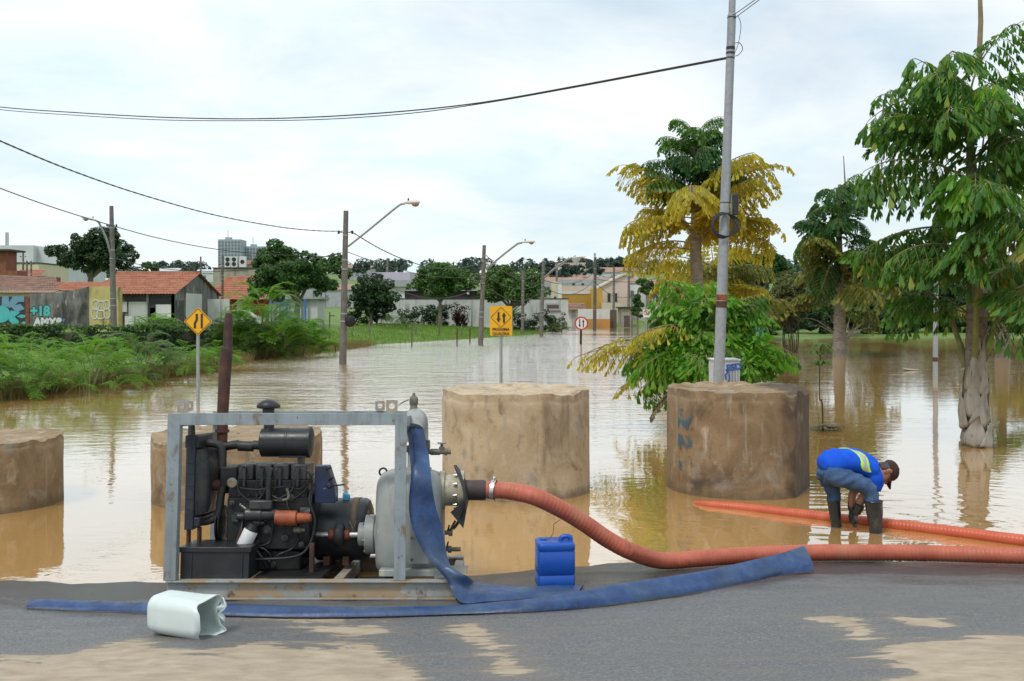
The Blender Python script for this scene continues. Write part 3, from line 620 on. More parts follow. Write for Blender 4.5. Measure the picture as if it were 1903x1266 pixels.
fa, fb = M(452, 1016, EB0-.09), M(467, 985, EB0-.09); r = mr(460, 1000, EB0-.09, 13.5)
part(MB().tube([fa, fa.lerp(fb, .05), fa.lerp(fb, .93), fb], [r*.92, r, r, r*.9], 20), 'oil_filter', 'white_filter', eng)
part(MB().tube([fb, fb+(fb-fa)*.35], [r*.95, r*.6], 16), 'filter_head', 'grime_black', eng)
part(mbox(MB(), 424, 1022, 560, 1062, EB0+.05, DE+.17), 'oil_sump', 'grime_black', eng, .02)
part(MB().lathe([(mr(508, 1049, EB0, 6), -.02), (mr(508, 1049, EB0, 6), .01), (mr(508, 1049, EB0, 3), .012), (mr(508, 1049, EB0, 3), .02)], M(508, 1049, EB0+.045), (0, -1, 0), 8), 'drain_plug', 'grime_grey', eng)
part(xcyl(MB(), 566, 590, 972, 62, DE, [(.94, 0), (1, .1), (1, .85), (.9, 1)], 32), 'flywheel_housing', 'grime_black', eng)
for x, y, rr in ((486, 915, 6), (540, 925, 8), (530, 1000, 7), (432, 935, 6), (497, 985, 9), (560, 1012, 6), (445, 1035, 5), (478, 1010, 6)):
    part(MB().lathe([(mr(x, y, EB0, rr), -.01), (mr(x, y, EB0, rr), .02), (mr(x, y, EB0, rr*.5), .026), (mr(x, y, EB0, rr*.5), .036)], M(x, y, EB0+.002), (0, -1, 0), 12), 'bolt_boss', 'grime_grey', eng)
part(MB().tube(cat_rom([M(505, 870, EB0-.04), M(500, 885, EB0-.06), M(498, 930, EB0-.05), M(494, 968, EB0-.03)], 6), mr(500, 900, EB0, 4.5), 10), 'breather_pipe', 'grime_grey', eng)
for pts in ([(446, 907), (480, 910), (530, 905), (560, 908), (580, 885), (583, 880)], [(500, 918), (520, 927), (545, 926), (566, 912), (578, 892)], [(452, 1013), (480, 1015), (500, 1008), (505, 990), (508, 955), (500, 940)], [(505, 1040), (520, 1030), (545, 1018), (558, 995)], [(560, 870), (575, 880), (580, 900), (578, 935)], [(468, 1016), (490, 1020), (503, 1034), (500, 1045)]):
    part(MB().tube(cat_rom([M(x, y, EB0-.03-.02*math.sin(i*2)) for i, (x, y) in enumerate(pts)], 6), mr(500, 950, EB0, 1.6), 6), 'wire', 'cable_black', eng)
for x0 in (430, 574):
    ipart('engine_mount', 'rust_brown', x0, 1010, x0+9, 1076, EB0-.06, EB0-.01, eng, .002); ipart('engine_mount', 'rust_brown', x0, 1010, x0+9, 1076, DE+.24, DE+.29, eng, .002)
# clutter on the engine's near side: pipes, clips, bolts, brackets
rgp = random.Random(21)
for i in range(9):
    x = 428+i*17; part(MB().lathe([(.009, 0), (.009, .012), (.005, .013), (.005, .02)], M(x, 921, EB0+.028), (0, -1, 0), 6), 'head_bolt', 'grime_grey', eng)
for i in range(10):
    x0, y0 = rgp.uniform(430, 560), rgp.uniform(880, 1000); x1, y1 = x0+rgp.uniform(-50, 50), y0+rgp.uniform(20, 70); x1 = min(572, max(426, x1))
    part(MB().tube(cat_rom([M(x0, y0, EB0-.015), M((x0+x1)/2+rgp.uniform(-15, 15), (y0+y1)/2+8, EB0-.05), M(x1, y1, EB0-.015)], 7), mr(500, 950, EB0, rgp.choice((1.2, 1.8, 2.6))), 6), 'pipe', rgp.choice(('cable_black', 'grime_grey', 'rust_brown', 'brass_grey')), eng)
for i in range(8):
    x, y, w_, h_ = rgp.uniform(428, 548), rgp.uniform(930, 1010), rgp.uniform(6, 20), rgp.uniform(5, 16)
    part(mbox(MB(), x, y, x+w_, y+h_, EB0-.018-.012*i/8, EB0-.0005), 'bracket', rgp.choice(('grime_grey', 'grime_black', 'rust_brown')), eng, .003)
for x, y in ((545, 985), (470, 972), (440, 960)): part(xcyl(MB(), x, x+22, y, 6, EB0-.04, [(.7, 0), (1, .1), (1, .6), (.6, .65), (.6, 1)]), 'fitting', 'brass_grey' if x > 500 else 'grime_grey', eng)
part(MB().tube(cat_rom([M(583, 900, .40), M(575, 930, .36), M(585, 975, .36), M(560, 1030, .34), M(470, 1040, .30)], 7), .010, 8), 'battery_cable', 'cable_black', eng)
# battery box
bb = ipart('battery_box', 'satin_black', 334, 1024, 463, 1077, .10, .48, bevel=.006)
part(mbox(MB(), 331, 1017, 467, 1027, .085, .495), 'box_lid', 'satin_black', bb, .005)
for x in (352, 446): ipart('box_rib', 'satin_black', x, 1028, x+5, 1076, .092, .0995, bb, .001)
# control panel
p4 = [M(584, 935, .42), M(622, 935, .42), M(622, 910, .42), M(608, 866, .42), M(585, 866, .42)]
cp = part(MB().prism(p4, (0, .16, 0)), 'control_panel', 'panel_blue', bevel=.004)
for a, b in (((606, 873), (616, 869)), ((611, 893), (619, 888)), ((612, 903), (640, 901))):
    part(MB().tube([M(*a, .41), M(*b, .39)], mr(600, 880, .4, 1.6), 6), 'lever', 'grime_black', cp)
part(MB().lathe([(.022, 0), (.022, .012), (.012, .02)], M(612, 903, .418), (0, -1, 0), 10), 'switch', 'grime_grey', cp)
# fuel tank with strap
DT = .84
tank = part(xcyl(MB(), 586, 693, 983, 57, DT, [(.55, 0), (.9, .02), (1, .07), (1, .88), (.93, .94), (.75, .98), (.4, 1)], 32), 'fuel_tank', 'satin_black')
tx0, tx1 = M(650, 980, DT-.2).x, M(664, 980, DT-.2).x; tc_ = M(640, 983, DT); tr = mr(640, 983, DT, 57)+.004
vs = []; fs = []
for i, t in enumerate(np.linspace(rad(-5), rad(190), 22)):
    for x in (tx0, tx1): vs.append((x, DT-tr*math.cos(t), tc_.z+tr*math.sin(t)))
fs = [(2*i, 2*i+1, 2*i+3, 2*i+2) for i in range(21)]
st = MB().add(vs, fs); o = part(st, 'tank_strap', 'leather_brown', tank); o.modifiers.new('s', 'SOLIDIFY').thickness = .004
for x in (M(645, 1000, DT).x, M(610, 1000, DT).x): part(MB().box((x, DT-.22, ZT+.011), (x+.05, DT+.22, tc_.z-tr*.75)), 'tank_cradle', 'rust_brown', tank, .003)
part(MB().tube([M(649, 968, DT-.27), M(656, 983, DT-.27), M(662, 968, DT-.27)], .004, 6), 'strap_buckle', 'steel_bright', tank)
part(MB().obox(M(644, 925, DT-.05), (.028, 0, -.008), (0, .02, 0), (0, 0, .035)), 'filler_rag', pm('rag_blue', [(.3, (.03, .22, .40)), (.7, (.06, .32, .52))], 30, rough=.9), tank, .012)
# shaft, tyre coupling, bearing housing
DSH = DE-.02
sh = part(xcyl(MB(), 580, 672, 994, 5.5, DSH), 'drive_shaft', 'steel_bright')
for x0, x1 in ((611, 623), (638, 650)): part(xcyl(MB(), x0, x1, 994, 9.5, DSH, [(.85, 0), (1, .1), (1, .9), (.85, 1)]), 'coupling_hub', 'rust_orange', sh)
part(xcyl(MB(), 621, 641, 994, 21, DSH, [(.55, 0), (.86, .08), (.97, .28), (1, .5), (.97, .72), (.86, .92), (.55, 1)], 28), 'coupling_tyre', 'rubber_black', sh)
brg = part(xcyl(MB(), 667, 704, 993, 36, DSH, [(.55, 0), (.6, .03), (.6, .33), (.72, .36), (1, .38), (1, .82), (.9, .88), (.9, 1)], 32), 'bearing_housing', 'casing_paint')
for k in range(6):
    t = k*PI/3+.25; c = M(681, 993, DSH); r = mr(680, 993, DSH, 31)
    part(MB().lathe([(.012, -.012), (.012, 0)], c+Vector((-.002, r*math.cos(t), r*math.sin(t))), (1, 0, 0), 6), 'bolt', 'brass_grey', brg)
part(MB().tube([M(685, 958, DSH), M(685, 949, DSH)], [.012, .008], 8), 'grease_nipple', 'brass_grey', brg)
# pump casing: rounded body on a foot, seen from the side
rings = []; z0 = ZT+.002
prof = [(700, 1045, 905, .20), (702, 1058, 890, .27), (709, 1066, 879, .32), (722, 1066, 874, .35), (760, 1066, 874, .36), (800, 1066, 876, .35), (812, 1062, 880, .33), (819, 1050, 888, .28), (822, 1035, 900, .22)]
for x, yb, yt, hy in prof:
    q0 = M(x, yb, DE-.1); q1 = M(x, yt, DE-.1); zc = (q0.z+q1.z)/2; hz = (q1.z-q0.z)/2; ring_ = []
    for t in np.linspace(0, 2*PI, 40, endpoint=False):
        e = 2/3.6; cc_, ss_ = math.cos(t), math.sin(t)
        ring_.append((q0.x, DE+hy*math.copysign(abs(cc_)**e, cc_), max(z0, zc+hz*math.copysign(abs(ss_)**e, ss_))))
    rings.append(ring_)
cas = part(MB().loft(rings), 'pump_casing', 'casing_paint', smooth=40)
part(mbox(MB(), 759, 880, 799, 1050, DE-.375, DE-.30), 'casing_rib', 'casing_paint', cas, .012)
part(mbox(MB(), 704, 1060, 822, 1072, DE-.42, DE+.36), 'casing_foot', 'casing_paint', cas, .004)
c = M(712, 884, DE-.05); part(MB().tube([c+Vector((.03*math.cos(t), 0, .028+.03*math.sin(t))) for t in np.linspace(-PI/2, 1.5*PI, 18)], .008, 8, cap=False), 'eye_bolt', 'grime_grey', cas)
for k, (x, y) in enumerate(((765, 905), (765, 940), (765, 1000), (765, 1040), (796, 905), (796, 1000))):
    part(MB().lathe([(.010, 0), (.010, .010), (.006, .011), (.006, .018)], M(x, y, DE-.376), (0, -1, 0), 6), 'bolt', 'brass_grey', cas)
# discharge elbow on top, valve, small pipes
ed = DE-.02
dis = part(MB().lathe([(mr(775, 860, ed, 26), 0), (mr(775, 860, ed, 26), .03), (mr(775, 860, ed, 19), .032), (mr(775, 860, ed, 19), .19)], M(776, 876, ed), (0, 0, 1), 28), 'discharge_pipe', 'casing_paint')
epts = [M(776, 822, ed), M(776, 800, ed), M(776, 786, ed)+Vector((0, -.03, 0)), M(775, 779, ed)+Vector((0, -.10, 0)), M(774, 784, ed)+Vector((0, -.18, 0)), M(773, 795, ed)+Vector((0, -.235, -.012))]
part(MB().tube(cat_rom(epts, 5), mr(775, 800, ed, 20), 24), 'elbow', 'casing_paint', dis)
part(MB().tube([M(776, 840, ed), M(776, 828, ed)], mr(775, 830, ed, 23), 24), 'flange', 'grime_grey', dis)
part(MB().lathe([(mr(769, 750, ed, p), q) for p, q in ((9, 0), (9, .014), (7, .02), (6.5, .05), (8, .06), (8, .10), (6.5, .115), (3, .125), (2.5, .145), (.01, .146))], M(769, 765, ed-.08), (0, 0, 1), 16), 'air_valve', 'brass_grey', dis)
part(MB().tube([M(760, 743, ed-.08), M(750, 747, ed-.08), M(740, 754, ed-.08)], [.010, .013, .006], 8, flat=.4), 'valve_strap', 'leather_brown', dis)
part(xcyl(xcyl(xcyl(MB(), 786, 838, 840, 4.5, ed-.06), 800, 818, 840, 6, ed-.06), 826, 831, 840, 6.5, ed-.06), 'bleed_pipe', 'brass_grey', dis)
vb = M(821, 838, ed-.06); part(MB().lathe([(.022, 0), (.022, .03), (.012, .035), (.012, .055)], vb, (0, 0, 1), 12), 'valve_body', 'brass_grey', dis)
part(MB().tube([vb+Vector((.030*math.cos(t), .030*math.sin(t), .062)) for t in np.linspace(0, 2*PI, 17)], .0065, 8, cap=False).obox(vb+Vector((0, 0, .06)), (.028, 0, 0), (0, .004, 0), (0, 0, .003)).obox(vb+Vector((0, 0, .06)), (.004, 0, 0), (0, .028, 0), (0, 0, .003)), 'handwheel', 'galvanised', dis)
part(MB().tube([M(795, 832, ed-.06), M(796, 818, ed-.06)], [.02, .014], 8), 'plug', 'brass_grey', dis)
# suction side: flange, cover ring, torn rubber skirt, nipple
yc, dS = 911, DE-.02
suc = part(xcyl(MB(), 818, 863, yc, 36, dS, [(.98, 0), (.98, .20), (.80, .22), (.80, .74), (1.0, .76), (1.0, 1)], 36), 'suction_flange', 'cream_metal')
for k in range(10):
    t = k*PI/5+.2; r = mr(855, yc, dS, 33)
    part(MB().lathe([(.012, 0), (.012, .014), (.006, .015), (.006, .03)], M(853, yc, dS)+Vector((-.012, r*math.cos(t), r*math.sin(t))), (-1, 0, 0), 6), 'bolt', 'steel_bright', suc)
# the rubber flap: a disc segment curling over, pointed above and below
rb = M(866, yc, dS); vs = []; fs = []; N = 26
for i in range(N+1):
    y = 864+(984-864)*i/N; f = (i/N-.5)*2; q = M(866, y, dS)
    bulge = .055*(1-abs(f)**2.2); wdt = .26*(1-abs(f)**1.6)**.6 if abs(f) < 1 else 0
    off = -.065*abs(f)**2*(1 if f < 0 else 1.2)
    for j in range(7): 
        yy = (j/6-.5)*2; vs.append((rb.x-.01+bulge*.6+off-.02*yy*yy, dS-.02+yy*wdt, q.z))
fs = [(i*7+j, i*7+j+1, (i+1)*7+j+1, (i+1)*7+j) for i in range(N) for j in range(6)]
o = part(MB().add(vs, fs), 'rubber_skirt', 'rubber_black', suc, smooth=60); o.modifiers.new('s', 'SOLIDIFY').thickness = .009
part(MB().prism([M(862, 932, dS-.2), M(837, 952, dS-.2), M(861, 982, dS-.2), M(867, 950, dS-.2)], (0, .006, 0)), 'rubber_flap', 'rubber_black', suc)
part(xcyl(MB(), 864, 903, yc, 19, dS, [(1, 0), (1, .86), (.92, 1)], 24), 'hose_nipple', pm('burnt_rubber', [(.3, (.028, .02, .022)), (.7, (.07, .045, .04))], 8, rough=.6, bump=.2), suc)
# drain cocks low on the casing's end
for (x0, x1, y) in ((824, 856, 1021), (826, 840, 990)):
    q = part(xcyl(xcyl(MB(), x0, x1, y, 4, DE-.12), x0+8, x0+15, y, 6.5, DE-.12), 'drain_cock', 'brass_grey', cas)
    part(MB().tube([M(x0+6, y-2, DE-.12), M(x0+9, y-14, DE-.14)], [.008, .006], 8), 'cock_lever', 'rust_brown', q)
part(MB().tube([M(836, 986, DE-.14), M(846, 968, DE-.15)], [.007, .009], 8), 'lever', 'rust_brown', cas)
# ================================================================ hoses, cans
def wpt(v): return Vector((v.x+PX, PY+v.y*C_+v.z*S_, PZ-v.y*S_+v.z*C_))    # pump -> world
# suction hose: ribbed, from the pump down to the road and off to the right
hz = [wpt(M(896, 911, .58)), wpt(M(905, 911, .58)), wpt(M(940, 912, .60)), P(990, 922, 8.03), P(1040, 945, 8.10), P(1085, 972, 8.18), P(1130, 1003, 8.25), P(1175, 1026, 8.30), Rd(1230, 1042, .085), Rd(1300, 1038, .085), Rd(1400, 1031, .085), Rd(1520, 1027, .085), Rd(1640, 1027, .085), Rd(1760, 1029, .085), Rd(1903, 1033, .085), Rd(2060, 1036, .085), Rd(2240, 1040, .085)]
def ribbed(name, pts, r, mat, label, step=.0065, per=4, depth=.05, rfun=None):
    p = resample(cat_rom(pts, 10), step); rr = []
    for i in range(len(p)):
        k = i % per; q = r*(1-depth*(1 if k in (0,) else (.5 if k in (1, per-1) else 0)))
        rr.append(q*(rfun(i/len(p)) if rfun else 1))
    o = MB().tube(p, rr, 16).build(name, MATS[mat], smooth=180, fix=False); return tag(o, label, 'hose')
sh_ = ribbed('suction_hose', hz, .074, 'hose_red', 'ribbed orange suction hose running from the pump along the water edge', .012, 3, .10)
cl = wpt(M(917, 911, .585)); cd = (hz[3]-hz[1]).normalized(); a_, b_ = basis(cd)
cps = []
for j in range(33):
    t = 2*PI*j/32; cps.append(cl+a_*(.081*math.cos(t))+b_*(.081*math.sin(t)))
mb = MB(); n = 32; rr = .0825
mb.loft([[cl+cd*x+a_*(q*math.cos(2*PI*j/n))+b_*(q*math.sin(2*PI*j/n)) for j in range(n)] for x, q in ((-.016, .079), (-.016, rr), (.016, rr), (.016, .079))], cap=False)
mb.build('hose_clamp', MATS['steel_bright'], sh_); top = cl+b_*(.092 if b_.z > 0 else -.092)
MB().obox(top, cd*.012, a_*.016, b_*.014).tube([top+a_*-.035, top+a_*.035], .006, 8).build('clamp_screw', MATS['steel_bright'], sh_, bevel=.002)
# second orange hose, half under water beside the worker
h2 = [Wt(1285, 936, -.05), Wt(1302, 938, .0), Wt(1380, 945, .008), Wt(1460, 954, .015), Wt(1540, 963, .02), Wt(1620, 972, .022), Wt(1700, 981, .025), Wt(1800, 993, .03), Wt(1903, 1006, .035), Wt(2040, 1018, .06), Wt(2200, 1030, .06)]
ribbed('submerged_hose', h2, .066, 'hose_red_bright', 'bright orange hose half sunk in muddy water between the feet of the worker', .012, 3, .09, lambda f: .35+.65*min(1, f*8))
# flat blue lay-flat hose: pairs of edges, thickness
def layflat(name, rows, label, nseg=7, sub=8):
    L = cat_rom([r[0] for r in rows], sub); Rr = cat_rom([r[1] for r in rows], sub); T = cat_rom([(r[2], 0, 0) for r in rows], sub); rings = []
    for i in range(len(L)):
        a, b = L[i], Rr[i]; ax = b-a; d = (L[min(i+1, len(L)-1)]+Rr[min(i+1, len(L)-1)]-L[max(i-1, 0)]-Rr[max(i-1, 0)]); nn = ax.cross(d).normalized(); ring = []
        wv = .006*pnoise((i*.13, 3.1, len(rows)))
        for s, rev in ((1, 0), (-1, 1)):
            for j in range(nseg):
                f = j/nseg; f = 1-f if rev else f
                bead = 1-abs(2*f-1)**3.0+.9*math.exp(-((min(f, 1-f)-.08)/.05)**2)
                ring.append(a+ax*f+nn*(s*T[i].x*(.25+.75*bead)+wv*math.sin(f*PI)+.010*math.sin(f*PI*2)*pnoise((i*.09, 7.7, 1))))
        rings.append(ring)
    o = MB().loft(rings).build(name, MATS['hose_blue'], smooth=60); return tag(o, label, 'hose')
e0 = wpt(M(773, 797, DE-.02)+Vector((0, -.25, 0)))
def Pd(px, py, Y): return P(px, py, Y)
YT = e0.y
rows = [(Pd(757, 781, YT+.10), Pd(788, 784, YT+.10), .055), (Pd(758, 800, YT), Pd(788, 806, YT+.02), .05), (Pd(761, 835, YT-.09), Pd(796, 845, YT-.08), .036), (Pd(764, 880, PY+.13), Pd(801, 888, PY+.13), .022),
 (Pd(760, 930, PY+.10), Pd(809, 938, PY+.11), .020), (Pd(764, 972, PY+.08), Pd(823, 985, PY+.10), .026), (Pd(783, 1018, PY+.03), Pd(832, 1040, PY+.07), .024), (Pd(808, 1050, PY-.02), Pd(843, 1058, PY+.0), .026),
 (Pd(833, 1083, PY-.06), Pd(866, 1069, PY-.03), .030), (Rd(858, 1117, .03), Rd(882, 1082, .07), .030), (Rd(905, 1116, .03), Rd(920, 1088, .07), .026), (Rd(965, 1112, .025), Rd(975, 1092, .05), .022), (Rd(1020, 1107, .02), Rd(1030, 1090, .04), .018), (Rd(1075, 1101, .015), Rd(1085, 1088, .02), .012)]
layflat('discharge_hose', rows, 'flattened blue hose hanging from the pump elbow down to the road')
def rl(x, yt, yb, up, th):
    b = Rd(x, yb, .018); q = P(x, yt, b.y+.11+up*.3); z = road_z(q.x, q.y)+.014
    if q.z < z: q = Rd(x, yt, .014)
    return (b, q, th)
rows2 = [rl(49, 1121, 1128, 0, .006), rl(75, 1115, 1130, 0, .010), rl(170, 1118, 1134, 0, .012), rl(285, 1121, 1138, 0, .013), rl(420, 1123, 1143, 0, .013), rl(560, 1127, 1146, 0, .013), rl(700, 1129, 1145, 0, .013), rl(850, 1126, 1140, 0, .016), rl(960, 1117, 1136, 0, .017), rl(1060, 1102, 1130, .1, .020), rl(1150, 1086, 1121, .2, .017), rl(1230, 1074, 1110, .2, .017), rl(1310, 1061, 1097, .2, .017), rl(1400, 1041, 1080, .2, .019), rl(1450, 1029, 1069, .2, .022), (Rd(1512, 1060, .03), P(1492, 1016, Rd(1492, 1060).y+.13), .030)]
layflat('flat_hose', rows2, 'long flattened blue hose lying across the road in front of the pump')
# blue jerry can
b = Rd(1031, 1090); s = b.y/F; jc = thing('blue_jerrycan', 'blue plastic jerrycan standing at the water edge under the orange hose', 'jerrycan', b)
def rsq(cx, cy, z, hx, hy, r, n=6, rot=0):
    out = []
    for (sx, sy, a0) in ((1, 1, 0), (-1, 1, 90), (-1, -1, 180), (1, -1, 270)):
        for k in range(n+1):
            t = rad(a0+90*k/n); x = sx*(hx-r)+r*math.cos(t); y = sy*(hy-r)+r*math.sin(t); c, q = math.cos(rot), math.sin(rot); out.append((cx+x*c-y*q, cy+x*q+y*c, z))
    return out
hx = 34.5*s; hh = 86*s; rt = rad(6)
prof = [(0, .90), (.012, .97), (.03, 1.0), (hh*.30, 1.0), (hh*.31, .975), (hh*.33, .975), (hh*.34, 1.0), (hh*.80, 1.0), (hh*.815, .97), (hh*.835, .97), (hh*.85, 1.0), (hh*.96, 1.0), (hh*.985, .97), (hh, .90)]
MB().loft([rsq(0, 0, z, hx*f, .125*f, .035*f, 5, rt) for z, f in prof]).build('can_body', MATS['plastic_blue'], jc, smooth=50, local=True)
cx = hx*.55
hp = [(hx*.84, 0, hh-.02), (hx*.84, 0, hh+.018), (hx*.74, 0, hh+.030), (hx*.50, 0, hh+.028), (hx*.36, 0, hh+.018), (hx*.30, 0, hh-.012)]
MB().tube(cat_rom(hp, 6), .019, 12).build('can_handle', MATS['plastic_blue'], jc, local=True)
MB().lathe([(.026, 0), (.026, .018), (.022, .021)], (-hx*.62, .02, hh-.010), (0, 0, 1), 18).build('can_cap', MATS['plastic_blue'], jc, local=True)
MB().tube(cat_rom([(-hx*.45, -.03, hh), (-hx*.12, -.02, hh+.05), (-hx*.05, 0, hh+.12), (hx*.1, -.01, hh+.14), (hx*.3, 0, hh+.16)], 6), .0025, 5).build('wire_loop', MATS['rust_brown'], jc, local=True)
# white can on its side with the end cut open
b = Rd(350, 1179); s = b.y/F; wc_ = thing('white_jerrycan', 'white plastic jerrycan lying on its side, cut open at one end', 'jerrycan', b, (0, 0, rad(-24)))
hz_ = 36*s; hy_ = .125; L0, L1 = -.245, .185
rows_ = []
pf = [(L0, .30), (L0+.004, .80), (L0+.02, .93), (L0+.04, .98), (L0+.055, 1.0), (L0+.062, .98), (L0+.075, .98), (L0+.082, 1), (L0+.12, 1), (L1-.12, 1), (L1-.05, 1), (L1, 1)]
def wring(x, f, deform):
    out = []
    for (a, bb, _) in rsq(0, 0, 0, hy_*f, hz_*f, .075*f, 8):
        y, z = a, bb+hz_
        dent = deform*math.exp(-((y+.02)/.07)**2-((z-hz_*.55)/.06)**2)*0
        e = deform*.07*math.exp(-(((y-.135)/.05)**2))*math.cos((z-hz_)*16)
        out.append((x+deform*.03*math.sin(z*23+y*9), y-e, z+(.012*deform*math.sin(y*30))))
    return out
rings = [wring(x, f, max(0, (x-(L1-.16))/.16)) for x, f in pf]
o = MB().loft(rings, cap=False).add(rings[0], [tuple(range(len(rings[0])))]).build('can_body', MATS['plastic_white'], wc_, smooth=45, local=True); o.modifiers.new('s', 'SOLIDIFY').thickness = .004
fl = [(L1, .11, hz_*1.75), (L1+.02, .10, hz_*1.30), (L1-.01, .07, hz_*1.05), (L1+.015, .09, hz_*.72), (L1, .115, hz_*.4)]
vs = []; fs = []; cr_ = cat_rom(fl, 5)
for i, p in enumerate(cr_):
    f = i/(len(cr_)-1); w_ = .035+.03*math.sin(f*PI)
    vs += [p, p+Vector((-.03, w_, 0)), p+Vector((-.09, w_+.02, 0))]
fs = [(3*i+j, 3*i+j+1, 3*i+j+4, 3*i+j+3) for i in range(len(cr_)-1) for j in range(2)]
o = MB().add(vs, fs).build('bent_flap', MATS['plastic_white'], wc_, smooth=60, local=True); o.modifiers.new('s', 'SOLIDIFY').thickness = .004

# ================================================================ poles, signs, cables
def street_pole(px, py_base, py_top, label, lean=0, arm=None, w=(14, 9), mat='pole_concrete', Y=None, bands=True, name='utility_pole', zb=None, group='utility poles along the flooded street'):
    b = Wt(px, py_base) if Y is None else P(px, py_base, Y)
    s = b.y/F; t = P(px+lean, py_top, b.y); z0 = -.6 if zb is None else zb
    root = thing(name, label, 'pole', (b.x, b.y, 0), group=group)
    foot = Vector((b.x, b.y, z0))
    MB().tube([foot, b, b.lerp(t, .5), t], [w[0]/2*s]*2+[(w[0]+w[1])/4*s, w[1]/2*s], 10).build('shaft', MATS[mat], root)
    if bands:
        for f in (.28, .33, .62, .68, .84):
            c = b.lerp(t, f); r = (w[0]+(w[1]-w[0])*f)/2*s*1.08; MB().lathe([(r, -.03), (r, .03)], c, (t-b), 12).build('band', MATS['galvanised'], root)
        c = b.lerp(t, .86); MB().tube([c+Vector((-.28, 0, 0)), c+Vector((.28, 0, 0))], .02, 6).build('cross_bolt', MATS['grime_grey'], root)
        for q in (-.28, .28): MB().lathe([(.035, -.07), (.05, -.03), (.035, 0), (.05, .03), (.03, .07)], c+Vector((q, 0, 0)), (0, 0, 1), 10).build('insulator', MATS['grime_black'], root)
    if arm:
        pts = [P(x, y, b.y-dy) for x, y, dy in arm]
        MB().tube(cat_rom(pts, 6), max(.03, 1.9*s), 8).build('lamp_arm', MATS['galvanised'], root)
        e = pts[-1]; d = (pts[-1]-pts[-2]); d.z *= .35; d = d.normalized()*(1 if True else 1); L = 29*s; u = Vector((0, 0, 1)); sd = d.cross(u).normalized()
        rr = []
        for f, wv, hv in ((0, .035, .045), (.08, .07, .075), (.35, .10, .10), (.7, .13, .11), (.92, .11, .09), (1, .04, .05)):
            c = e+d*(L*f)+u*(.03-.02*f); rr.append([c+sd*(wv*math.cos(t_))+u*(hv*math.sin(t_)*(1 if math.sin(t_) > 0 else .55)) for t_ in np.linspace(0, 2*PI, 14, endpoint=False)])
        lh = MB().loft(rr).build('lamp_head', MATS['lamp_white'], root, smooth=60)
        c = e+d*(L*.72)-u*.03; MB().ball(c, (.15, .11, .12), 12, 8).build('lamp_glass', MATS['lamp_glass'], lh, smooth=80)
        c = e+d*(L*.25)+u*.12; MB().tube([c, c+u*.09], [.035, .03], 8).build('photocell', MATS['grime_black'], lh)
    return root, b, t
p1, p1b, p1t = street_pole(637, 677, 392, 'concrete utility pole with a street lamp arm, nearest of the leaning poles in the flood', 6, [(647, 458, .05), (680, 432, .5), (730, 391, 1.2), (745, 380, 1.4), (752, 379, 1.45)])
MB().ball(Vector((p1b.x+.32, p1b.y-.1, P(637, 597, p1b.y).z)), (.22, .10, .24), 14, 8).build('black_disc', MATS['grime_black'], p1)
p2, p2b, p2t = street_pole(893, 641, 456, 'concrete utility pole with a street lamp arm behind the square yellow sign', 7, [(904, 500, .05), (930, 478, .8), (958, 456, 1.6), (966, 452, 1.8), (970, 451.5, 1.9)], (10, 6.5))
MB().tube([Vector((p2b.x-.35+.3*math.cos(t), p2b.y-.3, P(893, 520, p2b.y).z+.33*math.sin(t))) for t in np.linspace(0, 2*PI, 20)], .045, 6, cap=False).build('cable_coil', MATS['cable_black'], p2)
p3, p3b, p3t = street_pole(1006, 625, 485, 'concrete utility pole with a street lamp arm beside the white wall', 4, [(1012, 516, .05), (1030, 500, 1), (1052, 484, 2), (1060, 480.5, 2.3), (1063, 480, 2.4)], (7.5, 5.5))
p4_, p4b, p4t = street_pole(212, 640, 383, 'concrete utility pole before the yellow graffiti wall', -5, [(205, 470, .05), (198, 445, .3), (186, 418, .5), (183, 413, .6), (180, 411, .6)], (13, 7.5), Y=60, zb=0)
for (x, yb, yt, Y, w, lb) in ((1105, 614, 478, 116, (7, 5), 'dark utility pole in front of the ochre and white wall'), (971, 624, 503, 92, (6, 5), 'short weathered utility pole beside the gate of the white wall'), (1140, 613, 496, 130, (5, 4), 'thin utility pole in front of the pink house'), (1168, 611, 466, 138, (5, 4.5), 'tall pale utility pole rising behind the pink house'),
      (1174, 611, 540, 128, (3.5, 3), 'short thin pole right of the pink house window'), (1034, 600, 487, 150, (4, 4), 'grey utility pole behind the roof of the white wall'), (413, 590, 475, 95, (5, 4), 'dark wooden pole before the red tiled roof'), (719, 590, 480, 140, (4, 3.5), 'distant grey pole above the lilac building'), (1202, 612, 530, 118, (6, 5), 'grey utility pole beside the no parking sign')):
    street_pole(x, yb, yt, lb, 1, None, w, 'pole_wood' if 'wooden' in lb or 'dark' in lb else 'pole_concrete', Y, True, zb=-.3 if yb > 605 else .3)
for (x, yb, yt, lb) in ((43, 520, 470, 'leftmost of the thin poles before the cream building'), (50, 520, 485, 'middle of the thin poles before the cream building'), (58, 520, 485, 'rightmost of the thin poles before the cream building'), (373, 540, 477, 'thin distant pole above the ridge of the tiled house')):
    street_pole(x, yb, yt, lb, 0, None, (3.5, 3), 'pole_wood', 110, True, zb=.8)
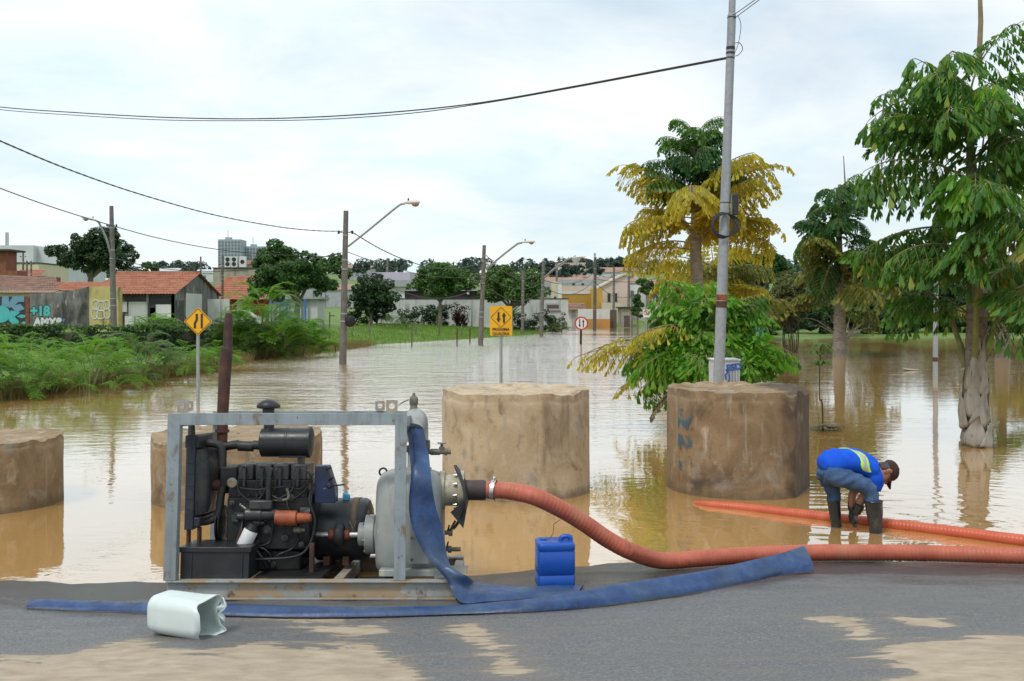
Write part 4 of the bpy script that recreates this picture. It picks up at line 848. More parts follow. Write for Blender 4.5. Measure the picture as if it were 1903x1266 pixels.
# grey steel pole behind the brown ring, leaning
YP = 15.9; gp_ = thing('steel_pole', 'tall galvanised steel pole leaning right behind the brown concrete ring', 'pole', (P(1331, 790, YP).x, YP, 0))
def gpt(py): return P(1335.5+(710-py)*25.5/710, py, YP)
MB().tube([gpt(870), gpt(700), gpt(560), gpt(200), gpt(28), gpt(26), gpt(-160)], [.078, .084, .083, .066, .066, .053, .050], 20).build('shaft', MATS['galvanised'], gp_)
for y, hgt, m in ((553, .045, 'rust_orange'), (566, .05, 'rust_brown')):
    c = gpt(y); MB().lathe([(.0855, -hgt), (.0855, hgt)], c, (0.035, 0, 1), 20).build('rust_band', MATS[m], gp_)
for y, hgt in ((90, .022), (99, .014), (108, .009), (377, .006), (397, .008), (33, .008)): MB().lathe([(.071 if y < 200 else .079, -hgt), (.071 if y < 200 else .079, hgt)], gpt(y), (.035, 0, 1), 16).build('strap', MATS['cable_black'], gp_)
c = gpt(380)+Vector((.15, 0, 0)); MB().box(c+Vector((-.045, -.06, -.17)), c+Vector((.05, .06, .16))).build('junction_box', MATS['satin_black'], gp_, bevel=.015)
for k in range(6):
    c = gpt(420)+Vector((-.05+.012*k, -.10-.01*k, 0)); MB().tube([c+Vector(((.17+.008*k)*math.cos(t), 0, (.20-.006*k)*math.sin(t))) for t in np.linspace(0, 2*PI, 24)], .008, 6, cap=False).build('cable_coil', MATS['cable_black'], gp_)
q = gpt(105); MB().tube(cat_rom([q, q+Vector((.12, 0, .02)), q+Vector((.19, 0, .12)), q+Vector((.14, 0, .21)), q+Vector((.05, 0, .2))], 6), .006, 6).build('cable_loop', MATS['cable_black'], gp_)
q = gpt(30); MB().tube(cat_rom([q+Vector((.08, -.05, 0)), q+Vector((.13, -.05, -.15)), q+Vector((.1, -.05, -.4)), q+Vector((.02, -.08, -.62))], 6), .005, 6).build('drop_cable', MATS['cable_black'], gp_)
# white cabinet behind the ring
cb = P(1360, 712, 16.4); cab = thing('utility_cabinet', 'white utility cabinet with blue scribbles behind the brown ring', 'cabinet', (cb.x, cb.y, 0))
x0, x1, zt_ = P(1327, 690, 16.3).x, P(1375, 690, 16.3).x, P(1360, 671, 16.3).z
MB().box((x0, 16.3, -.5), (x1, 16.75, zt_)).build('cabinet_body', MATS['box_white'], cab, bevel=.01)
MB().box((x0-.015, 16.28, zt_+.001), (x1+.015, 16.77, zt_+.03)).build('cabinet_lid', MATS['box_white'], cab, bevel=.008)
for i in range(4): xx = x1-.17+i*.045; MB().box((xx, 16.292, .3), (xx+.012, 16.2995, zt_-.1)).build('louvre', MATS['galvanised'], cab)
tm = text_mesh('ESD', .14, .006); o = from_mesh('scribble', tm, MATS['paint_blue'], cab); o.rotation_euler = (PI/2, rad(-8), 0); o.location = P(1364, 683, 16.29)-cab.location
MB().tube(cat_rom([P(1350, 706, 16.285), P(1348, 697, 16.285), P(1353, 692, 16.285), P(1349, 687, 16.285)], 6), .012, 6).build('scribble', MATS['paint_blue'], cab)
MB().tube(cat_rom([P(1353, 710, 16.285), P(1356, 703, 16.285), P(1355, 696, 16.285)], 6), .010, 6).build('scribble', MATS['paint_blue'], cab)

def arrow(cx, cz, y, hgt, w, up, hw, hh):
    k = 1 if up else -1
    return [(cx-w/2, y, cz-k*hgt/2), (cx+w/2, y, cz-k*hgt/2), (cx+w/2, y, cz+k*(hgt/2-hh)), (cx+hw/2, y, cz+k*(hgt/2-hh)), (cx, y, cz+k*hgt/2), (cx-hw/2, y, cz+k*(hgt/2-hh)), (cx-w/2, y, cz+k*(hgt/2-hh))]
def rounded_poly(pts, r, n=4):
    out = []; m = len(pts)
    for i in range(m):
        p = Vector(pts[i]); a = (Vector(pts[i-1])-p).normalized(); b = (Vector(pts[(i+1) % m])-p).normalized()
        for k in range(n+1):
            f = k/n; out.append((p+a*r*(1-f))*(1-f)+(p+b*r*f)*f if False else p+a*(r*(1-f)**2)+b*(r*f**2))
    return out
# diamond: narrowing road
Y = 24.0; s = Y/F; sg = thing('road_sign', 'yellow diamond road sign with a narrowing lane symbol above the bank', 'road sign', (P(368, 700, Y).x, Y, 0))
MB().tube([(sg.location.x, Y, -.5), P(368, 590, Y)], 3.2*s, 12).build('post', MATS['galvanised'], sg)
c = P(368, 597.5, Y-.06); R_ = 26.5*s
def dia(R, y): return rounded_poly([(c.x-R, y, c.z), (c.x, y, c.z-R), (c.x+R, y, c.z), (c.x, y, c.z+R)], R*.12)
pl = MB().prism(dia(R_, c.y), (0, .012, 0)).build('sign_plate', MATS['sign_yellow'], sg)
def outline(f, Ro, Ri, y, t=.002):
    a = f(Ro, y); b = f(Ri, y); n = len(a); return MB().add(list(a)+list(b), [(i, (i+1) % n, n+(i+1) % n, n+i) for i in range(n)])
outline(dia, R_*.94, R_*.88, c.y-.004).build('border', MATS['sign_black'], pl)
def u_(x, z): return (c.x+x*s, c.y-.005, c.z+z*s)
MB().add([u_(-8, -13), u_(-3.5, -13), u_(-3.5, -4), u_(0, 2), u_(0, 14), u_(-4.5, 14), u_(-4.5, 3), u_(-8, -3)], [(0, 1, 2, 7), (7, 2, 3, 6), (6, 3, 4, 5)]).build('lane_symbol', MATS['sign_black'], pl)
MB().add([u_(5, -13), u_(9, -13), u_(9, 14), u_(5, 14)], [(0, 1, 2, 3)]).build('lane_symbol', MATS['sign_black'], pl)
# square yellow sign with wording
Y = 22.6; s = Y/F; sg = thing('road_sign', 'square yellow road sign with opposing arrows and two words', 'road sign', (P(931, 700, Y).x, Y, 0))
MB().tube([(sg.location.x, Y, -.5), P(931, 585, Y)], 2.9*s, 12).build('post', MATS['galvanised'], sg)
a, b = P(910.5, 624, Y-.06), P(952, 569, Y-.06); cy = a.y
pl = MB().prism(rounded_poly([(a.x, cy, a.z), (b.x, cy, a.z), (b.x, cy, b.z), (a.x, cy, b.z)], .03), (0, .012, 0)).build('sign_plate', MATS['sign_yellow'], sg)
c = P(931, 590, Y-.06); R_ = 19.5*s
outline(dia, R_, R_*.935, cy-.004).build('border', MATS['sign_black'], pl)
for dx_, up in ((-4.5, False), (5.5, True)): MB().prism(arrow(c.x+dx_*s, c.z, cy-.008, 20*s, 3.6*s, up, 8*s, 8*s), (0, .003, 0)).build('arrow', MATS['sign_black'], pl)
for wd_, yy in (('PRÓXIMA', 612.5), ('QUADRA', 620.5)):
    tm = text_mesh(wd_, 7.4*s, .0018); o = from_mesh('lettering', tm, MATS['sign_black'], pl); q = P(931, yy, Y-.068); o.rotation_euler = (PI/2, 0, 0); o.location = q-sg.location-pl.location
# round two-way sign
b = Wt(1080, 671); Y = b.y; s = Y/F; sg = thing('road_sign', 'round white road sign with a red rim and two arrows in the flood', 'road sign', (b.x, Y, 0))
MB().tube([(b.x, Y, -.5), P(1080, 605, Y)], 1.6*s, 10).build('post', MATS['galvanised'], sg)
MB().tube([P(1079.3, 640, Y-.03), P(1079.8, 612, Y-.03)], 2.0*s, 8).build('dark_sleeve', MATS['grime_black'], sg)
c = P(1080.5, 601, Y-.09)
pl = MB().lathe([(12.6*s, 0), (12.6*s, .015)], c, (0, 1, 0), 40).build('sign_plate', MATS['sign_white'], sg)
def circ(R, y): return [(c.x+R*math.cos(t), y, c.z+R*math.sin(t)) for t in np.linspace(0, 2*PI, 40, endpoint=False)]
outline(circ, 12.6*s, 10.2*s, c.y-.005).build('rim', MATS['sign_red'], pl)
for dx_, up in ((-3.2, False), (3.4, True)): MB().prism(arrow(c.x+dx_*s, c.z, c.y-.01, 15*s, 1.9*s, up, 4.4*s, 4.5*s), (0, .004, 0)).build('arrow', MATS['sign_black'], pl)
# no-parking sign
Y = 105; s = Y/F; q = P(1201, 582, Y); sg = thing('road_sign', 'small white no parking sign left of the bush', 'road sign', (q.x, Y, 0))
MB().tube([(q.x, Y, -.3), P(1201, 590, Y)], 1.2*s, 8).build('post', MATS['galvanised'], sg)
pl = MB().prism(rounded_poly([P(1195.5, 590, Y-.1), P(1207, 590, Y-.1), P(1207, 575, Y-.1), P(1195.5, 575, Y-.1)], .05), (0, .02, 0)).build('sign_plate', MATS['sign_white'], sg)
c = P(1201, 581, Y-.11)
outline(circ, 4.6*s, 3.5*s, c.y-.002).build('red_ring', MATS['sign_red'], pl)
MB().obox(c+Vector((0, -.004, 0)), (3.6*s*.7, 0, -3.6*s*.7), (0, .002, 0), (.45*s, 0, .45*s)).build('red_bar', MATS['sign_red'], pl)
tm = text_mesh('E', 5.5*s, .01); o = from_mesh('lettering', tm, MATS['sign_black'], pl); o.rotation_euler = (PI/2, 0, 0); o.location = c+Vector((0, .004, 0))-sg.location-pl.location

# cables
def cable(name, pts, r, label, twist=False, mat='cable_black', group=None):
    p = cat_rom(pts, 14)
    if twist:
        p = resample(p, .09); rr = [r*(1+.16*math.sin(i*1.3)) for i in range(len(p))]
    else: rr = r
    o = MB().tube(p, rr, 6).build(name, MATS[mat], smooth=180, fix=False); return tag(o, label, 'cable', group)
up = [(-160, 178), (0, 199), (150, 210), (300, 218), (450, 221), (600, 217), (760, 206), (900, 190), (1060, 162), (1220, 132), (1352, 107)]
Yc_ = lambda x, y0, y1, x0, x1: y0+(y1-y0)*(x-x0)/(x1-x0)
cable('overhead_cable', [P(x, y, Yc_(x, 30, YP, -160, 1352)) for x, y in up], .014, 'long black cable sagging from the steel pole across the sky, upper of two strands')
cable('overhead_cable', [P(x, y+(5 if x < 900 else 2)+(-1.5 if 300 < x < 600 else 0), Yc_(x, 30.2, YP+.1, -160, 1352)) for x, y in up], .010, 'thin black cable running just below the long sagging one')
cable('overhead_cable', [P(x, y, Yc_(x, 17, p1b.y, -120, 637)) for x, y in ((-120, 208), (0, 262), (130, 316), (260, 361), (400, 400), (520, 422), (590, 429), (636, 430))], .018, 'twisted black cable running down from upper left to the nearest lamp pole', True)
cable('overhead_cable', [P(x, y, Yc_(x, 20, p1b.y, -120, 637)) for x, y in ((-120, 303), (0, 350), (100, 386), (200, 417), (300, 444), (400, 463), (500, 473), (636, 478))], .013, 'thin black cable passing in front of the pole by the yellow wall')
def span(a, b, sag, n=8): return [a.lerp(b, i/n)+Vector((0, 0, -sag*4*(i/n)*(1-i/n))) for i in range(n+1)]
Zp = lambda b, py: P(0, py, b.y).z
A = lambda b, py, px: P(px, py, b.y)
cable('overhead_cable', span(A(p1b, 430, 652), A(p2b, 487, 896), .9), .022, 'black cable sagging between the two nearest lamp poles, upper one', True)
cable('overhead_cable', span(A(p1b, 468, 645), A(p2b, 512, 896), .5), .014, 'black cable between the two nearest lamp poles, middle one')
cable('overhead_cable', span(A(p1b, 485, 645), A(p2b, 528, 896), 1.2), .014, 'black cable between the two nearest lamp poles, lowest one')
cable('overhead_cable', span(A(p2b, 475, 904), A(p3b, 505, 1008), 1.0), .025, 'black cable sagging between the second and third lamp poles, upper one', True)
cable('overhead_cable', span(A(p2b, 512, 904), A(p3b, 525, 1008), .7), .018, 'black cable between the second and third lamp poles, middle one')
cable('overhead_cable', span(A(p2b, 530, 904), A(p3b, 538, 1008), 1.0), .018, 'black cable between the second and third lamp poles, lowest one')
far = [P(1075, 508, 116), P(1140, 515, 130)]
for i, (a, b, sg_) in enumerate(((A(p3b, 508, 1009), P(1106, 492, 116), .8), (A(p3b, 520, 1009), P(1106, 505, 116), .8), (A(p3b, 532, 1009), P(1106, 518, 116), 1.2), (P(1106, 505, 116), P(1141, 512, 130), .4), (P(1106, 525, 116), P(1175, 550, 128), .8), (P(1141, 503, 130), P(1290, 490, 120), .5), (P(1106, 518, 116), P(1260, 505, 110), .7))):
    cable('street_cable', span(a, b, sg_), .03, ['upper street cable right of the third lamp pole', 'second street cable right of the third lamp pole', 'lower street cable right of the third lamp pole', 'short cable between the dark pole and the pink house pole', 'low cable running past the pink house window', 'cable running over the pink house roof towards the yellow palm', 'cable crossing the pink house wall towards the yellow palm'][i])
cable('street_cable', span(A(p4b, 478, 207), A(p1b, 470, 634), .8), .02, 'thin cable running between the yellow wall pole and the nearest lamp pole')
for i, dy_ in enumerate((0, 1.2)): cable('overhead_cable', [gpt(30+8*i), P(1392, 8+6*i, YP-.5), P(1440, -28+6*i, YP-1)], .006, ['upper thin wire leaving the top of the steel pole', 'lower thin wire leaving the top of the steel pole'][i])
# ================================================================ the worker bending over the hose
def Z(zx, zy, Y): return P(1490+zx*.17377, 800+zy*.17377, Y)
YW, YN, YFr = 10.27, 10.13, 10.41            # body plane, near (right) leg, far (left) leg
man = thing('person', 'person in blue shirt, jeans, cap and rubber boots bending over the hose', 'person', (Z(560, 1060, YW).x, YW, 0))
def oval_loft(mb, st, n=24):                   # stations: centre, half thickness in the picture plane, half width in depth
    rings = []; k = len(st)
    for i, (c, hv, hw) in enumerate(st):
        d = (st[min(i+1, k-1)][0]-st[max(i-1, 0)][0]).normalized(); w = Vector((0, 1, 0)); w = (w-d*w.dot(d)).normalized(); u = d.cross(w).normalized()
        rings.append([c+u*(hv*math.sin(t))+w*(hw*math.cos(t)) for t in np.linspace(0, 2*PI, n, endpoint=False)])
    return mb.loft(rings)
def smooth_st(st, sub=5):
    cs = cat_rom([s[0] for s in st], sub); rs = cat_rom([(s[1], s[2], 0) for s in st], sub); return [(c, r.x, r.y) for c, r in zip(cs, rs)]
hd = Z(895, 442, YW); hu = Vector((.985, 0, .17)).normalized(); hf = Vector((.17, 0, -.985)).normalized(); hs = Vector((0, 1, 0))
def H(u, f, s): return hd+hu*u+hf*f+hs*s      # up, forward, sideways of the head
# --- body: trunk, legs, arms, neck and head in one surface
mb = MB()
spine = [(Z(270, 440, YW), .085, .13), (Z(330, 385, YW), .10, .145), (Z(430, 330, YW), .10, .15), (Z(545, 330, YW), .105, .165), (Z(660, 375, YW), .10, .17), (Z(755, 430, YW), .085, .15), (Z(800, 440, YW), .05, .06), (Z(835, 430, YW), .047, .052), (Z(870, 430, YW), .05, .055)]
oval_loft(mb, smooth_st(spine))
legN = [(Z(300, 450, YN+.05), .09), (Z(480, 515, YN+.01), .078), (Z(710, 600, YN), .058), (Z(750, 760, YN), .052), (Z(785, 960, YN), .05), (Z(798, 1075, YN), .04)]
legF = [(Z(295, 460, YFr-.05), .09), (Z(325, 620, YFr), .062), (Z(345, 760, YFr), .052), (Z(360, 930, YFr), .05), (Z(370, 1025, YFr), .04)]
for lg in (legN, legF): mb.tube(cat_rom([l[0] for l in lg], 5), [r.x for r in cat_rom([(l[1], 0, 0) for l in lg], 5)], 14)
armN = [(Z(775, 480, YN+.03), .055), (Z(755, 560, YN+.07), .05), (Z(700, 660, YN+.11), .044), (Z(640, 740, YN+.12), .046), (Z(600, 830, YN+.13), .034), (Z(575, 890, YN+.13), .028)]
armF = [(Z(760, 480, YFr-.03), .055), (Z(690, 560, YFr-.02), .048), (Z(600, 620, YFr-.03), .042), (Z(545, 680, YFr-.05), .043), (Z(535, 790, YFr-.06), .033), (Z(540, 860, YFr-.06), .028)]
for lg in (armN, armF): mb.tube(cat_rom([l[0] for l in lg], 5), [r.x for r in cat_rom([(l[1], 0, 0) for l in lg], 5)], 14)
# head: skull, jaw, nose, brow, ears
rings = []
for (f0, up_, fr, sw) in ((0, -.125, .03, .03), (.018, -.11, .052, .048), (.022, -.08, .078, .062), (.012, -.045, .088, .068), (.002, 0, .096, .073), (-.004, .045, .098, .075), (-.006, .085, .085, .066), (-.006, .11, .055, .045), (-.006, .122, .02, .018)):
    rings.append([H(up_, f0+fr*math.cos(t), sw*math.sin(t)) for t in np.linspace(0, 2*PI, 24, endpoint=False)])
mb.loft(rings)
mb.tube([H(.03, .088, 0), H(.0, .104, 0), H(-.022, .118, 0), H(-.032, .100, 0)], [.010, .013, .016, .012], 10)          # nose
mb.tube([H(.036, .082, -.05), H(.042, .096, -.02), H(.042, .096, .02), H(.036, .082, .05)], .011, 8)                      # brow
mb.tube([H(-.062, .082, -.022), H(-.060, .094, 0), H(-.062, .082, .022)], .009, 8)                                       # lips
mb.tube([H(-.074, .08, -.02), H(-.073, .09, 0), H(-.074, .08, .02)], .009, 8)
for sg_ in (-1, 1):
    mb.tube(cat_rom([H(-.03, -.005, sg_*.072), H(-.01, -.028, sg_*.084), H(.022, -.030, sg_*.088), H(.034, -.012, sg_*.082), H(.022, .004, sg_*.076)], 4), .010, 8)
    mb.tube([H(-.02, -.008, sg_*.074), H(.018, -.012, sg_*.078)], .012, 8)
me = fuse(mb, .0085, 3); me.materials.append(MATS['skin'])
def place(name, me, parent=man):
    o = from_mesh(name, me, None, parent); t = Vector((0, 0, 0)); q = parent
    while q is not None: t += q.location; q = q.parent
    me.transform(Matrix.Translation(-t)); return o
body = place('body', me)
# eyes, glasses, hair
for sg_ in (-1, 1):
    MB().ball(H(.018, .080, sg_*.032), (.011, .011, .011), 10, 8).build('eye', MATS['sign_white'], man, smooth=80)
    MB().tube([H(.012+.02*math.cos(t), .112-.008*abs(math.sin(t)), sg_*.033+.024*math.sin(t)) for t in np.linspace(0, 2*PI, 16)], .0022, 5, cap=False).build('glasses_rim', MATS['sign_black'], man)
    MB().tube([H(.02, .108, sg_*.057), H(.022, .05, sg_*.078), H(.018, -.03, sg_*.083)], .0022, 5).build('glasses_arm', MATS['sign_black'], man)
mb = MB(); rings = []
for (f0, up_, fr, sw) in ((-.035, -.055, .055, .060), (-.03, -.03, .066, .069), (-.02, .01, .078, .0765), (-.012, .05, .088, .079), (-.008, .08, .085, .072)):
    rings.append([H(up_, f0+fr*math.cos(t)-.004, sw*math.sin(t)) for t in np.linspace(rad(95), rad(265), 18)])
vs = [v for r in rings for v in r]; m = 18
mb.add(vs, [(i*m+j, i*m+j+1, (i+1)*m+j+1, (i+1)*m+j) for i in range(4) for j in range(m-1)])
o = mb.build('hair', MATS['hair_dark'], man, smooth=80); o.modifiers.new('s', 'SOLIDIFY').thickness = .006
# cap: crown, button, brim
mb = MB(); rings = []
for (up_, fr, sw) in ((.028, .106, .083), (.045, .109, .086), (.075, .104, .082), (.105, .085, .067), (.125, .055, .044), (.134, .02, .018)):
    rings.append([H(up_, -.004+fr*math.cos(t), sw*math.sin(t)) for t in np.linspace(0, 2*PI, 28, endpoint=False)])
cap = mb.loft(rings).build('cap', MATS['cap_cloth'], man, smooth=70)
MB().ball(H(.136, -.004, 0), .010, 10, 6).build('cap_button', MATS['cap_cloth'], cap)
vs = []; n = 15
for k, ext in enumerate((0, .03, .06, .085)):
    for j in range(n):
        t = rad(-72+144*j/(n-1)); e = ext*(math.cos(t*.95)**.6); vs.append(H(.034-.018*(ext/.085)-.016*abs(math.sin(t))**2, -.004+(.103+e)*math.cos(t*.98)+.0, (.086+e*.15)*math.sin(t)))
o = MB().add(vs, [(k*n+j, k*n+j+1, (k+1)*n+j+1, (k+1)*n+j) for k in range(3) for j in range(n-1)]).build('cap_brim', MATS['cap_brim'], cap, smooth=80); o.modifiers.new('s', 'SOLIDIFY').thickness = .004
# --- shirt with short sleeves, hem over the waist
mb = MB()
sh_st = [(Z(205, 405, YW), .045, .12), (Z(255, 370, YW), .105, .175), (Z(320, 345, YW), .128, .192), (Z(430, 325, YW), .128, .195), (Z(545, 325, YW), .126, .200), (Z(650, 365, YW), .122, .205), (Z(740, 415, YW), .108, .195), (Z(795, 430, YW), .075, .12), (Z(826, 428, YW), .058, .066)]
oval_loft(mb, smooth_st(sh_st), 32)
mb.tube(cat_rom([Z(745, 430, YN+.06), Z(780, 500, YN+.03), Z(795, 570, YN+.04), Z(785, 625, YN+.06)], 5), [r.x for r in cat_rom([(.085, 0, 0), (.082, 0, 0), (.072, 0, 0), (.066, 0, 0)], 5)], 18)
mb.tube(cat_rom([Z(735, 440, YFr-.06), Z(740, 510, YFr-.03), Z(710, 570, YFr-.03)], 5), [r.x for r in cat_rom([(.085, 0, 0), (.08, 0, 0), (.068, 0, 0)], 5)], 18)
me = fuse(mb, .012, 5)
rg = random.Random(3)
for v in me.vertices:                          # folds of slack cloth across the belly and sleeve
    q = v.co; a = math.sin(q.x*58+q.z*42+2*pnoise(q*7))*.0075*max(0, pnoise((q.x*5, q.y*4, q.z*5+3))+.5); v.co += v.normal*a
me.materials.append(MATS['shirt_blue']); shirt = place('shirt', me)
# reflective band across the back: three strips lying on the shirt
def torso_at(f):
    st = smooth_st(sh_st, 12); i = min(len(st)-2, max(1, int(f*(len(st)-1)))); c, hv, hw = st[i]; d = (st[i+1][0]-st[i-1][0]).normalized(); w = (hs-d*hs.dot(d)).normalized(); u = d.cross(w).normalized(); return c, hv, hw, u, w, d
from mathutils.bvhtree import BVHTree
bv = BVHTree.FromPolygons([v.co+man.location for v in me.vertices], [tuple(p.vertices) for p in me.polygons])
pathm = [(400, 200), (455, 215), (520, 250), (575, 310), (605, 370), (628, 440), (632, 462)]
wid = [(.0, .10)]
def strip(off, hw, name, mat, lift):
    vs = []; k = 0
    pts = cat_rom([Z(x, y, YW) for x, y in pathm], 6)
    ys_ = np.linspace(YW+.03, YN-.075, len(pts))
    for i, p in enumerate(pts):
        d = (pts[min(i+1, len(pts)-1)]-pts[max(i-1, 0)]).normalized(); sd = Vector((-d.z, 0, d.x))
        for e in (-1, -.33, .33, 1):
            q = p+sd*(off+e*hw); q = Vector((q.x, ys_[i], q.z)); h = bv.find_nearest(q+Vector((0, -.03, .03)))
            vs.append(h[0]+h[1]*lift)
    o = MB().add(vs, [(i*4+j, i*4+j+1, (i+1)*4+j+1, (i+1)*4+j) for i in range(len(pts)-1) for j in range(3)]).build(name, MATS[mat], shirt, smooth=80); o.modifiers.new('s', 'SOLIDIFY').thickness = .002
strip(0, .034, 'hivis_band', 'hivis', .004); strip(0, .015, 'reflective_stripe', 'reflex_grey', .008)
# --- jeans
mb = MB()
oval_loft(mb, smooth_st([(Z(215, 400, YW), .06, .13), (Z(250, 425, YW), .10, .168), (Z(300, 420, YW), .115, .182), (Z(380, 385, YW), .112, .178), (Z(440, 360, YW), .09, .16)]), 28)
jn = [(Z(275, 445, YN+.06), .112), (Z(380, 485, YN+.02), .108), (Z(500, 525, YN), .100), (Z(620, 570, YN), .090), (Z(700, 605, YN), .083), (Z(738, 670, YN), .073), (Z(752, 740, YN), .070), (Z(760, 775, YN), .064)]
jf = [(Z(265, 450, YFr-.06), .110), (Z(290, 530, YFr-.02), .094), (Z(325, 620, YFr), .078), (Z(340, 690, YFr), .070), (Z(345, 745, YFr), .069), (Z(347, 775, YFr), .055)]
for lg in (jn, jf): mb.tube(cat_rom([l[0] for l in lg], 5), [r.x for r in cat_rom([(l[1], 0, 0) for l in lg], 5)], 20)
me = fuse(mb, .012, 4)
for v in me.vertices:
    q = v.co; v.co += v.normal*(math.sin(q.x*34-q.z*70+2.5*pnoise(q*6))*.0085*max(0, pnoise((q.x*6, q.y*4, q.z*6+9))+.45))
me.materials.append(MATS['denim']); jeans = place('jeans', me)
MB().tube([Z(205, 372, YN+.09), Z(196, 415, YN+.10)], .007, 8, flat=.4).build('belt_loop', MATS['denim'], jeans)
# --- boots
def boot(top, bot, rt_, rb_, toe):
    ax = (bot-top); mb = MB(); n = 20; rings = []
    prof = [(0, rt_*.93, 1), (0, rt_, 1), (.05, rt_, 1), (.35, rt_*.94, 1), (.6, rb_*1.12, 1), (.82, rb_, 1), (.95, rb_*1.02, 1), (1.3, rb_*1.05, 1)]
    for f, r, _ in prof: 
        c = top+ax*f; rings.append([c+Vector((r*1.05*math.cos(t), r*.95*math.sin(t), 0)) for t in np.linspace(0, 2*PI, n, endpoint=False)])
    mb.loft(rings)
    c = top+ax*1.05; mb.ball((c.x+toe*.4, c.y, c.z-.062), (rb_*1.1+toe*.5, rb_*.95, .06), 16, 8)
    b = fuse(mb, .009, 2); b.materials.append(MATS['boot_rubber']); o = place('boot', b)
    MB().tube([top+Vector((rt_*1.05*math.cos(t), rt_*.97*math.sin(t), .002)) for t in np.linspace(0, 2*PI, 25)], .006, 6, cap=False).build('boot_rim', MATS['boot_rubber'], o)
    return o
boot(Z(768, 758, YN), Z(795, 1098, YN), .083, .060, .13)
boot(Z(342, 752, YFr), Z(370, 1032, YFr), .064, .050, .11)
# --- gloves: palm, four bent fingers and a thumb closed on the hose, long cuff
def glove(wr, el, hand, side):
    mb = MB(); d = (hand-wr).normalized(); across = Vector((0, 1, 0)); across = (across-d*across.dot(d)).normalized(); nrm = d.cross(across).normalized()
    if nrm.x < 0: nrm = -nrm
    cuff = wr+(wr-hand).normalized()*.10
    mb.tube([cuff, cuff.lerp(wr, .5), wr], [.052, .049, .043], 14)
    rings = []
    for f, hw, ht in ((0, .034, .026), (.3, .040, .026), (.7, .046, .024), (1, .045, .020)):
        c = wr+d*(.095*f); rings.append([c+across*(hw*math.cos(t))+nrm*(ht*math.sin(t)) for t in np.linspace(0, 2*PI, 16, endpoint=False)])
    mb.loft(rings); kn = wr+d*.088
    for i, (ln, o_) in enumerate(((.82, -.033), (1.0, -.011), (.95, .012), (.75, .034))):
        b0 = kn+across*o_; b1 = b0+d*(.035*ln)+nrm*(.010); b2 = b1+d*(.018*ln)+nrm*(.028*ln); b3 = b2-d*(.012*ln)+nrm*(.022*ln)
        mb.tube([b0-d*.012, b0, b1, b2, b3], [.010, .0115, .0105, .0095, .007], 9)
    tb = wr+d*.03+across*(-.036*side); mb.tube([tb, tb+across*(-.022*side)+d*.02+nrm*.012, tb+across*(-.026*side)+d*.045+nrm*.028, tb+across*(-.018*side)+d*.06+nrm*.042], [.013, .0125, .011, .008], 9)
    m_ = fuse(mb, .0055, 2); m_.materials.append(MATS['boot_rubber']); return place('glove', m_)
glove(Z(580, 885, YN+.13), None, Z(535, 985, YN+.16), 1)
glove(Z(537, 850, YFr-.06), None, Z(525, 950, YFr-.10), -1)
# ================================================================ plants
leafm('leaf_palm', [(0, (.038, .115, .018)), (.5, (.08, .22, .028)), (.85, (.14, .30, .04)), (1, (.32, .38, .06))], .5, .4)
leafm('leaf_palm_bright', [(0, (.085, .25, .018)), (.55, (.14, .38, .026)), (.85, (.22, .44, .045)), (1, (.46, .46, .05))], .45, .45)
leafm('leaf_palm_dark', [(0, (.018, .075, .020)), (.6, (.040, .14, .034)), (1, (.075, .20, .045))], .45, .32)
leafm('leaf_palm_yellow', [(0, (.33, .28, .025)), (.5, (.54, .45, .04)), (.85, (.62, .54, .08)), (1, (.27, .35, .04))], .55, .5)
leafm('leaf_palm_olive', [(0, (0.075, 0.112, 0.018)), (.5, (0.150, 0.180, 0.027)), (1, (0.360, 0.300, 0.045))], .45, .35)
leafm('leaf_green', [(0, (0.030, 0.083, 0.018)), (.6, (0.060, 0.143, 0.027)), (1, (0.112, 0.210, 0.045))], .5, .25)
leafm('leaf_dark', [(0, (0.015, 0.042, 0.013)), (.6, (0.030, 0.072, 0.021)), (1, (0.054, 0.105, 0.027))], .5, .2)
leafm('leaf_mid', [(0, (0.043, 0.109, 0.023)), (.6, (0.080, 0.167, 0.032)), (1, (0.145, 0.232, 0.051))], .5, .3)
leafm('leaf_olive', [(0, (0.075, 0.090, 0.027)), (.6, (0.128, 0.143, 0.045)), (1, (0.195, 0.195, 0.068))], .6, .3)
leafm('leaf_bush', [(0, (.09, .25, .022)), (.6, (.155, .37, .036)), (1, (.27, .43, .07))], .55, .45)
leafm('leaf_far_haze', [(0, (0.045, 0.075, 0.065)), (1, (0.075, 0.110, 0.085))], .8, .1)  # bluish distance haze put into the leaf colour
leafm('leaf_yellow', [(0, (0.280, 0.200, 0.020)), (.6, (0.420, 0.310, 0.030)), (1, (0.300, 0.330, 0.040))], .5, .4)
leafm('leaf_withered', [(0, (0.100, 0.085, 0.050)), (.6, (0.200, 0.170, 0.100)), (1, (0.280, 0.230, 0.130))], .8, .2)
leafm('leaf_croton', [(0, (0.060, 0.020, 0.015)), (.6, (0.110, 0.035, 0.020)), (1, (0.050, 0.050, 0.020))], .5, .2)
pm('bark_palm', [(.3, (.16, .135, .105)), (.7, (.31, .28, .235))], 5, rough=.9, bump=.5, bscale=22, bdist=.012, stretch=(1, 1, 3), layers=[((.07, .055, .042), 5, .55, .68, (1, 1, 2.5), .85)])
pm('bark_sheath', [(.3, (.26, .235, .195)), (.7, (.46, .425, .37))], 3, rough=.85, bump=.4, bscale=14, bdist=.01, stretch=(4, 4, .6), layers=[((.075, .055, .04), 4, .56, .68, (3, 3, .7), .85)])
pm('bark_grey', [(.3, (.14, .12, .10)), (.7, (.26, .23, .195))], 6, rough=.9, bump=.4, stretch=(3, 3, 1))
pm('bark_dark', [(.3, (.035, .028, .022)), (.7, (.075, .062, .05))], 6, rough=.9, bump=.4)
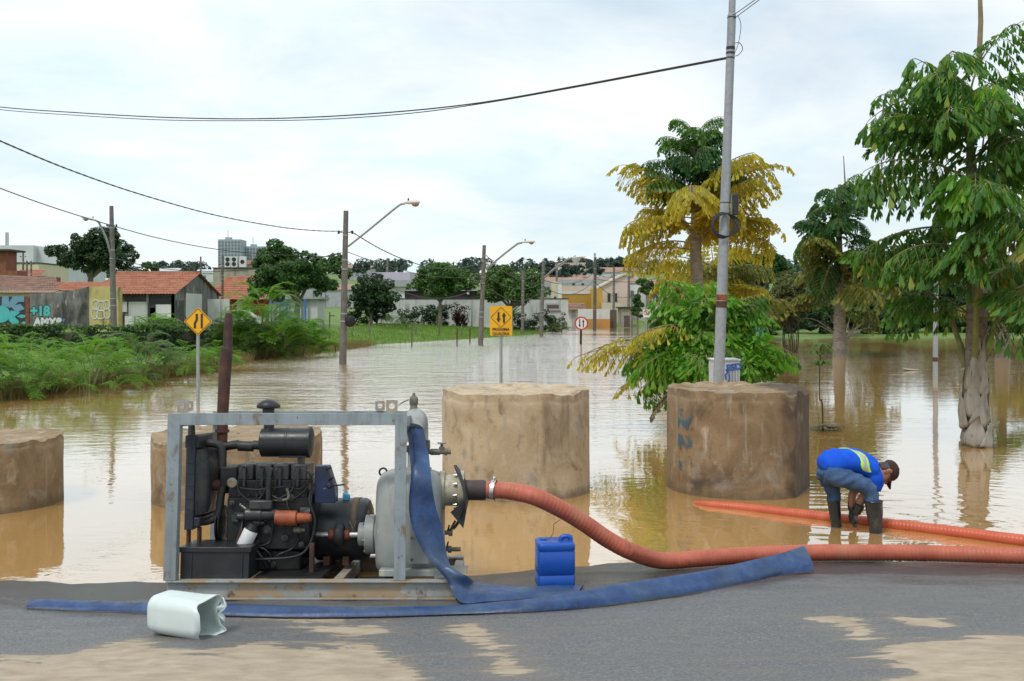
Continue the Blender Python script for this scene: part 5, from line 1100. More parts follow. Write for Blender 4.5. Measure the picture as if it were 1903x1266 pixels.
pm('petiole', [(.3, (.12, .15, .04)), (.7, (.26, .24, .08))], 5, rough=.6, bump=.1)
pm('petiole_dry', [(.3, (.20, .15, .08)), (.7, (.30, .23, .12))], 5, rough=.7, bump=.1)

def frond_mesh(seed, L, a0, a1, npair, plen, leaf, droop, wedge=.55, sparse=0.0, thin=1.0, gap=.42):
    """one bipinnate fishtail-palm leaf: stalk, side stalks, hanging wedge leaflets with a bitten end"""
    rg = random.Random(seed); mb = MB(); pts = []; p = Vector((0, 0, 0)); N = 16
    for i in range(N+1):
        pts.append(p.copy()); f = i/N; el = a0+(a1-a0)*f**1.2; p = p+Vector((math.cos(el), .04*math.sin(f*3+seed), math.sin(el)))*(L/N)
    mb.tube(pts, [.026*L/2.2*(1-.85*i/N)+.003 for i in range(N+1)], 6, mi=1)
    def at_(f):
        x = f*N; i = min(N-1, int(x)); return pts[i].lerp(pts[i+1], x-i), (pts[i+1]-pts[i]).normalized()
    def leaflet(b, d, nrm, ln, wd):
        sd = d.cross(nrm)
        if sd.length < 1e-4: sd = Vector((1, 0, 0))
        sd.normalize(); k = rg.uniform(.55, .8); sk = rg.uniform(-.15, .15)
        t1 = b+d*(ln*k)+sd*wd*.5; t2 = b+d*(ln*(k+.28))+sd*wd*.34+nrm*(-.06*ln); t3 = b+d*(ln*(k+.12))+sd*(wd*sk); t4 = b+d*ln+sd*(-wd*.2); t5 = b+d*(ln*.72)+sd*(-wd*.5)
        mid = b+d*(ln*.5)+nrm*(.05*ln)
        mb.add([b, t1, t2, t3, t4, t5, mid], [(0, 1, 6), (1, 2, 3, 6), (3, 4, 5, 6), (5, 0, 6)], 0)
    for k in range(npair+1):
        f = .24+.76*(k+.15*rg.random())/npair; f = min(f, .995); c, d = at_(f)
        side = d.cross(Vector((0, 0, 1))).normalized(); upv = side.cross(d).normalized()
        env = plen*(.55+.45*math.sin(min(1, (f-.2)/.8*1.05)*PI))*rg.uniform(.85, 1.1)
        if k == npair: dirs = [(d, .7)]
        else: dirs = [(side*1+d*.55, 1), (side*-1+d*.55, 1)]
        for dv, sc in dirs:
            if rg.random() < sparse: continue
            dv = (dv+upv*rg.uniform(.0, .25)).normalized(); l2 = env*sc; m = max(4, int(l2/(leaf*gap))); q = c.copy(); seg = l2/m; dd = dv.copy(); pp = [q.copy()]
            for j in range(m):
                dd = (dd+Vector((0, 0, -droop/m*2.1))).normalized(); q = q+dd*seg; pp.append(q.copy())
                if rg.random() < sparse: continue
                for sgn in (1, -1):
                    sv = dd.cross(Vector((0, 0, 1)))
                    if sv.length < 1e-3: sv = Vector((1, 0, 0))
                    sv.normalize(); ld = (sv*sgn*rg.uniform(.3, .8)+dd*rg.uniform(.3, .8)+Vector((0, 0, -rg.uniform(.5, 1.5)))).normalized()
                    nn = sv*sgn*.8+Vector((0, 0, .7)); nn = nn-ld*nn.dot(ld)
                    if nn.length < 1e-3: nn = sv
                    nn = (nn.normalized()+Vector((rg.uniform(-.4, .4), rg.uniform(-.4, .4), 0))).normalized()
                    ln = leaf*rg.uniform(.75, 1.25)*(1-.25*j/m); leaflet(q, ld, nn, ln, ln*wedge*rg.uniform(.7, 1.2)*thin)
            leaflet(q, dd, Vector((0, 0, 1)), leaf*1.1, leaf*wedge*1.1*thin)
            mb.tube([pp[0], pp[len(pp)//2], pp[-1]], [.006, .005, .002], 4, cap=False, mi=1)
    return mb
FR = {}
def frond(kind, seed, mat, **k):
    key = (kind, seed, mat, tuple(sorted(k.items())))
    if key not in FR:
        me = frond_mesh(seed, **k).mesh('frond', 0, fix=False); me.materials.append(MATS[mat]); me.materials.append(MATS['petiole' if 'yellow' not in mat else 'petiole_dry']); FR[key] = me
    return FR[key]
FRG = random.Random(99)
def add_frond(root, me, at_, az, tilt, sc, name='frond', jit=1.0):
    o = bpy.data.objects.new(name, me); C.objects.link(o); o.parent = root; o.location = at_
    o.rotation_euler = (FRG.gauss(0, .22*jit), tilt+FRG.gauss(0, .16*jit), az+FRG.gauss(0, .25)); o.scale = (sc,)*3; return o
# ---- near palm on the right
pb = Wt(1810, 829); near = thing('fishtail_palm', 'large green fishtail palm with a peeling pale trunk at the right edge', 'palm tree', (pb.x, pb.y, 0))
tz = lambda py: P(1810, py, pb.y).z
prof = [(-.5, .24), (0, .225), (.12, .205), (.45, .19), (1.0, .175), (1.5, .17), (tz(620), .165), (tz(500), .15), (tz(400), .12), (tz(280), .07), (tz(170), .04)]
tp = [Vector((.0+.06*math.sin(z*.9), .04*math.sin(z*1.3), z)) for z, r in prof]
MB().tube(cat_rom(tp, 4), [r.x*(1+.05*math.sin(i*1.7)) for i, r in enumerate(cat_rom([(r, 0, 0) for z, r in prof], 4))], 18).build('trunk', MATS['bark_palm'], near, local=True, smooth=80)
rg = random.Random(11)
def sheath(z0, z1, az, w0, w1, r0, curl, n=9):
    vs = []; m = 9; r0 -= .045; curl *= .7
    for i in range(n+1):
        f = i/n; z = z0+(z1-z0)*f; w_ = (w0+(w1-w0)*f)*(1-.9*max(0, (f-.55)/.45)**1.4); r = r0+.018+curl*max(0, f-.6)**2*6+.012*math.sin(f*7+az)
        for j in range(m+1):
            t = az+w_*(j/m-.5)+f*.25; e = .014*math.cos((j/m-.5)*PI*1.0)-.03*(abs(j/m-.5)*2)**3*0
            vs.append(((r+e)*math.sin(t), -(r+e)*math.cos(t), z+.02*math.sin(j*1.1+az)))
    mm = MB().add(vs, [(i*(m+1)+j, i*(m+1)+j+1, (i+1)*(m+1)+j+1, (i+1)*(m+1)+j) for i in range(n) for j in range(m)])
    o = mm.build('leaf_sheath', MATS['bark_sheath'], near, local=True, smooth=70); o.modifiers.new('s', 'SOLIDIFY').thickness = .012; return o
for z0, z1, az, w0, w1, r0, cu in ((.02, .52, -.45, 1.9, .5, .27, .10), (.0, .42, .75, 1.8, .4, .275, .16), (.35, .98, .25, 2.2, .5, .245, .02), (.5, 1.15, -.7, 1.9, .5, .235, .03), (.85, 1.45, .55, 1.9, .5, .225, .05), (.9, 1.75, -.25, 2.3, .5, .222, .0), (1.3, 1.95, .8, 1.7, .4, .21, .04), (.1, .5, 2.4, 2.2, .5, .27, .1), (.7, 1.4, 2.9, 2.2, .5, .24, .05), (.4, 1.1, 1.7, 1.7, .5, .25, .12), (.3, .9, -1.7, 1.7, .5, .25, .1)):
    sheath(z0, z1, az, w0, w1, r0, cu)
ga = dict(L=2.1, npair=8, plen=.74, leaf=.26, droop=.85, wedge=.40, gap=.36)
top_z, bot_z = tz(150), tz(520)
for k in range(26):
    f = k/25; z = bot_z+(top_z-bot_z)*f; az = k*2.4+.5
    a0 = rad(15+55*f); a1 = rad(-28+22*f); sd_ = 100+k % 6
    mt_ = 'leaf_palm' if k % 4 else 'leaf_palm_bright'
    if f < .12: mt_ = 'leaf_palm_olive'
    me = frond('near', sd_, mt_, a0=rad(24+(k % 6)*8+8*(k % 3)), a1=rad(-38+(k % 6)*8), **ga)
    c = Vector((.06*math.sin(z*.9), .04*math.sin(z*1.3), z))
    add_frond(near, me, c, az, 0, (.92-.12*f)*rg.uniform(.85, 1.08), jit=1.4)
for az, z, sc in ((PI+.25, tz(540), .75), (PI-.5, tz(430), .92), (PI+.1, tz(350), .95), (PI+.9, tz(250), .9), (PI-.3, tz(190), .85), (-PI/2-.35, tz(420), .95), (-PI/2+.5, tz(300), .9), (-PI/2-.9, tz(210), .85), (PI+1.2, tz(520), .8), (PI-.15, tz(590), .68), (-.2, tz(580), 1.0), (.5, tz(540), .95), (-PI/2+.15, tz(560), .85), (-.8, tz(600), .9), (PI-.8, tz(600), .7), (PI+.5, tz(480), .85), (PI-.2, tz(270), .85), (PI+.6, tz(300), .85), (-PI/2, tz(480), .8), (-PI/2-.5, tz(250), .8)):   # leaves reaching left and towards the viewer
    add_frond(near, frond('near', 102+int(sc*100) % 3, 'leaf_palm', a0=rad(26+int(sc*100)%4*6), a1=rad(-32), **ga), Vector((.05, 0, z)), az, 0, sc)
for az, z in ((PI-.9, 1.72), (-.6, 1.8), (-1.9, 1.9)):
    d = Vector((math.cos(az), math.sin(az), 0)); MB().tube(cat_rom([d*.15+Vector((0, 0, z-.45)), d*.26+Vector((0, 0, z)), d*.5+Vector((0, 0, z+.5)), d*.95+Vector((0, 0, z+.95))], 5), [.05]*5+[.045]*5+[.03]*5+[.02], 10).build('leaf_stalk', MATS['petiole'], near, local=True)
MB().tube([Vector((.08, 0, tz(120))), Vector((.11, 0, tz(40))), Vector((.09, 0, tz(-40))), Vector((.08, 0, tz(-120)))], [.045, .04, .03, .015], 10).build('leaf_spear', MATS['petiole_dry'], near, local=True)
# ---- yellowing palm
yb_ = P(1293, 716, 30); yp = thing('fishtail_palm', 'tall fishtail palm with yellow lower leaves and a green top', 'palm tree', (yb_.x, 30, 0))
zy = lambda py: P(0, py, 30).z
MB().tube(cat_rom([(0, 0, -.5), (0, 0, .5), (.05, 0, zy(560)), (0, 0, zy(470)), (0, 0, zy(400)), (-.02, 0, zy(320)), (0, 0, zy(250))], 4), [r.x for r in cat_rom([(x, 0, 0) for x in (.24, .22, .19, .17, .14, .09, .05)], 4)], 14).build('trunk', MATS['bark_palm'], yp, local=True, smooth=80)
gy = dict(L=2.6, npair=13, plen=.95, leaf=.19, droop=.8, wedge=.46, gap=.36)
for k in range(30):
    f = k/29; z = zy(470)+(zy(362)-zy(470))*f
    add_frond(yp, frond('yel', 200+k % 4, 'leaf_palm_yellow', a0=rad(18+(k % 4)*13), a1=rad(-38+(k % 4)*12), thin=1.0, sparse=.05, **gy), (0, 0, z), k*2.4+.2, 0, 1.0*rg.uniform(.6, 1.12), jit=2.0)
for k in range(24):
    f = k/23; z = zy(375)+(zy(262)-zy(375))*f
    add_frond(yp, frond('yelg', 210+k % 4, 'leaf_palm' if k % 3 else 'leaf_palm_dark', a0=rad(52+(k % 4)*8), a1=rad(-35+(k % 4)*10), L=1.8, npair=10, plen=.72, leaf=.21, droop=.9, wedge=.46, gap=.36), (0, 0, z), k*2.4+1.1, 0, (1.0-.25*f)*rg.uniform(.75, 1.08), jit=1.6)
# ---- second yellow palm behind it
b2 = P(1330, 690, 40); y2 = thing('fishtail_palm', 'low yellow fishtail palm behind the trunk of the tall yellow one', 'palm tree', (b2.x, 40, 0))
MB().tube([(0, 0, -.5), (0, 0, 2), (0, 0, P(0, 520, 40).z)], [.2, .17, .1], 10).build('trunk', MATS['bark_palm'], y2, local=True)
for k in range(26):
    z = P(0, 600-(k/25)*105, 40).z
    add_frond(y2, frond('yel', 200+k % 4, 'leaf_palm_yellow' if k % 3 else 'leaf_palm_olive', a0=rad(18+(k % 4)*13), a1=rad(-38+(k % 4)*12), thin=1.0, sparse=.05, **gy), (0, 0, z), k*2.4, 0, rg.uniform(.7, 1.15), jit=2.0)
# ---- palm in the middle right, and the one far right
def mid_palm(px, py, ytop, ycrown, label, mats, scl, n=20, spear=True, seed=300, tr=.3):
    b = Wt(px, py); Y = b.y; r_ = thing('fishtail_palm', label, 'palm tree', (b.x, Y, 0)); zz = lambda q: P(0, q, Y).z
    MB().tube(cat_rom([(0, 0, -.5), (0, 0, .4), (.0, 0, 1.2), (.02, 0, zz(ycrown)), (0, 0, zz(ycrown-70)), (0, 0, zz(ytop+25))], 4), [r.x*(1+.09*math.sin(i*2.1)) for i, r in enumerate(cat_rom([(x*tr/.3, 0, 0) for x in (.36, .33, .29, .24, .17, .08)], 4))], 14).build('trunk', MATS['bark_palm'], r_, local=True, smooth=80)
    for k in range(n):
        f = k/(n-1); z = zz(ycrown)+(zz(ytop+45)-zz(ycrown))*f
        m_ = mats[0] if f < .25 else (mats[1] if k % 3 else 'leaf_palm')
        add_frond(r_, frond('mid', seed+k % 5, m_, a0=rad(30+(k % 5)*10), a1=rad(-42+(k % 5)*9), L=3.0, npair=11, plen=1.1, leaf=.28, droop=.8, wedge=.48, gap=.36), (0, 0, z), k*2.4, 0, scl*(1.05-.35*f)*rg.uniform(.65, 1.12), jit=2.0)
    if spear: MB().tube([(.3, 0, zz(ytop+40)), (.2, 0, zz(ytop-28))], [.05, .02], 8).build('leaf_spear', MATS['petiole_dry'], r_, local=True)
    return r_
mid_palm(1560, 661, 318, 560, 'dark fishtail palm standing in the flood left of the large near palm', ('leaf_palm_olive', 'leaf_palm_dark'), 1.1, 42)
mid_palm(1863, 663, 430, 590, 'partly hidden fishtail palm with a short stubby trunk at the right edge', ('leaf_palm_olive', 'leaf_palm'), .95, 16, False, 310)
# ---- young bright palm behind the brown ring
jb = P(1312, 790, 19.0); jp = thing('young_palm', 'bright green young fishtail palm growing behind the brown concrete ring', 'palm bush', (jb.x, 19.0, 0))
zj = lambda q: P(0, q, 19).z
gj = dict(L=1.4, npair=9, plen=.55, leaf=.16, droop=.7, wedge=.5, gap=.38)
for k, (dx_, dy_) in enumerate(((0, 0), (.15, .1), (-.12, .15), (.05, -.15))): MB().tube(cat_rom([(dx_, dy_, -.5), (dx_*1.2, dy_, .4), (dx_*1.5, dy_*1.4, zj(620)), (dx_*1.8, dy_*1.5, zj(575))], 4), [.06]*5+[.045]*5+[.03]*3, 8).build('stem', MATS['bark_dark'], jp, local=True)
for k in range(64):
    f = k/63; z = zj(700)+(zj(588)-zj(700))*f
    add_frond(jp, frond('yng', 400+k % 5, 'leaf_palm_bright' if k % 5 != 2 else 'leaf_palm', a0=rad(22+(k % 5)*13), a1=rad(-28+(k % 5)*9), **gj), (rg.uniform(-.15, .15), rg.uniform(-.15, .15), z), k*2.4+.4, 0, (1.05-.30*f)*rg.uniform(.6, 1.1), jit=1.8)
for az, z, sc in ((PI+.2, zj(660), 1.15), (PI-.4, zj(640), 1.1), (.1, zj(655), 1.15), (-.4, zj(640), 1.0), (-PI/2, zj(650), .9), (-PI/2+.7, zj(660), .9)):
    add_frond(jp, frond('yng', 400+int(sc*20) % 5, 'leaf_palm_bright', a0=rad(20), a1=rad(-38), **gj), (0, 0, z), az, 0, sc)
rng = np.random.default_rng(44); cl = []
for k in range(70):
    a_ = k*2.4; f = math.sqrt((k+.5)/70); cl.append((math.cos(a_)*f*1.15, math.sin(a_)*f*1.0, zj(690)+(zj(552)-zj(690))*(1-f*f*.9)*rng.uniform(.35, 1.0), rng.uniform(.16, .30)))
def wedge_cloud(name, mat, cl, n, size, rng):
    mb = MB(); cl = np.array(cl)
    for i in range(n):
        c = cl[int(rng.integers(len(cl)))]; d = rng.normal(size=3); d /= np.linalg.norm(d); b = Vector(c[:3])+Vector(d)*c[3]*rng.uniform(.4, 1); ax = (Vector(d)*.8+Vector((0, 0, -rng.uniform(0, .9)))+Vector(rng.normal(size=3))*.35).normalized(); nn = (Vector((0, 0, 1))+Vector(rng.normal(size=3))*.5); sd = ax.cross(nn).normalized(); up_ = sd.cross(ax); ln = size*rng.uniform(.6, 1.3); w_ = ln*.5*rng.uniform(.6, 1.1)
        mb.add([b, b+ax*ln*.7+sd*w_*.5, b+ax*ln*.95+sd*w_*.2, b+ax*ln*.8, b+ax*ln-sd*w_*.25, b+ax*ln*.66-sd*w_*.5, b+ax*ln*.45+up_*ln*.06], [(0, 1, 6), (1, 2, 3, 6), (3, 4, 5, 6), (5, 0, 6)])
    me = mb.mesh(name, 0, fix=False); me.materials.append(mat); return me
from_mesh('foliage', wedge_cloud('foliage', MATS['leaf_palm_bright'], cl, 7600, .135, rng), None, jp)
for az, z, sc in ((PI+.15, zj(640), 1.25), (PI-.15, zj(665), 1.35), (PI+.5, zj(615), 1.1), (PI-.6, zj(690), 1.1)):
    add_frond(jp, frond('yngy', 410, 'leaf_palm_yellow', a0=rad(8), a1=rad(-30), L=1.75, npair=9, plen=.55, leaf=.14, droop=.5, thin=.6, sparse=.2), (0, 0, z), az, 0, sc)
add_frond(jp, frond('yngw', 412, 'leaf_withered', a0=rad(-25), a1=rad(-85), L=.9, npair=9, plen=.12, leaf=.11, droop=.9), (-.62, -1.0, zj(712)), PI+.3, 0, .85, 'withered_frond')

# ---- broadleaf trees
def leaf_cloud(name, mat, clumps, n, size, rng, flat=.75, up=.5):
    """leaf blades scattered through clumps; clumps: rows (x, y, z, r)"""
    cl = np.asarray(clumps, float); w = cl[:, 3]**2; idx = rng.choice(len(cl), n, p=w/w.sum())
    d = rng.normal(size=(n, 3)); d /= np.linalg.norm(d, axis=1)[:, None]; rr = cl[idx, 3]*rng.uniform(.45, 1.0, n)**.5
    p = cl[idx, :3]+d*rr[:, None]*np.array([1, 1, flat])
    nm = d*.7+rng.normal(size=(n, 3))*.55+np.array([0, 0, up]); nm /= np.linalg.norm(nm, axis=1)[:, None]
    t = np.cross(nm, rng.normal(size=(n, 3))); t /= np.linalg.norm(t, axis=1)[:, None]+1e-9; b = np.cross(nm, t)
    s = size*rng.uniform(.6, 1.35, n)[:, None]
    v = np.stack([p-t*s, p+b*s*.42+nm*s*.1, p+t*s, p-b*s*.42+nm*s*.1], 1).reshape(-1, 3)
    me = bpy.data.meshes.new(name); me.vertices.add(len(v)); me.vertices.foreach_set('co', v.ravel().astype(np.float32))
    me.loops.add(4*n); me.loops.foreach_set('vertex_index', np.arange(4*n, dtype=np.int32)); me.polygons.add(n); me.polygons.foreach_set('loop_start', np.arange(0, 4*n, 4, dtype=np.int32)); me.polygons.foreach_set('loop_total', np.full(n, 4, np.int32))
    me.update(); me.validate(); me.materials.append(mat); return me
def crown_clumps(c, r, k, cr, rng, bottom=-.6):
    """clumps gathered round a few big uneven limbs, so that the outline is broken"""
    lobes = []
    while len(lobes) < 12:
        d = rng.normal(size=3); d /= np.linalg.norm(d)
        if d[2] > bottom: lobes.append((d*rng.uniform(.40, .82), rng.uniform(.36, .52)))
    out = []
    while len(out) < k:
        d = rng.normal(size=3); d /= np.linalg.norm(d); lc, lr = lobes[int(rng.integers(len(lobes)))]
        if rng.random() < .5: p = lc+d*lr*rng.uniform(.2, 1.0)
        elif d[2] > bottom: p = d*rng.uniform(.3, .95)
        else: continue
        out.append((c[0]+p[0]*r[0], c[1]+p[1]*r[1], c[2]+p[2]*r[2], cr*rng.uniform(.45, 1.15)))
    return out
def tree(px, Y, ytop, ybot, wpx, label, mat, n=5000, k=34, size=.16, bark='bark_grey', trunk_r=.18, seed=1, name='broadleaf_tree', lean=0, base=None, trunk=True, cr=.30, limbs=7, cat_='tree', gb=None):
    rng = np.random.default_rng(seed); s = Y/F; x = P(px, 0, Y).x; gz_ = ground_z(x, Y) if gb is None else gb
    zt_, zb_ = P(0, ytop, Y).z, P(0, ybot, Y).z; rx = wpx/2*s*1.08; c = np.array([0, 0, (zt_+zb_)/2-gz_]); rz_ = (zt_-zb_)/2
    root = thing(name, label, cat_, (x, Y, gz_)); ck = min(rx, rz_*1.2)*cr; k = int(k*1.7); n = int(n*1.1)
    cl = crown_clumps(c, (rx-ck*.6, (rx-ck*.6)*.85, rz_-ck*.5), k, ck, rng, -.75)
    cl = [(a_*(1+.12*pnoise((i*1.7, seed, 0))), b_, c_+rz_*.14*pnoise((i*2.3, seed, 4)), r_*(.7+.6*abs(pnoise((i*3.1, seed, 8))))) for i, (a_, b_, c_, r_) in enumerate(cl)]
    me = leaf_cloud('crown', MATS[mat], cl, n, size, rng); from_mesh('crown', me, None, root)
    if trunk:
        mb = MB(); fk = max(.25, c[2]-rz_*.75); top = Vector((lean, 0, fk)); mb.tube(cat_rom([(0, 0, -.3), (lean*.3, 0, fk*.45), top], 4), [trunk_r*(1.25-.5*i/8) for i in range(9)], 9)
        for i in range(limbs):
            q = cl[int(rng.integers(len(cl)))]; e = Vector(q[:3]); m_ = top.lerp(e, .5)+Vector((rng.normal()*.1*rx, 0, .08*rz_)); mb.tube(cat_rom([top-Vector((0, 0, .1)), m_, e], 4), [trunk_r*(.62-.05*j) for j in range(9)], 6)
        tk = fuse_tube(mb); from_mesh('trunk', tk, MATS[bark], root)
    return root
def fuse_tube(mb): return mb.mesh('trunk', 60)
tree(168, 118, 417, 530, 172, 'big round dark green tree behind the grey graffiti wall', 'leaf_dark', 11000, 60, .26, seed=2, trunk_r=.4)
tree(282, 150, 484, 512, 50, 'small round tree behind the ridge of the tiled house', 'leaf_green', 1500, 14, .3, seed=3)
tree(548, 88, 450, 578, 205, 'wide spreading tree with a forked pale trunk beside the nearest lamp pole', 'leaf_green', 12000, 70, .20, seed=4, trunk_r=.26, lean=.3, cr=.24)
tree(690, 96, 500, 600, 110, 'dark leafy tree right of the nearest lamp pole', 'leaf_dark', 5000, 36, .2, seed=5, trunk_r=.15, gb=.5)
tree(818, 101, 478, 572, 140, 'round brownish green tree before the long white wall', 'leaf_mid', 8000, 55, .2, seed=6, trunk_r=.2)
tree(950, 100, 482, 585, 145, 'round green tree left of the third lamp pole', 'leaf_mid', 8000, 55, .2, seed=7, trunk_r=.2)
tree(675, 210, 487, 512, 46, 'small dark tree on the skyline above the lilac building', 'leaf_far_haze', 900, 10, .5, seed=8)
tree(1035, 420, 490, 530, 60, 'dark rounded tree on the far hill left of the water tower', 'leaf_far_haze', 1600, 16, .9, seed=9)
tree(1072, 430, 490, 515, 62, 'haze tinted tree clump on the far hill under the water tower', 'leaf_far_haze', 1600, 20, .9, seed=10)
tree(1108, 430, 492, 515, 36, 'narrow haze tinted tree on the far hill right of the water tower', 'leaf_far_haze', 900, 10, .9, seed=11)
tree(1185, 120, 545, 600, 34, 'clipped cone shaped tree beside the pink house', 'leaf_green', 2600, 22, .18, seed=12, trunk_r=.1)
tree(1215, 90, 512, 560, 60, 'small green tree behind the yellow palm leaves', 'leaf_mid', 2200, 18, .18, seed=13, trunk_r=.1)
tree(1410, 120, 447, 560, 130, 'dense tree at the back between the steel pole and the dark palm', 'leaf_green', 6000, 40, .28, seed=14, trunk_r=.3)
tree(1500, 105, 470, 620, 150, 'olive green tree behind the dark palm', 'leaf_olive', 7000, 44, .22, seed=15, trunk_r=.25)
tree(1400, 78, 520, 630, 110, 'pale olive tree behind the young bright palm', 'leaf_olive', 5000, 36, .17, seed=16, trunk_r=.2)
tree(1640, 92, 470, 622, 150, 'dark shady tree before the pink wall', 'leaf_dark', 7000, 44, .2, seed=17, trunk_r=.22, bark='bark_dark')
tree(1745, 96, 480, 632, 170, 'dark shady tree behind the trunk of the near palm', 'leaf_dark', 8000, 48, .2, seed=18, trunk_r=.22, bark='bark_dark')
tree(1880, 95, 470, 630, 170, 'dark tree cut off by the right edge behind the near palm', 'leaf_dark', 7000, 48, .2, seed=19, trunk_r=.22, bark='bark_dark')
tree(1580, 84, 540, 630, 70, 'leafy shrub tree behind the trunk of the dark palm', 'leaf_mid', 3000, 20, .16, seed=20, trunk_r=.1)
tree(2010, 88, 440, 640, 200, 'tall tree just outside the right edge', 'leaf_dark', 5000, 40, .25, seed=23, trunk_r=.3)
for i, (px, Y, yt, w, m) in enumerate(((1440, 97, 545, 120, 'leaf_dark'), (1530, 99, 520, 120, 'leaf_green'), (1605, 101, 510, 130, 'leaf_dark'), (1690, 97, 500, 140, 'leaf_green'), (1790, 100, 505, 150, 'leaf_dark'), (1870, 92, 520, 140, 'leaf_green'), (1950, 95, 500, 150, 'leaf_dark'), (1350, 95, 560, 120, 'leaf_green'))):
    tree(px, Y, yt, 628, w, ['dark low tree right of the steel pole on the far shore', 'green low tree right behind the flooded shrub', 'dark low tree behind the bare shrub', 'green low tree left of the slender grey post', 'dark low tree hidden behind the near palm trunk', 'green low tree behind the stubby palm', 'dark low tree at the far right shore edge', 'green low tree behind the young bright palm'][i], m, 5000, 30, .2, seed=140+i, trunk_r=.14, bark='bark_dark')
# olive multi-stemmed shrub in the water
b = Wt(1470, 655); sb = thing('flooded_shrub', 'olive brown shrub with many thin stems standing in the flood', 'shrub', (b.x, b.y, 0)); rng = np.random.default_rng(31); s_ = b.y/F
cl = crown_clumps((0, 0, 90*s_), (32*s_, 30*s_, 62*s_), 30, 12*s_, rng, -.9)
from_mesh('foliage', leaf_cloud('foliage', MATS['leaf_olive'], cl, 6500, .10, rng), None, sb)
for k in range(12):
    q = Vector(cl[k][:3]); a_ = k*2.4; MB().tube(cat_rom([(.15*math.cos(a_), .15*math.sin(a_), -.4), (.35*math.cos(a_)+q.x*.2, .3*math.sin(a_), .5), q], 4), [.03]*4+[.022]*4+[.01], 5).build('stem', MATS['bark_dark'], sb, local=True)
# bare branching shrub by the dark palm
b = Wt(1590, 655); sb = thing('bare_shrub', 'leafless pale branching shrub beside the trunk of the dark palm', 'shrub', (b.x, b.y+2, 0))
for k in range(14):
    a_ = rad(-65+130*k/13); L_ = 2.1+.5*math.sin(k*1.9); MB().tube(cat_rom([(0, 0, -.3), (.25*math.sin(a_), 0, .6), (L_*.6*math.sin(a_), .3*math.sin(k), L_*.62), (L_*1.0*math.sin(a_), .4*math.sin(k), L_*.8*math.cos(a_*.8)+.3)], 4), [.035]*5+[.025]*4+[.012]*3+[.006], 5).build('branch', MATS['bark_grey'], sb, local=True)
# thin sapling right of the brown ring, with a muddy seedling at its foot
b = Wt(1530, 800); sp_ = thing('sapling', 'thin sapling with a tuft of hand shaped leaves right of the brown ring', 'sapling', (b.x, b.y, 0)); s_ = b.y/F
MB().tube(cat_rom([(0, 0, -.3), (-.02, 0, .5), (-.07, 0, 60*s_), (-.06, 0, 120*s_), (-.04, 0, 160*s_)], 4), [.013]*8+[.009]*9, 6).build('stem', MATS['bark_dark'], sp_, local=True)
def palmate(root, c, R, n, mat, droop, name='leaf'):
    vs = []; fs = []; mb = MB()
    for k in range(n):
        a_ = 2*PI*k/n+.3; d = Vector((math.cos(a_), math.sin(a_), 0)); sd = Vector((-d.y, d.x, 0)); up_ = Vector((0, 0, 1))
        p0 = Vector(c); p1 = p0+d*R*.5+sd*R*.16-up_*droop*R*.2; p2 = p0+d*R*.5-sd*R*.16-up_*droop*R*.2; p3 = p0+d*R-up_*droop*R; p4 = p0+d*R*.5-up_*(droop*R*.2-.04*R)
        mb.add([p0, p1, p3, p2, p4], [(0, 1, 4), (1, 2, 4), (2, 3, 4), (3, 0, 4)])
    return mb.build(name, MATS[mat], root, smooth=0, local=True, fix=False)
for c, R_ in (((-.04, 0, 163*s_), .24), ((-.16, -.05, 150*s_), .2), ((.08, .02, 152*s_), .19), ((-.05, -.1, 132*s_), .2), ((.02, .05, 128*s_), .17), ((-.14, .02, 126*s_), .15)): palmate(sp_, c, R_, 8, 'leaf_mid', .5)
for k in range(8): palmate(sp_, (.05+.12*math.cos(k*2.4), .1*math.sin(k*2.4), .06+.03*(k % 3)), .24, 6, 'leaf_withered', .1, 'muddy_leaf')
MB().tube([(-.05, 0, -.1), (-.12, 0, .5), (-.16, 0, .75)], [.010, .007, .004], 6).build('side_shoot', MATS['petiole'], sp_, local=True)

# ---- bank on the left: bushes, vine wall, weeds
def spray_mesh(seed, L=1.0, npair=9, pl=.26):
    """one feathery twig: pairs of side stalks carrying rows of tiny leaflets"""
    rg2 = random.Random(seed); V = []; Fc = []; p = Vector((0, 0, 0)); pts = []; N = 14
    for i in range(N+1):
        pts.append(p.copy()); el = rad(58)-rad(95)*(i/N)**1.3; p = p+Vector((math.cos(el), .05*math.sin(i*.6+seed), math.sin(el)))*(L/N)
    mb = MB(); mb.tube(pts, [.008*(1-.8*i/N)+.002 for i in range(N+1)], 4, mi=1)
    for k in range(3, N+1):
        c = pts[k]; d = (pts[k]-pts[k-1]).normalized(); side = d.cross(Vector((0, 0, 1))).normalized()
        for sg2 in (1, -1):
            dv = (side*sg2+d*rg2.uniform(.4, .9)+Vector((0, 0, rg2.uniform(-.1, .25)))).normalized(); l2 = pl*rg2.uniform(.7, 1.2)*(1-.35*k/N); m = 9
            for j in range(1, m+1):
                q = c+dv*(l2*j/m)+Vector((0, 0, -.12*l2*(j/m)**2)); w2 = dv.cross(Vector((0, 0, 1))).normalized()
                for s2 in (1, -1):
                    ld = (w2*s2+dv*.5+Vector((0, 0, rg2.uniform(-.35, .15)))).normalized(); ln = .042*rg2.uniform(.8, 1.25); wv = dv*(ln*.26)
                    mb.add([q, q+ld*ln*.5+wv, q+ld*ln, q+ld*ln*.5-wv], [(0, 1, 2, 3)], 0)
    return mb
SP = {}
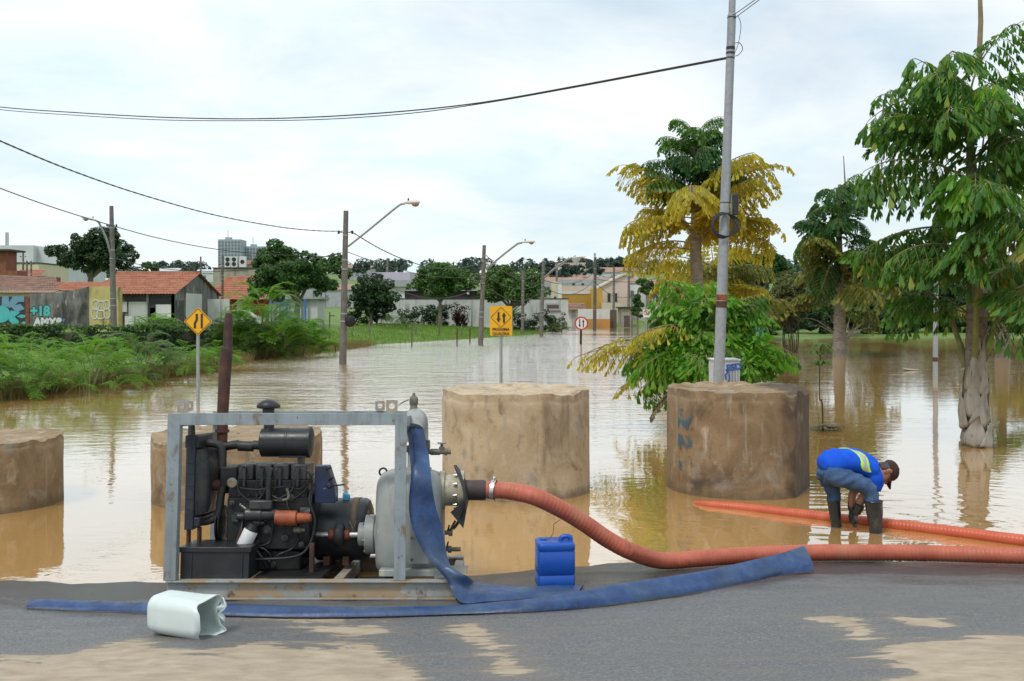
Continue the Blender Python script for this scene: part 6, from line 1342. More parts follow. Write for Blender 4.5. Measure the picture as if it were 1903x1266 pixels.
def feather_bush(px, py, w, h, label, seed, mat='leaf_bush', n=34, dz=.15, Y=None, size=.055, cat_='bush'):
    b = Wt(px, py) if Y is None else P(px, py, Y); rg2 = random.Random(seed); s_ = b.y/F; x, y = b.x, b.y; g = max(-.05, ground_z(x, y))
    root = thing('feathery_bush', label, cat_, (x, y, g), group='feathery bushes on the left bank'); Wd, Hh = w*s_, h*s_
    for k in range(n):
        key = (mat, k % 4)
        if key not in SP:
            me = spray_mesh(900+k % 4).mesh('spray', 0, fix=False); me.materials.append(MATS[mat]); me.materials.append(MATS['petiole']); SP[key] = me
        a_ = k*2.4+rg2.uniform(-.4, .4); f = (k/n)**.55; L_ = max(.6, min(1.5, Hh*rg2.uniform(.5, .7))); hz2 = Hh*(1.0-.75*f*f)*rg2.uniform(.6, 1.0)-.30*L_
        o = add_frond(root, SP[key], (math.cos(a_)*f*Wd*.36, math.sin(a_)*f*Wd*.30, max(.0, hz2)), a_, rg2.uniform(-.2, .25), L_, 'spray')
    for k in range(7):
        a_ = k*2.4; q = Vector((math.cos(a_)*Wd*.22, math.sin(a_)*Wd*.2, Hh*.55)); MB().tube(cat_rom([(q.x*.1, q.y*.1, -.1), (q.x*.5, q.y*.5, q.z*.6), q], 3), [.016]*3+[.010]*3+[.005], 5).build('stem', MATS['petiole'], root, local=True)
    return root
fb = [(-60, 742, 210, 135, 'bright feathery bush at the very left edge of the bank'), (60, 737, 190, 100, 'second bright feathery bush from the left edge'), (165, 727, 170, 112, 'broad feathery bush on the bank left of the dark bush'), (262, 712, 130, 104, 'dark green rounded bush in the middle of the bank'), (340, 700, 110, 70, 'small bright bush at the foot of the diamond sign'), (20, 700, 220, 70, 'pale bush at the back of the bank by the left edge'), (200, 690, 200, 60, 'low pale bush behind the dark bush'), (110, 706, 140, 60, 'low feathery bush behind the second bush'), (400, 690, 80, 60, 'small bush right of the diamond sign post')]
for i, (x, y, w, h, l) in enumerate(fb): feather_bush(x, y, w, h, l, 50+i, 'leaf_bush' if i != 3 else 'leaf_mid', 46)
for i, (px, Y, yb, yt, w, l, m) in enumerate(((490, 47, 655, 520, 120, 'tall light green shrub right of the exhaust stack', 'leaf_bush'), (560, 49, 658, 580, 90, 'loose light green shrub at the end of the vine wall', 'leaf_bush'), (440, 46, 655, 575, 100, 'bright weed clump on the vine wall behind the exhaust', 'leaf_mid'), (290, 64, 615, 570, 90, 'weed clump in front of the white painted wall of the tiled house', 'leaf_bush'), (360, 62, 612, 590, 110, 'low weed clump behind the diamond sign', 'leaf_bush'), (735, 90, 608, 580, 60, 'small sprawling bush in the middle of the field', 'leaf_mid'), (1040, 104, 612, 592, 44, 'leafy plants at the corner of the white wall', 'leaf_mid'))):
    feather_bush(px, yb, w, (yb-yt), l, 80+i, m, 100 if i < 3 else 60, Y=Y, size=.07)
# vine covered low wall
wa = [P(-60, 640, 43), P(120, 640, 43.5), P(330, 640, 46), P(470, 645, 50), P(585, 648, 54)]
path = cat_rom([(p.x, p.y, 0) for p in wa], 6); root = thing('vine_wall', 'low wall overgrown with dark vines along the left bank', 'wall', (path[8].x, path[8].y, 0))
vs = []; zt0 = 1.47
for p in path:
    for dy_, z in ((-.1, -.2), (-.1, zt0-.2), (.1, zt0-.2), (.1, -.2)): vs.append((p.x, p.y+dy_, z))
MB().add(vs, [(4*i+j, 4*i+j+1, 4*i+j+5, 4*i+j+4) for i in range(len(path)-1) for j in range(3)]).build('wall_body', pm('old_wall', [(.3, (.09, .075, .055)), (.7, (.17, .145, .11))], 2, rough=.9, bump=.4), root)
rng = np.random.default_rng(77); cl = []
for i in range(520):
    f = rng.uniform(0, len(path)-1.01); k = int(f); p = path[k].lerp(path[k+1], f-k); zz_ = rng.uniform(0, 1)**.7*(zt0+.16*pnoise((p.x*.6, p.y*.6, 1))-.05); cl.append((p.x, p.y-.12-rng.uniform(0, .12), zz_, rng.uniform(.12, .25)))
me = leaf_cloud('vine_leaves', MATS['leaf_dark'], np.array(cl)-np.array([root.location.x, root.location.y, 0, 0]), 9000, .08, rng, .8, .2); from_mesh('vine_leaves', me, None, root)
cl2 = [(c[0], c[1]+.1, zt0-.1+.16*pnoise((c[0]*.6, c[1]*.6, 1))+rng.uniform(-.08, .16), .2) for c in cl[::2]]
me = leaf_cloud('vine_top', MATS['leaf_mid'], np.array(cl2)-np.array([root.location.x, root.location.y, 0, 0]), 6000, .08, rng, .6, .8); from_mesh('vine_top', me, None, root)
# dry weeds along the shore and ground cover between the bushes
pts = []; wts = []
for i in range(2600):
    f = rng.uniform(0, 6.9); k = int(f); a_, b_ = shore[k], shore[k+1]; t_ = f-k; x = a_[0]+(b_[0]-a_[0])*t_; y = a_[1]+(b_[1]-a_[1])*t_; n_ = Vector((-(b_[1]-a_[1]), b_[0]-a_[0])).normalized(); o_ = rng.normal()*.55
    x += n_.x*abs(o_)*1.2-n_.x*.15; y += n_.y*abs(o_)*1.2; pts.append((x, y, max(-.05, ground_z(x, y)-.03)))
tag(blades('dry_weeds', MATS['dry_grass'], pts, .38, .022, 6, rng, .18), 'dry brown weeds along the muddy shore of the left bank', 'weeds', kind='stuff')
cl = []
gx_ = rng.uniform(-34, -8, 1600); gy_ = rng.uniform(26, 56, 1600); dd_ = sd_poly(gx_, gy_, flood)
for x, y, d in zip(gx_, gy_, dd_):
    if d > .5: cl.append((x, y, ground_z(x, y)+.12, rng.uniform(.2, .45)))
me = leaf_cloud('bank_weeds', MATS['leaf_bush'], cl, 20000, .05, rng, .8, .8); tag(from_mesh('bank_weeds', me), 'green weeds covering the left bank between the bushes', 'weeds', kind='stuff')
# banana-like plants and dark hedge before the white wall
def banana(px, yb, h, Y, label, seed, mat='leaf_mid', n=9):
    b = P(px, yb, Y); rg2 = random.Random(seed); r_ = thing('banana_plant', label, 'plant', (b.x, Y, ground_z(b.x, Y))); s_ = Y/F; Hh = h*s_
    MB().tube([(0, 0, -.1), (0, 0, Hh*.5)], [.12, .08], 8).build('stem', MATS['petiole'], r_, local=True)
    for k in range(n):
        a_ = k*2.4; el = rad(35+rg2.random()*40); d = Vector((math.cos(a_), math.sin(a_), 0)); p = Vector((0, 0, Hh*.45)); vs = []; sd = Vector((-d.y, d.x, 0)); L_ = Hh*.62*rg2.uniform(.8, 1.1)
        for i in range(7):
            f = i/6; w_ = L_*.13*math.sin(PI*min(1, f*.95+.06))**.7; vs += [p-sd*w_-Vector((0, 0, w_*.3)), p, p+sd*w_-Vector((0, 0, w_*.3))]; e2 = el-f*rad(75); p = p+(d*math.cos(e2)+Vector((0, 0, math.sin(e2))))*(L_/6)
        MB().add(vs, [(3*i+j, 3*i+j+1, 3*i+j+4, 3*i+j+3) for i in range(6) for j in range(2)]).build('leaf', MATS[mat], r_, smooth=80, local=True)
banana(812, 602, 45, 103, 'banana plant with arching leaves before the white wall', 1); banana(700, 600, 85, 98, 'tall banana plant left of the white wall', 2, 'leaf_mid', 11); banana(950, 605, 55, 104, 'banana plant right of the square yellow sign', 3)
def hedge(px0, px1, ytop, Y, label, mat, seed, n=4000, size=.12):
    rng = np.random.default_rng(seed); a_, b_ = P(px0, 600, Y), P(px1, 600, Y); g = ground_z((a_.x+b_.x)/2, Y); zt_ = P(0, ytop, Y).z; r_ = thing('hedge', label, 'hedge', ((a_.x+b_.x)/2, Y, g)); L_ = (b_.x-a_.x)
    cl = [(rng.uniform(-.5, .5)*L_, rng.normal()*.3, rng.uniform(0, 1)**.8*(zt_-g)*(.7+.3*math.sin(i*1.7)), rng.uniform(.25, .5)) for i in range(60 if n < 8000 else 200)]
    from_mesh('foliage', leaf_cloud('foliage', MATS[mat], cl, n, size, rng), None, r_)
    MB().tube([(-L_*.3, 0, -.1), (-L_*.1, .05, (zt_-g)*.5), (L_*.2, 0, (zt_-g)*.7)], [.06, .05, .02], 6).build('stem', MATS['bark_dark'], r_, local=True)
hedge(640, 720, 548, 97, 'dark hedge of shrubs under the dark leafy tree', 'leaf_dark', 91); hedge(745, 835, 565, 105, 'dark shrubs at the foot of the white wall', 'leaf_dark', 92); hedge(950, 1050, 578, 106, 'dark green shrubs at the right end of the white wall', 'leaf_dark', 93)
hedge(842, 866, 566, 105, 'reddish brown shrub against the white wall', 'leaf_croton', 94, 1500)
hedge(1420, 1990, 556, 87, 'dark undergrowth along the far shore on the right', 'leaf_dark', 95, 30000, .22); hedge(1230, 1450, 560, 84, 'green undergrowth along the far shore behind the young palm', 'leaf_mid', 96, 12000, .16)

rng = np.random.default_rng(808); cl = []
for i in range(420):
    px = rng.uniform(-300, 2300); Y = rng.uniform(560, 760); x = P(px, 0, Y).x; cl.append((x, Y, ground_z(x, Y)+rng.uniform(1, 6), rng.uniform(3, 7)))
tag(from_mesh('distant_wood', leaf_cloud('distant_wood', MATS['leaf_far_haze'], cl, 26000, 1.5, rng, .7)), 'haze tinted band of woodland along the far hill crest', 'wood', kind='stuff')
# ================================================================ buildings, walls, far town
pm('plaster_dirty', [(.3, (.13, .125, .115)), (.7, (.24, .23, .21))], 1.2, rough=.9, bump=.3, layers=[((.035, .034, .032), .9, .47, .62, (1.2, 1.2, .35), .9), ((.42, .41, .38), 1.3, .60, .68, (1.5, 1.5, .5), .7)])
pm('plaster_black', [(.3, (.045, .043, .04)), (.7, (.10, .095, .085))], 1.2, rough=.9, bump=.3, layers=[((.40, .39, .37), .9, .56, .66, (2, 2, .4), .8)])
pm('plaster_white_dirty', [(.3, (.50, .52, .49)), (.7, (.62, .63, .60))], .8, rough=.85, bump=.15, layers=[((.10, .095, .085), 1.0, .54, .72, (1.6, 1.6, .22), .8), ((.34, .37, .33), .7, .5, .7, None, .5)])
pm('plaster_white', [(.3, (.58, .58, .56)), (.7, (.68, .68, .66))], .7, rough=.85, bump=.1, layers=[((.35, .34, .32), .8, .56, .75, (1, 1, .3), .5)])
pm('plaster_cream', [(.3, (.52, .46, .33)), (.7, (.60, .54, .41))], .7, rough=.85, bump=.1, layers=[((.30, .26, .2), .9, .58, .75, (1, 1, .3), .5)])
pm('plaster_yellow', [(.3, (.42, .34, .12)), (.7, (.55, .46, .19))], 1.0, rough=.9, bump=.2, layers=[((.10, .09, .06), 1.3, .54, .66, (2, 2, .35), .85), ((.5, .47, .36), 1.5, .6, .7, None, .6)])
pm('plaster_ochre', [(.3, (.46, .27, .045)), (.7, (.54, .33, .07))], .6, rough=.85, bump=.1, layers=[((.25, .15, .04), .8, .58, .75, (1, 1, .3), .6)])
pm('plaster_orange_band', [(.3, (.45, .22, .05)), (.7, (.53, .29, .09))], .6, rough=.85, bump=.1, layers=[((.3, .17, .08), .8, .56, .75, None, .6)])
pm('plaster_pink', [(.3, (.56, .43, .35)), (.7, (.62, .49, .41))], .5, rough=.85, bump=.1)
pm('plaster_lilac', [(.3, (.45, .40, .50)), (.7, (.52, .47, .57))], .5, rough=.85, bump=.1)
pm('plaster_grey', [(.3, (.30, .31, .32)), (.7, (.40, .41, .42))], .5, rough=.85, bump=.1, layers=[((.18, .18, .18), .8, .58, .75, (1, 1, .3), .5)])
pm('plaster_beige', [(.3, (.30, .27, .21)), (.7, (.40, .36, .29))], .7, rough=.85, bump=.2, layers=[((.08, .075, .065), .9, .52, .68, (1, 1, .4), .8)])
pm('brick_red', [(.3, (.17, .06, .035)), (.7, (.26, .10, .06))], 3, rough=.9, bump=.4, layers=[((.09, .06, .05), 2, .55, .7, None, .6)])
pm('tile_terracotta', [(.3, (.27, .095, .05)), (.5, (.36, .14, .08)), (.7, (.45, .20, .12))], 1.6, rough=.85, bump=.3, bscale=12, layers=[((.13, .075, .055), .9, .56, .72, None, .6)])
pm('tile_old', [(.3, (.20, .105, .075)), (.7, (.33, .20, .15))], 1.6, rough=.9, bump=.3, bscale=12, layers=[((.10, .085, .075), 1.1, .5, .68, None, .7)])
pm('roof_dark', [(.3, (.035, .03, .028)), (.7, (.06, .052, .046))], 1, rough=.8, bump=.2)
pm('roof_grey', [(.3, (.30, .31, .32)), (.7, (.40, .41, .42))], .8, rough=.7, bump=.1)
pm('window_dark', [(.3, (.018, .02, .022)), (.7, (.035, .038, .04))], 2, rough=.12, bump=0)
pm('shutter_brown', [(.3, (.085, .06, .045)), (.7, (.12, .09, .07))], 2, rough=.7, bump=.1)
pm('paint_turquoise', [(.3, (.06, .40, .42)), (.7, (.09, .47, .48))], 1.5, rough=.6, bump=0)
pm('paint_steel_blue', [(.3, (.12, .26, .36)), (.7, (.16, .32, .43))], 1.5, rough=.6, bump=0)
pm('paint_white', [(.3, (.52, .53, .53)), (.7, (.66, .67, .67))], 3, rough=.7, bump=0)
pm('paint_and_doorway_black', [(.3, (.025, .028, .03)), (.7, (.04, .042, .045))], 3, rough=.7, bump=0)
pm('paint_door_blue', [(.3, (.05, .16, .42)), (.7, (.07, .21, .50))], 1.5, rough=.6, bump=0)
pm('paint_door_orange', [(.3, (.36, .07, .025)), (.7, (.42, .10, .04))], 1.5, rough=.7, bump=0)
pm('kiosk_blue', [(.3, (.10, .26, .50)), (.7, (.14, .32, .58))], 1.5, rough=.5, bump=0)
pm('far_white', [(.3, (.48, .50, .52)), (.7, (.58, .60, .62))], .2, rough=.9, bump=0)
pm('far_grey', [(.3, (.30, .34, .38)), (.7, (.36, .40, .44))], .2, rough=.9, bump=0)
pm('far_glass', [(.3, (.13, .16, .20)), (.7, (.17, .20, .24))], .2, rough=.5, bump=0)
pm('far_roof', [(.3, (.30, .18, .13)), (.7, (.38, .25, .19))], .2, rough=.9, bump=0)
pm('car_paint', [(.3, (.62, .64, .66)), (.7, (.70, .72, .74))], 1, rough=.25, bump=0)

def bbox(px0, px1, ytop, Y, depth, base=None):
    a, b = P(px0, ytop, Y), P(px1, ytop, Y); g = (min(ground_z(a.x, Y), ground_z(b.x, Y))-.4) if base is None else base
    return (a.x, Y, g), (b.x, Y+depth, a.z)
def building(name, label, px0, px1, ytop, Y, depth, mat, wins=(), cat_='building', base=None, roof=None, wmat='window_dark', over=.25, roof_h=.18, group=None):
    lo, hi = bbox(px0, px1, ytop, Y, depth, base); r_ = thing(name, label, cat_, ((lo[0]+hi[0])/2, Y, max(0, lo[2])), group=group)
    MB().box(lo, hi).build('wall', MATS[mat], r_, smooth=0)
    if roof: MB().box((lo[0]-over, lo[1]-over, hi[2]+.003), (hi[0]+over, hi[1]+over, hi[2]+roof_h)).build('roof', MATS[roof], r_, smooth=0)
    for w in wins:
        a, b = P(w[0], w[3], Y), P(w[2], w[1], Y); f = MB().box((a.x, Y-.05, a.z), (b.x, Y-.004, b.z)).build('window', MATS[w[4] if len(w) > 4 else 'plaster_grey'], r_, smooth=0)
        m_ = (b.x-a.x)*.1; MB().box((a.x+m_, Y-.07, a.z+m_), (b.x-m_, Y-.051, b.z-m_)).build('pane', MATS[w[5] if len(w) > 5 else wmat], f, smooth=0)
        MB().box((a.x-.06, Y-.16, a.z-.08), (b.x+.06, Y-.003, a.z-.002)).build('sill', MATS['plaster_grey'], f, smooth=0)
    return r_, lo, hi
def tile_roof(parent, e0, e1, r1, r0, mat, pitch=.22, rows=9, name='roof', lift=.06):
    """pantile slope between an eave line e0-e1 and a ridge line r0-r1"""
    e0, e1, r0, r1 = map(Vector, (e0, e1, r0, r1)); n = max(6, int((e1-e0).length/pitch)); nrm = (e1-e0).cross(r0-e0).normalized()
    if nrm.z < 0: nrm = -nrm
    vs = []; m = n*4+1
    for i in range(rows):
        for k, f in enumerate((i/rows, (i+.98)/rows)):
            a, b = e0.lerp(r0, f), e1.lerp(r1, f)
            for j in range(m): vs.append(a.lerp(b, j/(m-1))+nrm*(lift*abs(math.sin(PI*j/4))+(.05 if k == 0 else 0)+.012*pnoise((j*.7, i*3.1, 2))))
    R2 = rows*2
    return MB().add(vs, [(i*m+j, i*m+j+1, (i+1)*m+j+1, (i+1)*m+j) for i in range(R2-1) for j in range(m-1)]).build(name, MATS[mat], parent, smooth=50, fix=False)
def ppoly(px, Y): return [P(x, y, Y) for x, y in px]
def paint(parent, pts, Y, mat, name='graffiti', t=.006): return MB().prism(ppoly(pts, Y), (0, t, 0)).build(name, MATS[mat], parent, smooth=0)
def circ_px(cx, cy, r, ry=None, n=22, a0=0, a1=360): ry = ry or r; return [(cx+r*math.cos(rad(a0+(a1-a0)*i/n)), cy+ry*math.sin(rad(a0+(a1-a0)*i/n))) for i in range(n)]
def letters(parent, txt, px, py, size_px, Y, mat, bold, sx=1.0, name='graffiti'):
    s = Y/F; me = text_mesh(txt, size_px*s, bold); o = from_mesh(name, me, MATS[mat], parent); o.rotation_euler = (PI/2, 0, 0); o.scale = (sx, 1, 1); t = parent.location; o.location = P(px, py, Y)-t; return o
# --- graffiti walls
Yg = 78.0
gw = thing('graffiti_wall', 'dirty grey wall with turquoise figures and white bubble letters', 'wall', (P(108, 600, Yg).x, Yg, .6))
pl = ppoly([(55, 640), (167, 640), (167, 532), (152, 536), (110, 544.5), (55, 546)], Yg); MB().prism(pl, (0, .25, 0)).build('wall_body', MATS['plaster_dirty'], gw, smooth=0)
letters(gw, '+18', 74.5, 579, 25, Yg-.012, 'paint_and_doorway_black', .11, .92); letters(gw, '+18', 74.5, 579, 25, Yg-.022, 'paint_turquoise', .05, .92)
letters(gw, 'AMXB', 89, 599, 19, Yg-.012, 'paint_and_doorway_black', .11, 1.0); letters(gw, 'AMXB', 89, 599, 19, Yg-.022, 'paint_white', .06, 1.0)
paint(gw, [(103, 592), (112, 595), (121, 592), (119, 598), (110, 598)], Yg-.008, 'paint_door_blue')
br = thing('brick_wall', 'brick wall with a large turquoise spray painted figure at the left edge', 'wall', (P(10, 600, Yg).x, Yg, .6))
MB().prism(ppoly([(-90, 640), (54, 640), (54, 551), (47, 551), (-90, 551)], Yg+.02), (0, .22, 0)).build('wall_body', MATS['brick_red'], br, smooth=0)
Yb = Yg-.01
for pts, m_, d_ in (([(-30, 551.5), (46, 551.5), (46, 604), (-30, 604)], 'paint_and_doorway_black', 0), ([(4, 551), (16, 551), (17, 562), (24, 551), (45, 551), (45, 561), (34, 561.5), (26, 568), (18, 572), (3, 568)], 'paint_steel_blue', .012), (circ_px(1, 584, 18, 16), 'paint_turquoise', .02), ([(20, 569), (38, 565), (46, 574), (30, 581)], 'paint_steel_blue', .024), ([(20, 577), (38, 580), (27, 589), (35, 597), (34, 605), (26, 606), (16, 595)], 'paint_turquoise', .016), ([(31, 588), (40, 584.5), (47, 586), (47, 590), (40, 591.5)], 'paint_turquoise', .02), ([(38, 600), (43, 597.5), (47, 598), (47, 602), (42, 603)], 'paint_turquoise', .02), ([(-30, 556), (-8, 553), (-4, 566), (-20, 570)], 'paint_steel_blue', .012), ([(-38, 580), (-20, 575), (-18, 600), (-36, 604)], 'paint_turquoise', .014)):
    paint(br, pts, Yb-d_, m_)
for i in range(14):
    yy = 553+i*3.8; MB().box(P(50.5+(i % 2)*.8, yy+3.2, Yb-.02), P(54.2, yy, Yb+.01)).build('brick', MATS['brick_red'], br, smooth=0)
yw = thing('yellow_wall', 'peeling yellow wall block with white scribbles beside the utility pole', 'wall', (P(192, 600, 77.5).x, 77.5, .6))
MB().prism(ppoly([(166, 640), (220, 640), (220, 533.5), (166, 532)], 77.5), (0, .8, 0)).build('wall_body', MATS['plaster_yellow'], yw, smooth=0)
for (cx_, cy_, r1, r2) in ((178, 567, 7, 9), (188, 569, 8, 9), (198, 567, 6, 8), (176, 583, 6, 10), (187, 585, 8, 8), (199, 583, 6, 9)):
    MB().tube([P(x, y, 77.48) for x, y in circ_px(cx_, cy_, r1, r2)]+[P(cx_+r1, cy_, 77.48)], .035, 5).build('scribble', MATS['paint_white'], yw)
# --- tiled house
X0, X1, YA, YR, YB_, ZE, ZR = -33.2, -26.6, 80.0, 86.6, 93.4, 3.42, 5.32
hs_ = thing('tiled_house', 'old house with a terracotta tiled roof and blackened walls', 'house', ((X0+X1)/2, YA, .8))
MB().box((X0+.2, YA+.5, .2), (X1, YA+.75, ZE+.12)).build('wall', MATS['plaster_black'], hs_, smooth=0)
MB().prism([(X1, YA+.5, .2), (X1, YB_-.4, .2), (X1, YB_-.4, ZE+.05), (X1, YR, ZR-.12), (X1, YA+.5, ZE+.12)], (-.2, 0, 0)).build('gable_wall', MATS['plaster_dirty'], hs_, smooth=0)
MB().box((X0+.2, YA+.75, .2), (X0+.45, YB_-.4, ZE)).build('wall', MATS['plaster_dirty'], hs_, smooth=0)
tile_roof(hs_, (X0-.2, YA, ZE), (X1+.25, YA, ZE), (X1+.25, YR, ZR), (X0-.2, YR, ZR), 'tile_terracotta', .24, 10)
tile_roof(hs_, (X0-.2, YB_, ZE), (X1+.25, YB_, ZE), (X1+.25, YR, ZR), (X0-.2, YR, ZR), 'tile_terracotta', .24, 10)
MB().tube([(X0-.2, YR, ZR+.05), (X1+.25, YR, ZR+.05)], .13, 8).build('ridge', MATS['tile_terracotta'], hs_)
for (a, b, c, d, m_) in ((228, 561, 236, 580, 'plaster_white'), (239, 561, 274, 603, 'plaster_white_dirty'), (277, 552, 318, 606, 'paint_and_doorway_black'), (290, 566, 318, 592, 'plaster_white'), (279, 572, 289, 592, 'plaster_white_dirty')):  # the black patch is the doorway's dark inside, its shade put in as colour
    lo, hi = P(a, d, YA+.45), P(b*0+c, b, YA+.45); MB().box((lo.x, YA+(.44 if m_ != 'plaster_white' else .40), lo.z), (hi.x, YA+.497, hi.z)).build('wall_patch', MATS[m_], hs_, smooth=0)
for (y0, y1, z0, z1, m_) in ((83.5, 87.8, 1.6, 3.6, 'plaster_white'), (90.5, 93, .5, 2.6, 'plaster_white_dirty'), (80.9, 83.0, .4, 3.0, 'plaster_black')):
    MB().box((X1+.001, y0, z0), (X1+.03, y1, z1)).build('wall_patch', MATS[m_], hs_, smooth=0)
building('yard_wall', 'low white yard wall in front of the tiled house', 232, 258, 588, 76, .2, 'plaster_white_dirty', cat_='wall')
building('yard_wall', 'scribbled white yard wall right of the tiled house', 386, 426, 556, 88, .25, 'plaster_white_dirty', cat_='wall')
# --- cream house, chimney, roofs at the left edge
ch, lo, hi = building('cream_house', 'cream house with an old tiled roof at the left edge', -60, 104, 541, 92, 8, 'plaster_cream')
tile_roof(ch, (lo[0]-.4, 91.5, hi[2]-.25), (hi[0]+.5, 91.5, hi[2]-.25), (hi[0]-2.2, 97, hi[2]+1.35), (lo[0]-.4, 97, hi[2]+1.6), 'tile_old', .26, 9)
ck_, lo, hi = building('brick_tower', 'narrow red brick chimney block with a flat cap at the left edge', -14, 11, 467, 100, 2.2, 'brick_red', roof='roof_dark', over=.6)
MB().box((hi[0]+.01, 100, lo[2]), (hi[0]+1.1, 102, P(0, 503, 100).z)).build('low_block', MATS['brick_red'], ck_, smooth=0)
rr_, lo, hi = building('low_house', 'low house with a red tiled roof between the cream house and the tiled house', 78, 180, 540, 104, 7, 'brick_red')
tile_roof(rr_, (lo[0]-.3, 103.6, hi[2]-.05), (hi[0]+.3, 103.6, hi[2]-.05), (hi[0]+.3, 108, hi[2]+.95), (lo[0]-.3, 108, hi[2]+.95), 'tile_terracotta', .3, 6)
building('yellow_building', 'cream yellow building behind the thin poles at the left', 10, 72, 490, 150, 10, 'plaster_cream', roof='roof_dark', over=.1)
r2_, lo, hi = building('low_house', 'small house with a red roof in front of the cream yellow building', 24, 74, 513, 130, 6, 'brick_red'); tile_roof(r2_, (lo[0]-.3, 129.6, hi[2]-.05), (hi[0]+.3, 129.6, hi[2]-.05), (hi[0]-.6, 133, hi[2]+.9), (lo[0]-.3, 133, hi[2]+.9), 'tile_terracotta', .35, 5)
building('warehouse', 'large white windowless warehouse behind the big dark tree', -120, 62, 456, 250, 30, 'far_white'); building('warehouse', 'lower white warehouse wing beside the big dark tree', 62.5, 118, 460, 252, 26, 'far_white')
# --- red roofed house, blue and white front, air conditioner block
h2_, lo, hi = building('red_roof_house', 'house with a red tiled roof left of the spreading tree', 392, 500, 556, 100, 9, 'paint_door_orange', [(412, 560, 424, 590, 'plaster_white', 'window_dark'), (440, 560, 452, 590, 'plaster_white', 'plaster_white')])
tile_roof(h2_, (lo[0]-.6, 99, hi[2]-.1), (hi[0]+.3, 99, hi[2]-.1), (hi[0]-.2, 104.5, hi[2]+2.35), (lo[0]+.4, 104.5, hi[2]+2.35), 'tile_terracotta', .28, 11)
h3_, lo, hi = building('white_shed', 'white shed with blue posts and doors under the spreading tree', 500, 590, 556, 97, 4, 'plaster_white', roof='roof_grey', over=.4)
for x_ in (503, 519, 531, 554, 566): a, b = P(x_, 600, 96.6), P(x_+3, 556, 96.6); MB().box((a.x, 96.5, a.z-.2), (b.x, 96.7, b.z)).build('post', MATS['paint_door_blue'], h3_, smooth=0)
MB().box(P(531, 600, 96.9), P(556, 585, 96.95)).build('blue_panel', MATS['paint_door_blue'], h3_, smooth=0)
ab, lo, hi = building('flat_roof_building', 'stained flat roofed building carrying air conditioners', 396, 492, 499, 128, 8, 'plaster_beige', roof='roof_dark', over=.1, roof_h=.12)
rt2, lo2, hi2 = building('rooftop_room', 'small rooftop room with a red roof behind the air conditioners', 455, 490, 492, 131, 4, 'plaster_cream', base=hi[2]-.2); tile_roof(rt2, (lo2[0]-.2, 130.7, hi2[2]), (hi2[0]+.2, 130.7, hi2[2]), (hi2[0]+.2, 133, hi2[2]+.6), (lo2[0]-.2, 133, hi2[2]+.6), 'tile_terracotta', .35, 4)
for i, (x0, x1, n_) in enumerate(((417, 428, 'left'), (428.6, 440, 'middle'), (444, 456, 'right'))):
    a, b = P(x0, 498, 127.6), P(x1, 476.5, 127.6); ac = thing('air_conditioner', ['leftmost white air conditioner on the flat roof', 'middle white air conditioner with two fans on the flat roof', 'rightmost white air conditioner on the flat roof'][i], 'air conditioner', ((a.x+b.x)/2, 127.6, hi[2]+.13))
    MB().box((a.x, 127.7, hi[2]+.13), (b.x, 128.3, b.z)).build('casing', MATS['plaster_white'], ac, smooth=0)
    for zf in ((.30, .72) if i != 2 else (.5,)):
        c = Vector(((a.x+b.x)/2, 127.69, hi[2]+.13+(b.z-hi[2]-.13)*zf)); MB().lathe([(.27, 0), (.27, .02), (.22, .021)], c, (0, -1, 0), 16).build('fan_grille', MATS['satin_black'], ac)
# --- far towers
for i, (x0, x1, yt, lab) in enumerate(((405, 447, 445, 'taller grey apartment tower on the skyline'), (453, 492, 458, 'lower grey apartment tower on the skyline beside the taller one'))):
    tw, lo, hi = building('apartment_tower', lab, x0, x1, yt, 900+i*15, 20, 'far_grey', cat_='tower', base=10)
    mb = MB(); nc = 7; nr = 9 if i == 0 else 7; wdt = hi[0]-lo[0]
    for c_ in range(nc):
        for r_ in range(nr):
            x = lo[0]+wdt*(c_+.18)/nc; z = hi[2]-2.2-r_*2.8; mb.box((x, lo[1]-.3, z-1.1), (x+wdt/nc*.55, lo[1]-.02, z+.6))
    o = mb.build('window_grid', MATS['far_glass'], tw, smooth=0); o['kind'] = 'stuff'
    MB().box((lo[0]+wdt*.25, lo[1]+5, hi[2]+.02), (lo[0]+wdt*.5, lo[1]+10, hi[2]+2.2)).tube([(lo[0]+wdt*.36, lo[1]+6, hi[2]+2), (lo[0]+wdt*.36, lo[1]+6, hi[2]+9)], .25, 6).build('roof_plant', MATS['far_grey'], tw, smooth=0)
# --- lilac building, long white wall
lb_, lo, hi = building('lilac_building', 'lilac and white low building behind the banana plant', 690, 762, 506, 135, 9, 'plaster_lilac', [(696, 509, 712, 519)])
building('grey_roof_building', 'low white building with a grey roof before the lilac one', 700, 775, 533, 125, 6, 'plaster_white', roof='roof_grey', over=.5, roof_h=.8)
ww, lo, hi = building('white_wall', 'long stained white wall at the far side of the field', 690, 1056, 556, 108, .3, 'plaster_white_dirty', [(1014, 564, 1041, 576, 'plaster_grey', 'shutter_brown')], cat_='wall', roof='roof_dark', over=.05, roof_h=.08)
rs, lo, hi = building('dark_shed', 'long dark roofed shed behind the stained white wall', 752, 962, 541, 109.5, 8, 'roof_dark', roof='roof_grey', over=.3, roof_h=.15)
for i, (x_, n_) in enumerate(((802, 'left'), (870, 'right'))): 
    c = P(x_, 546, 109.4); l_ = MB().ball(c, (.16, .16, .16), 10, 6).build('shed_lamp', MATS['lamp_white'], rs)
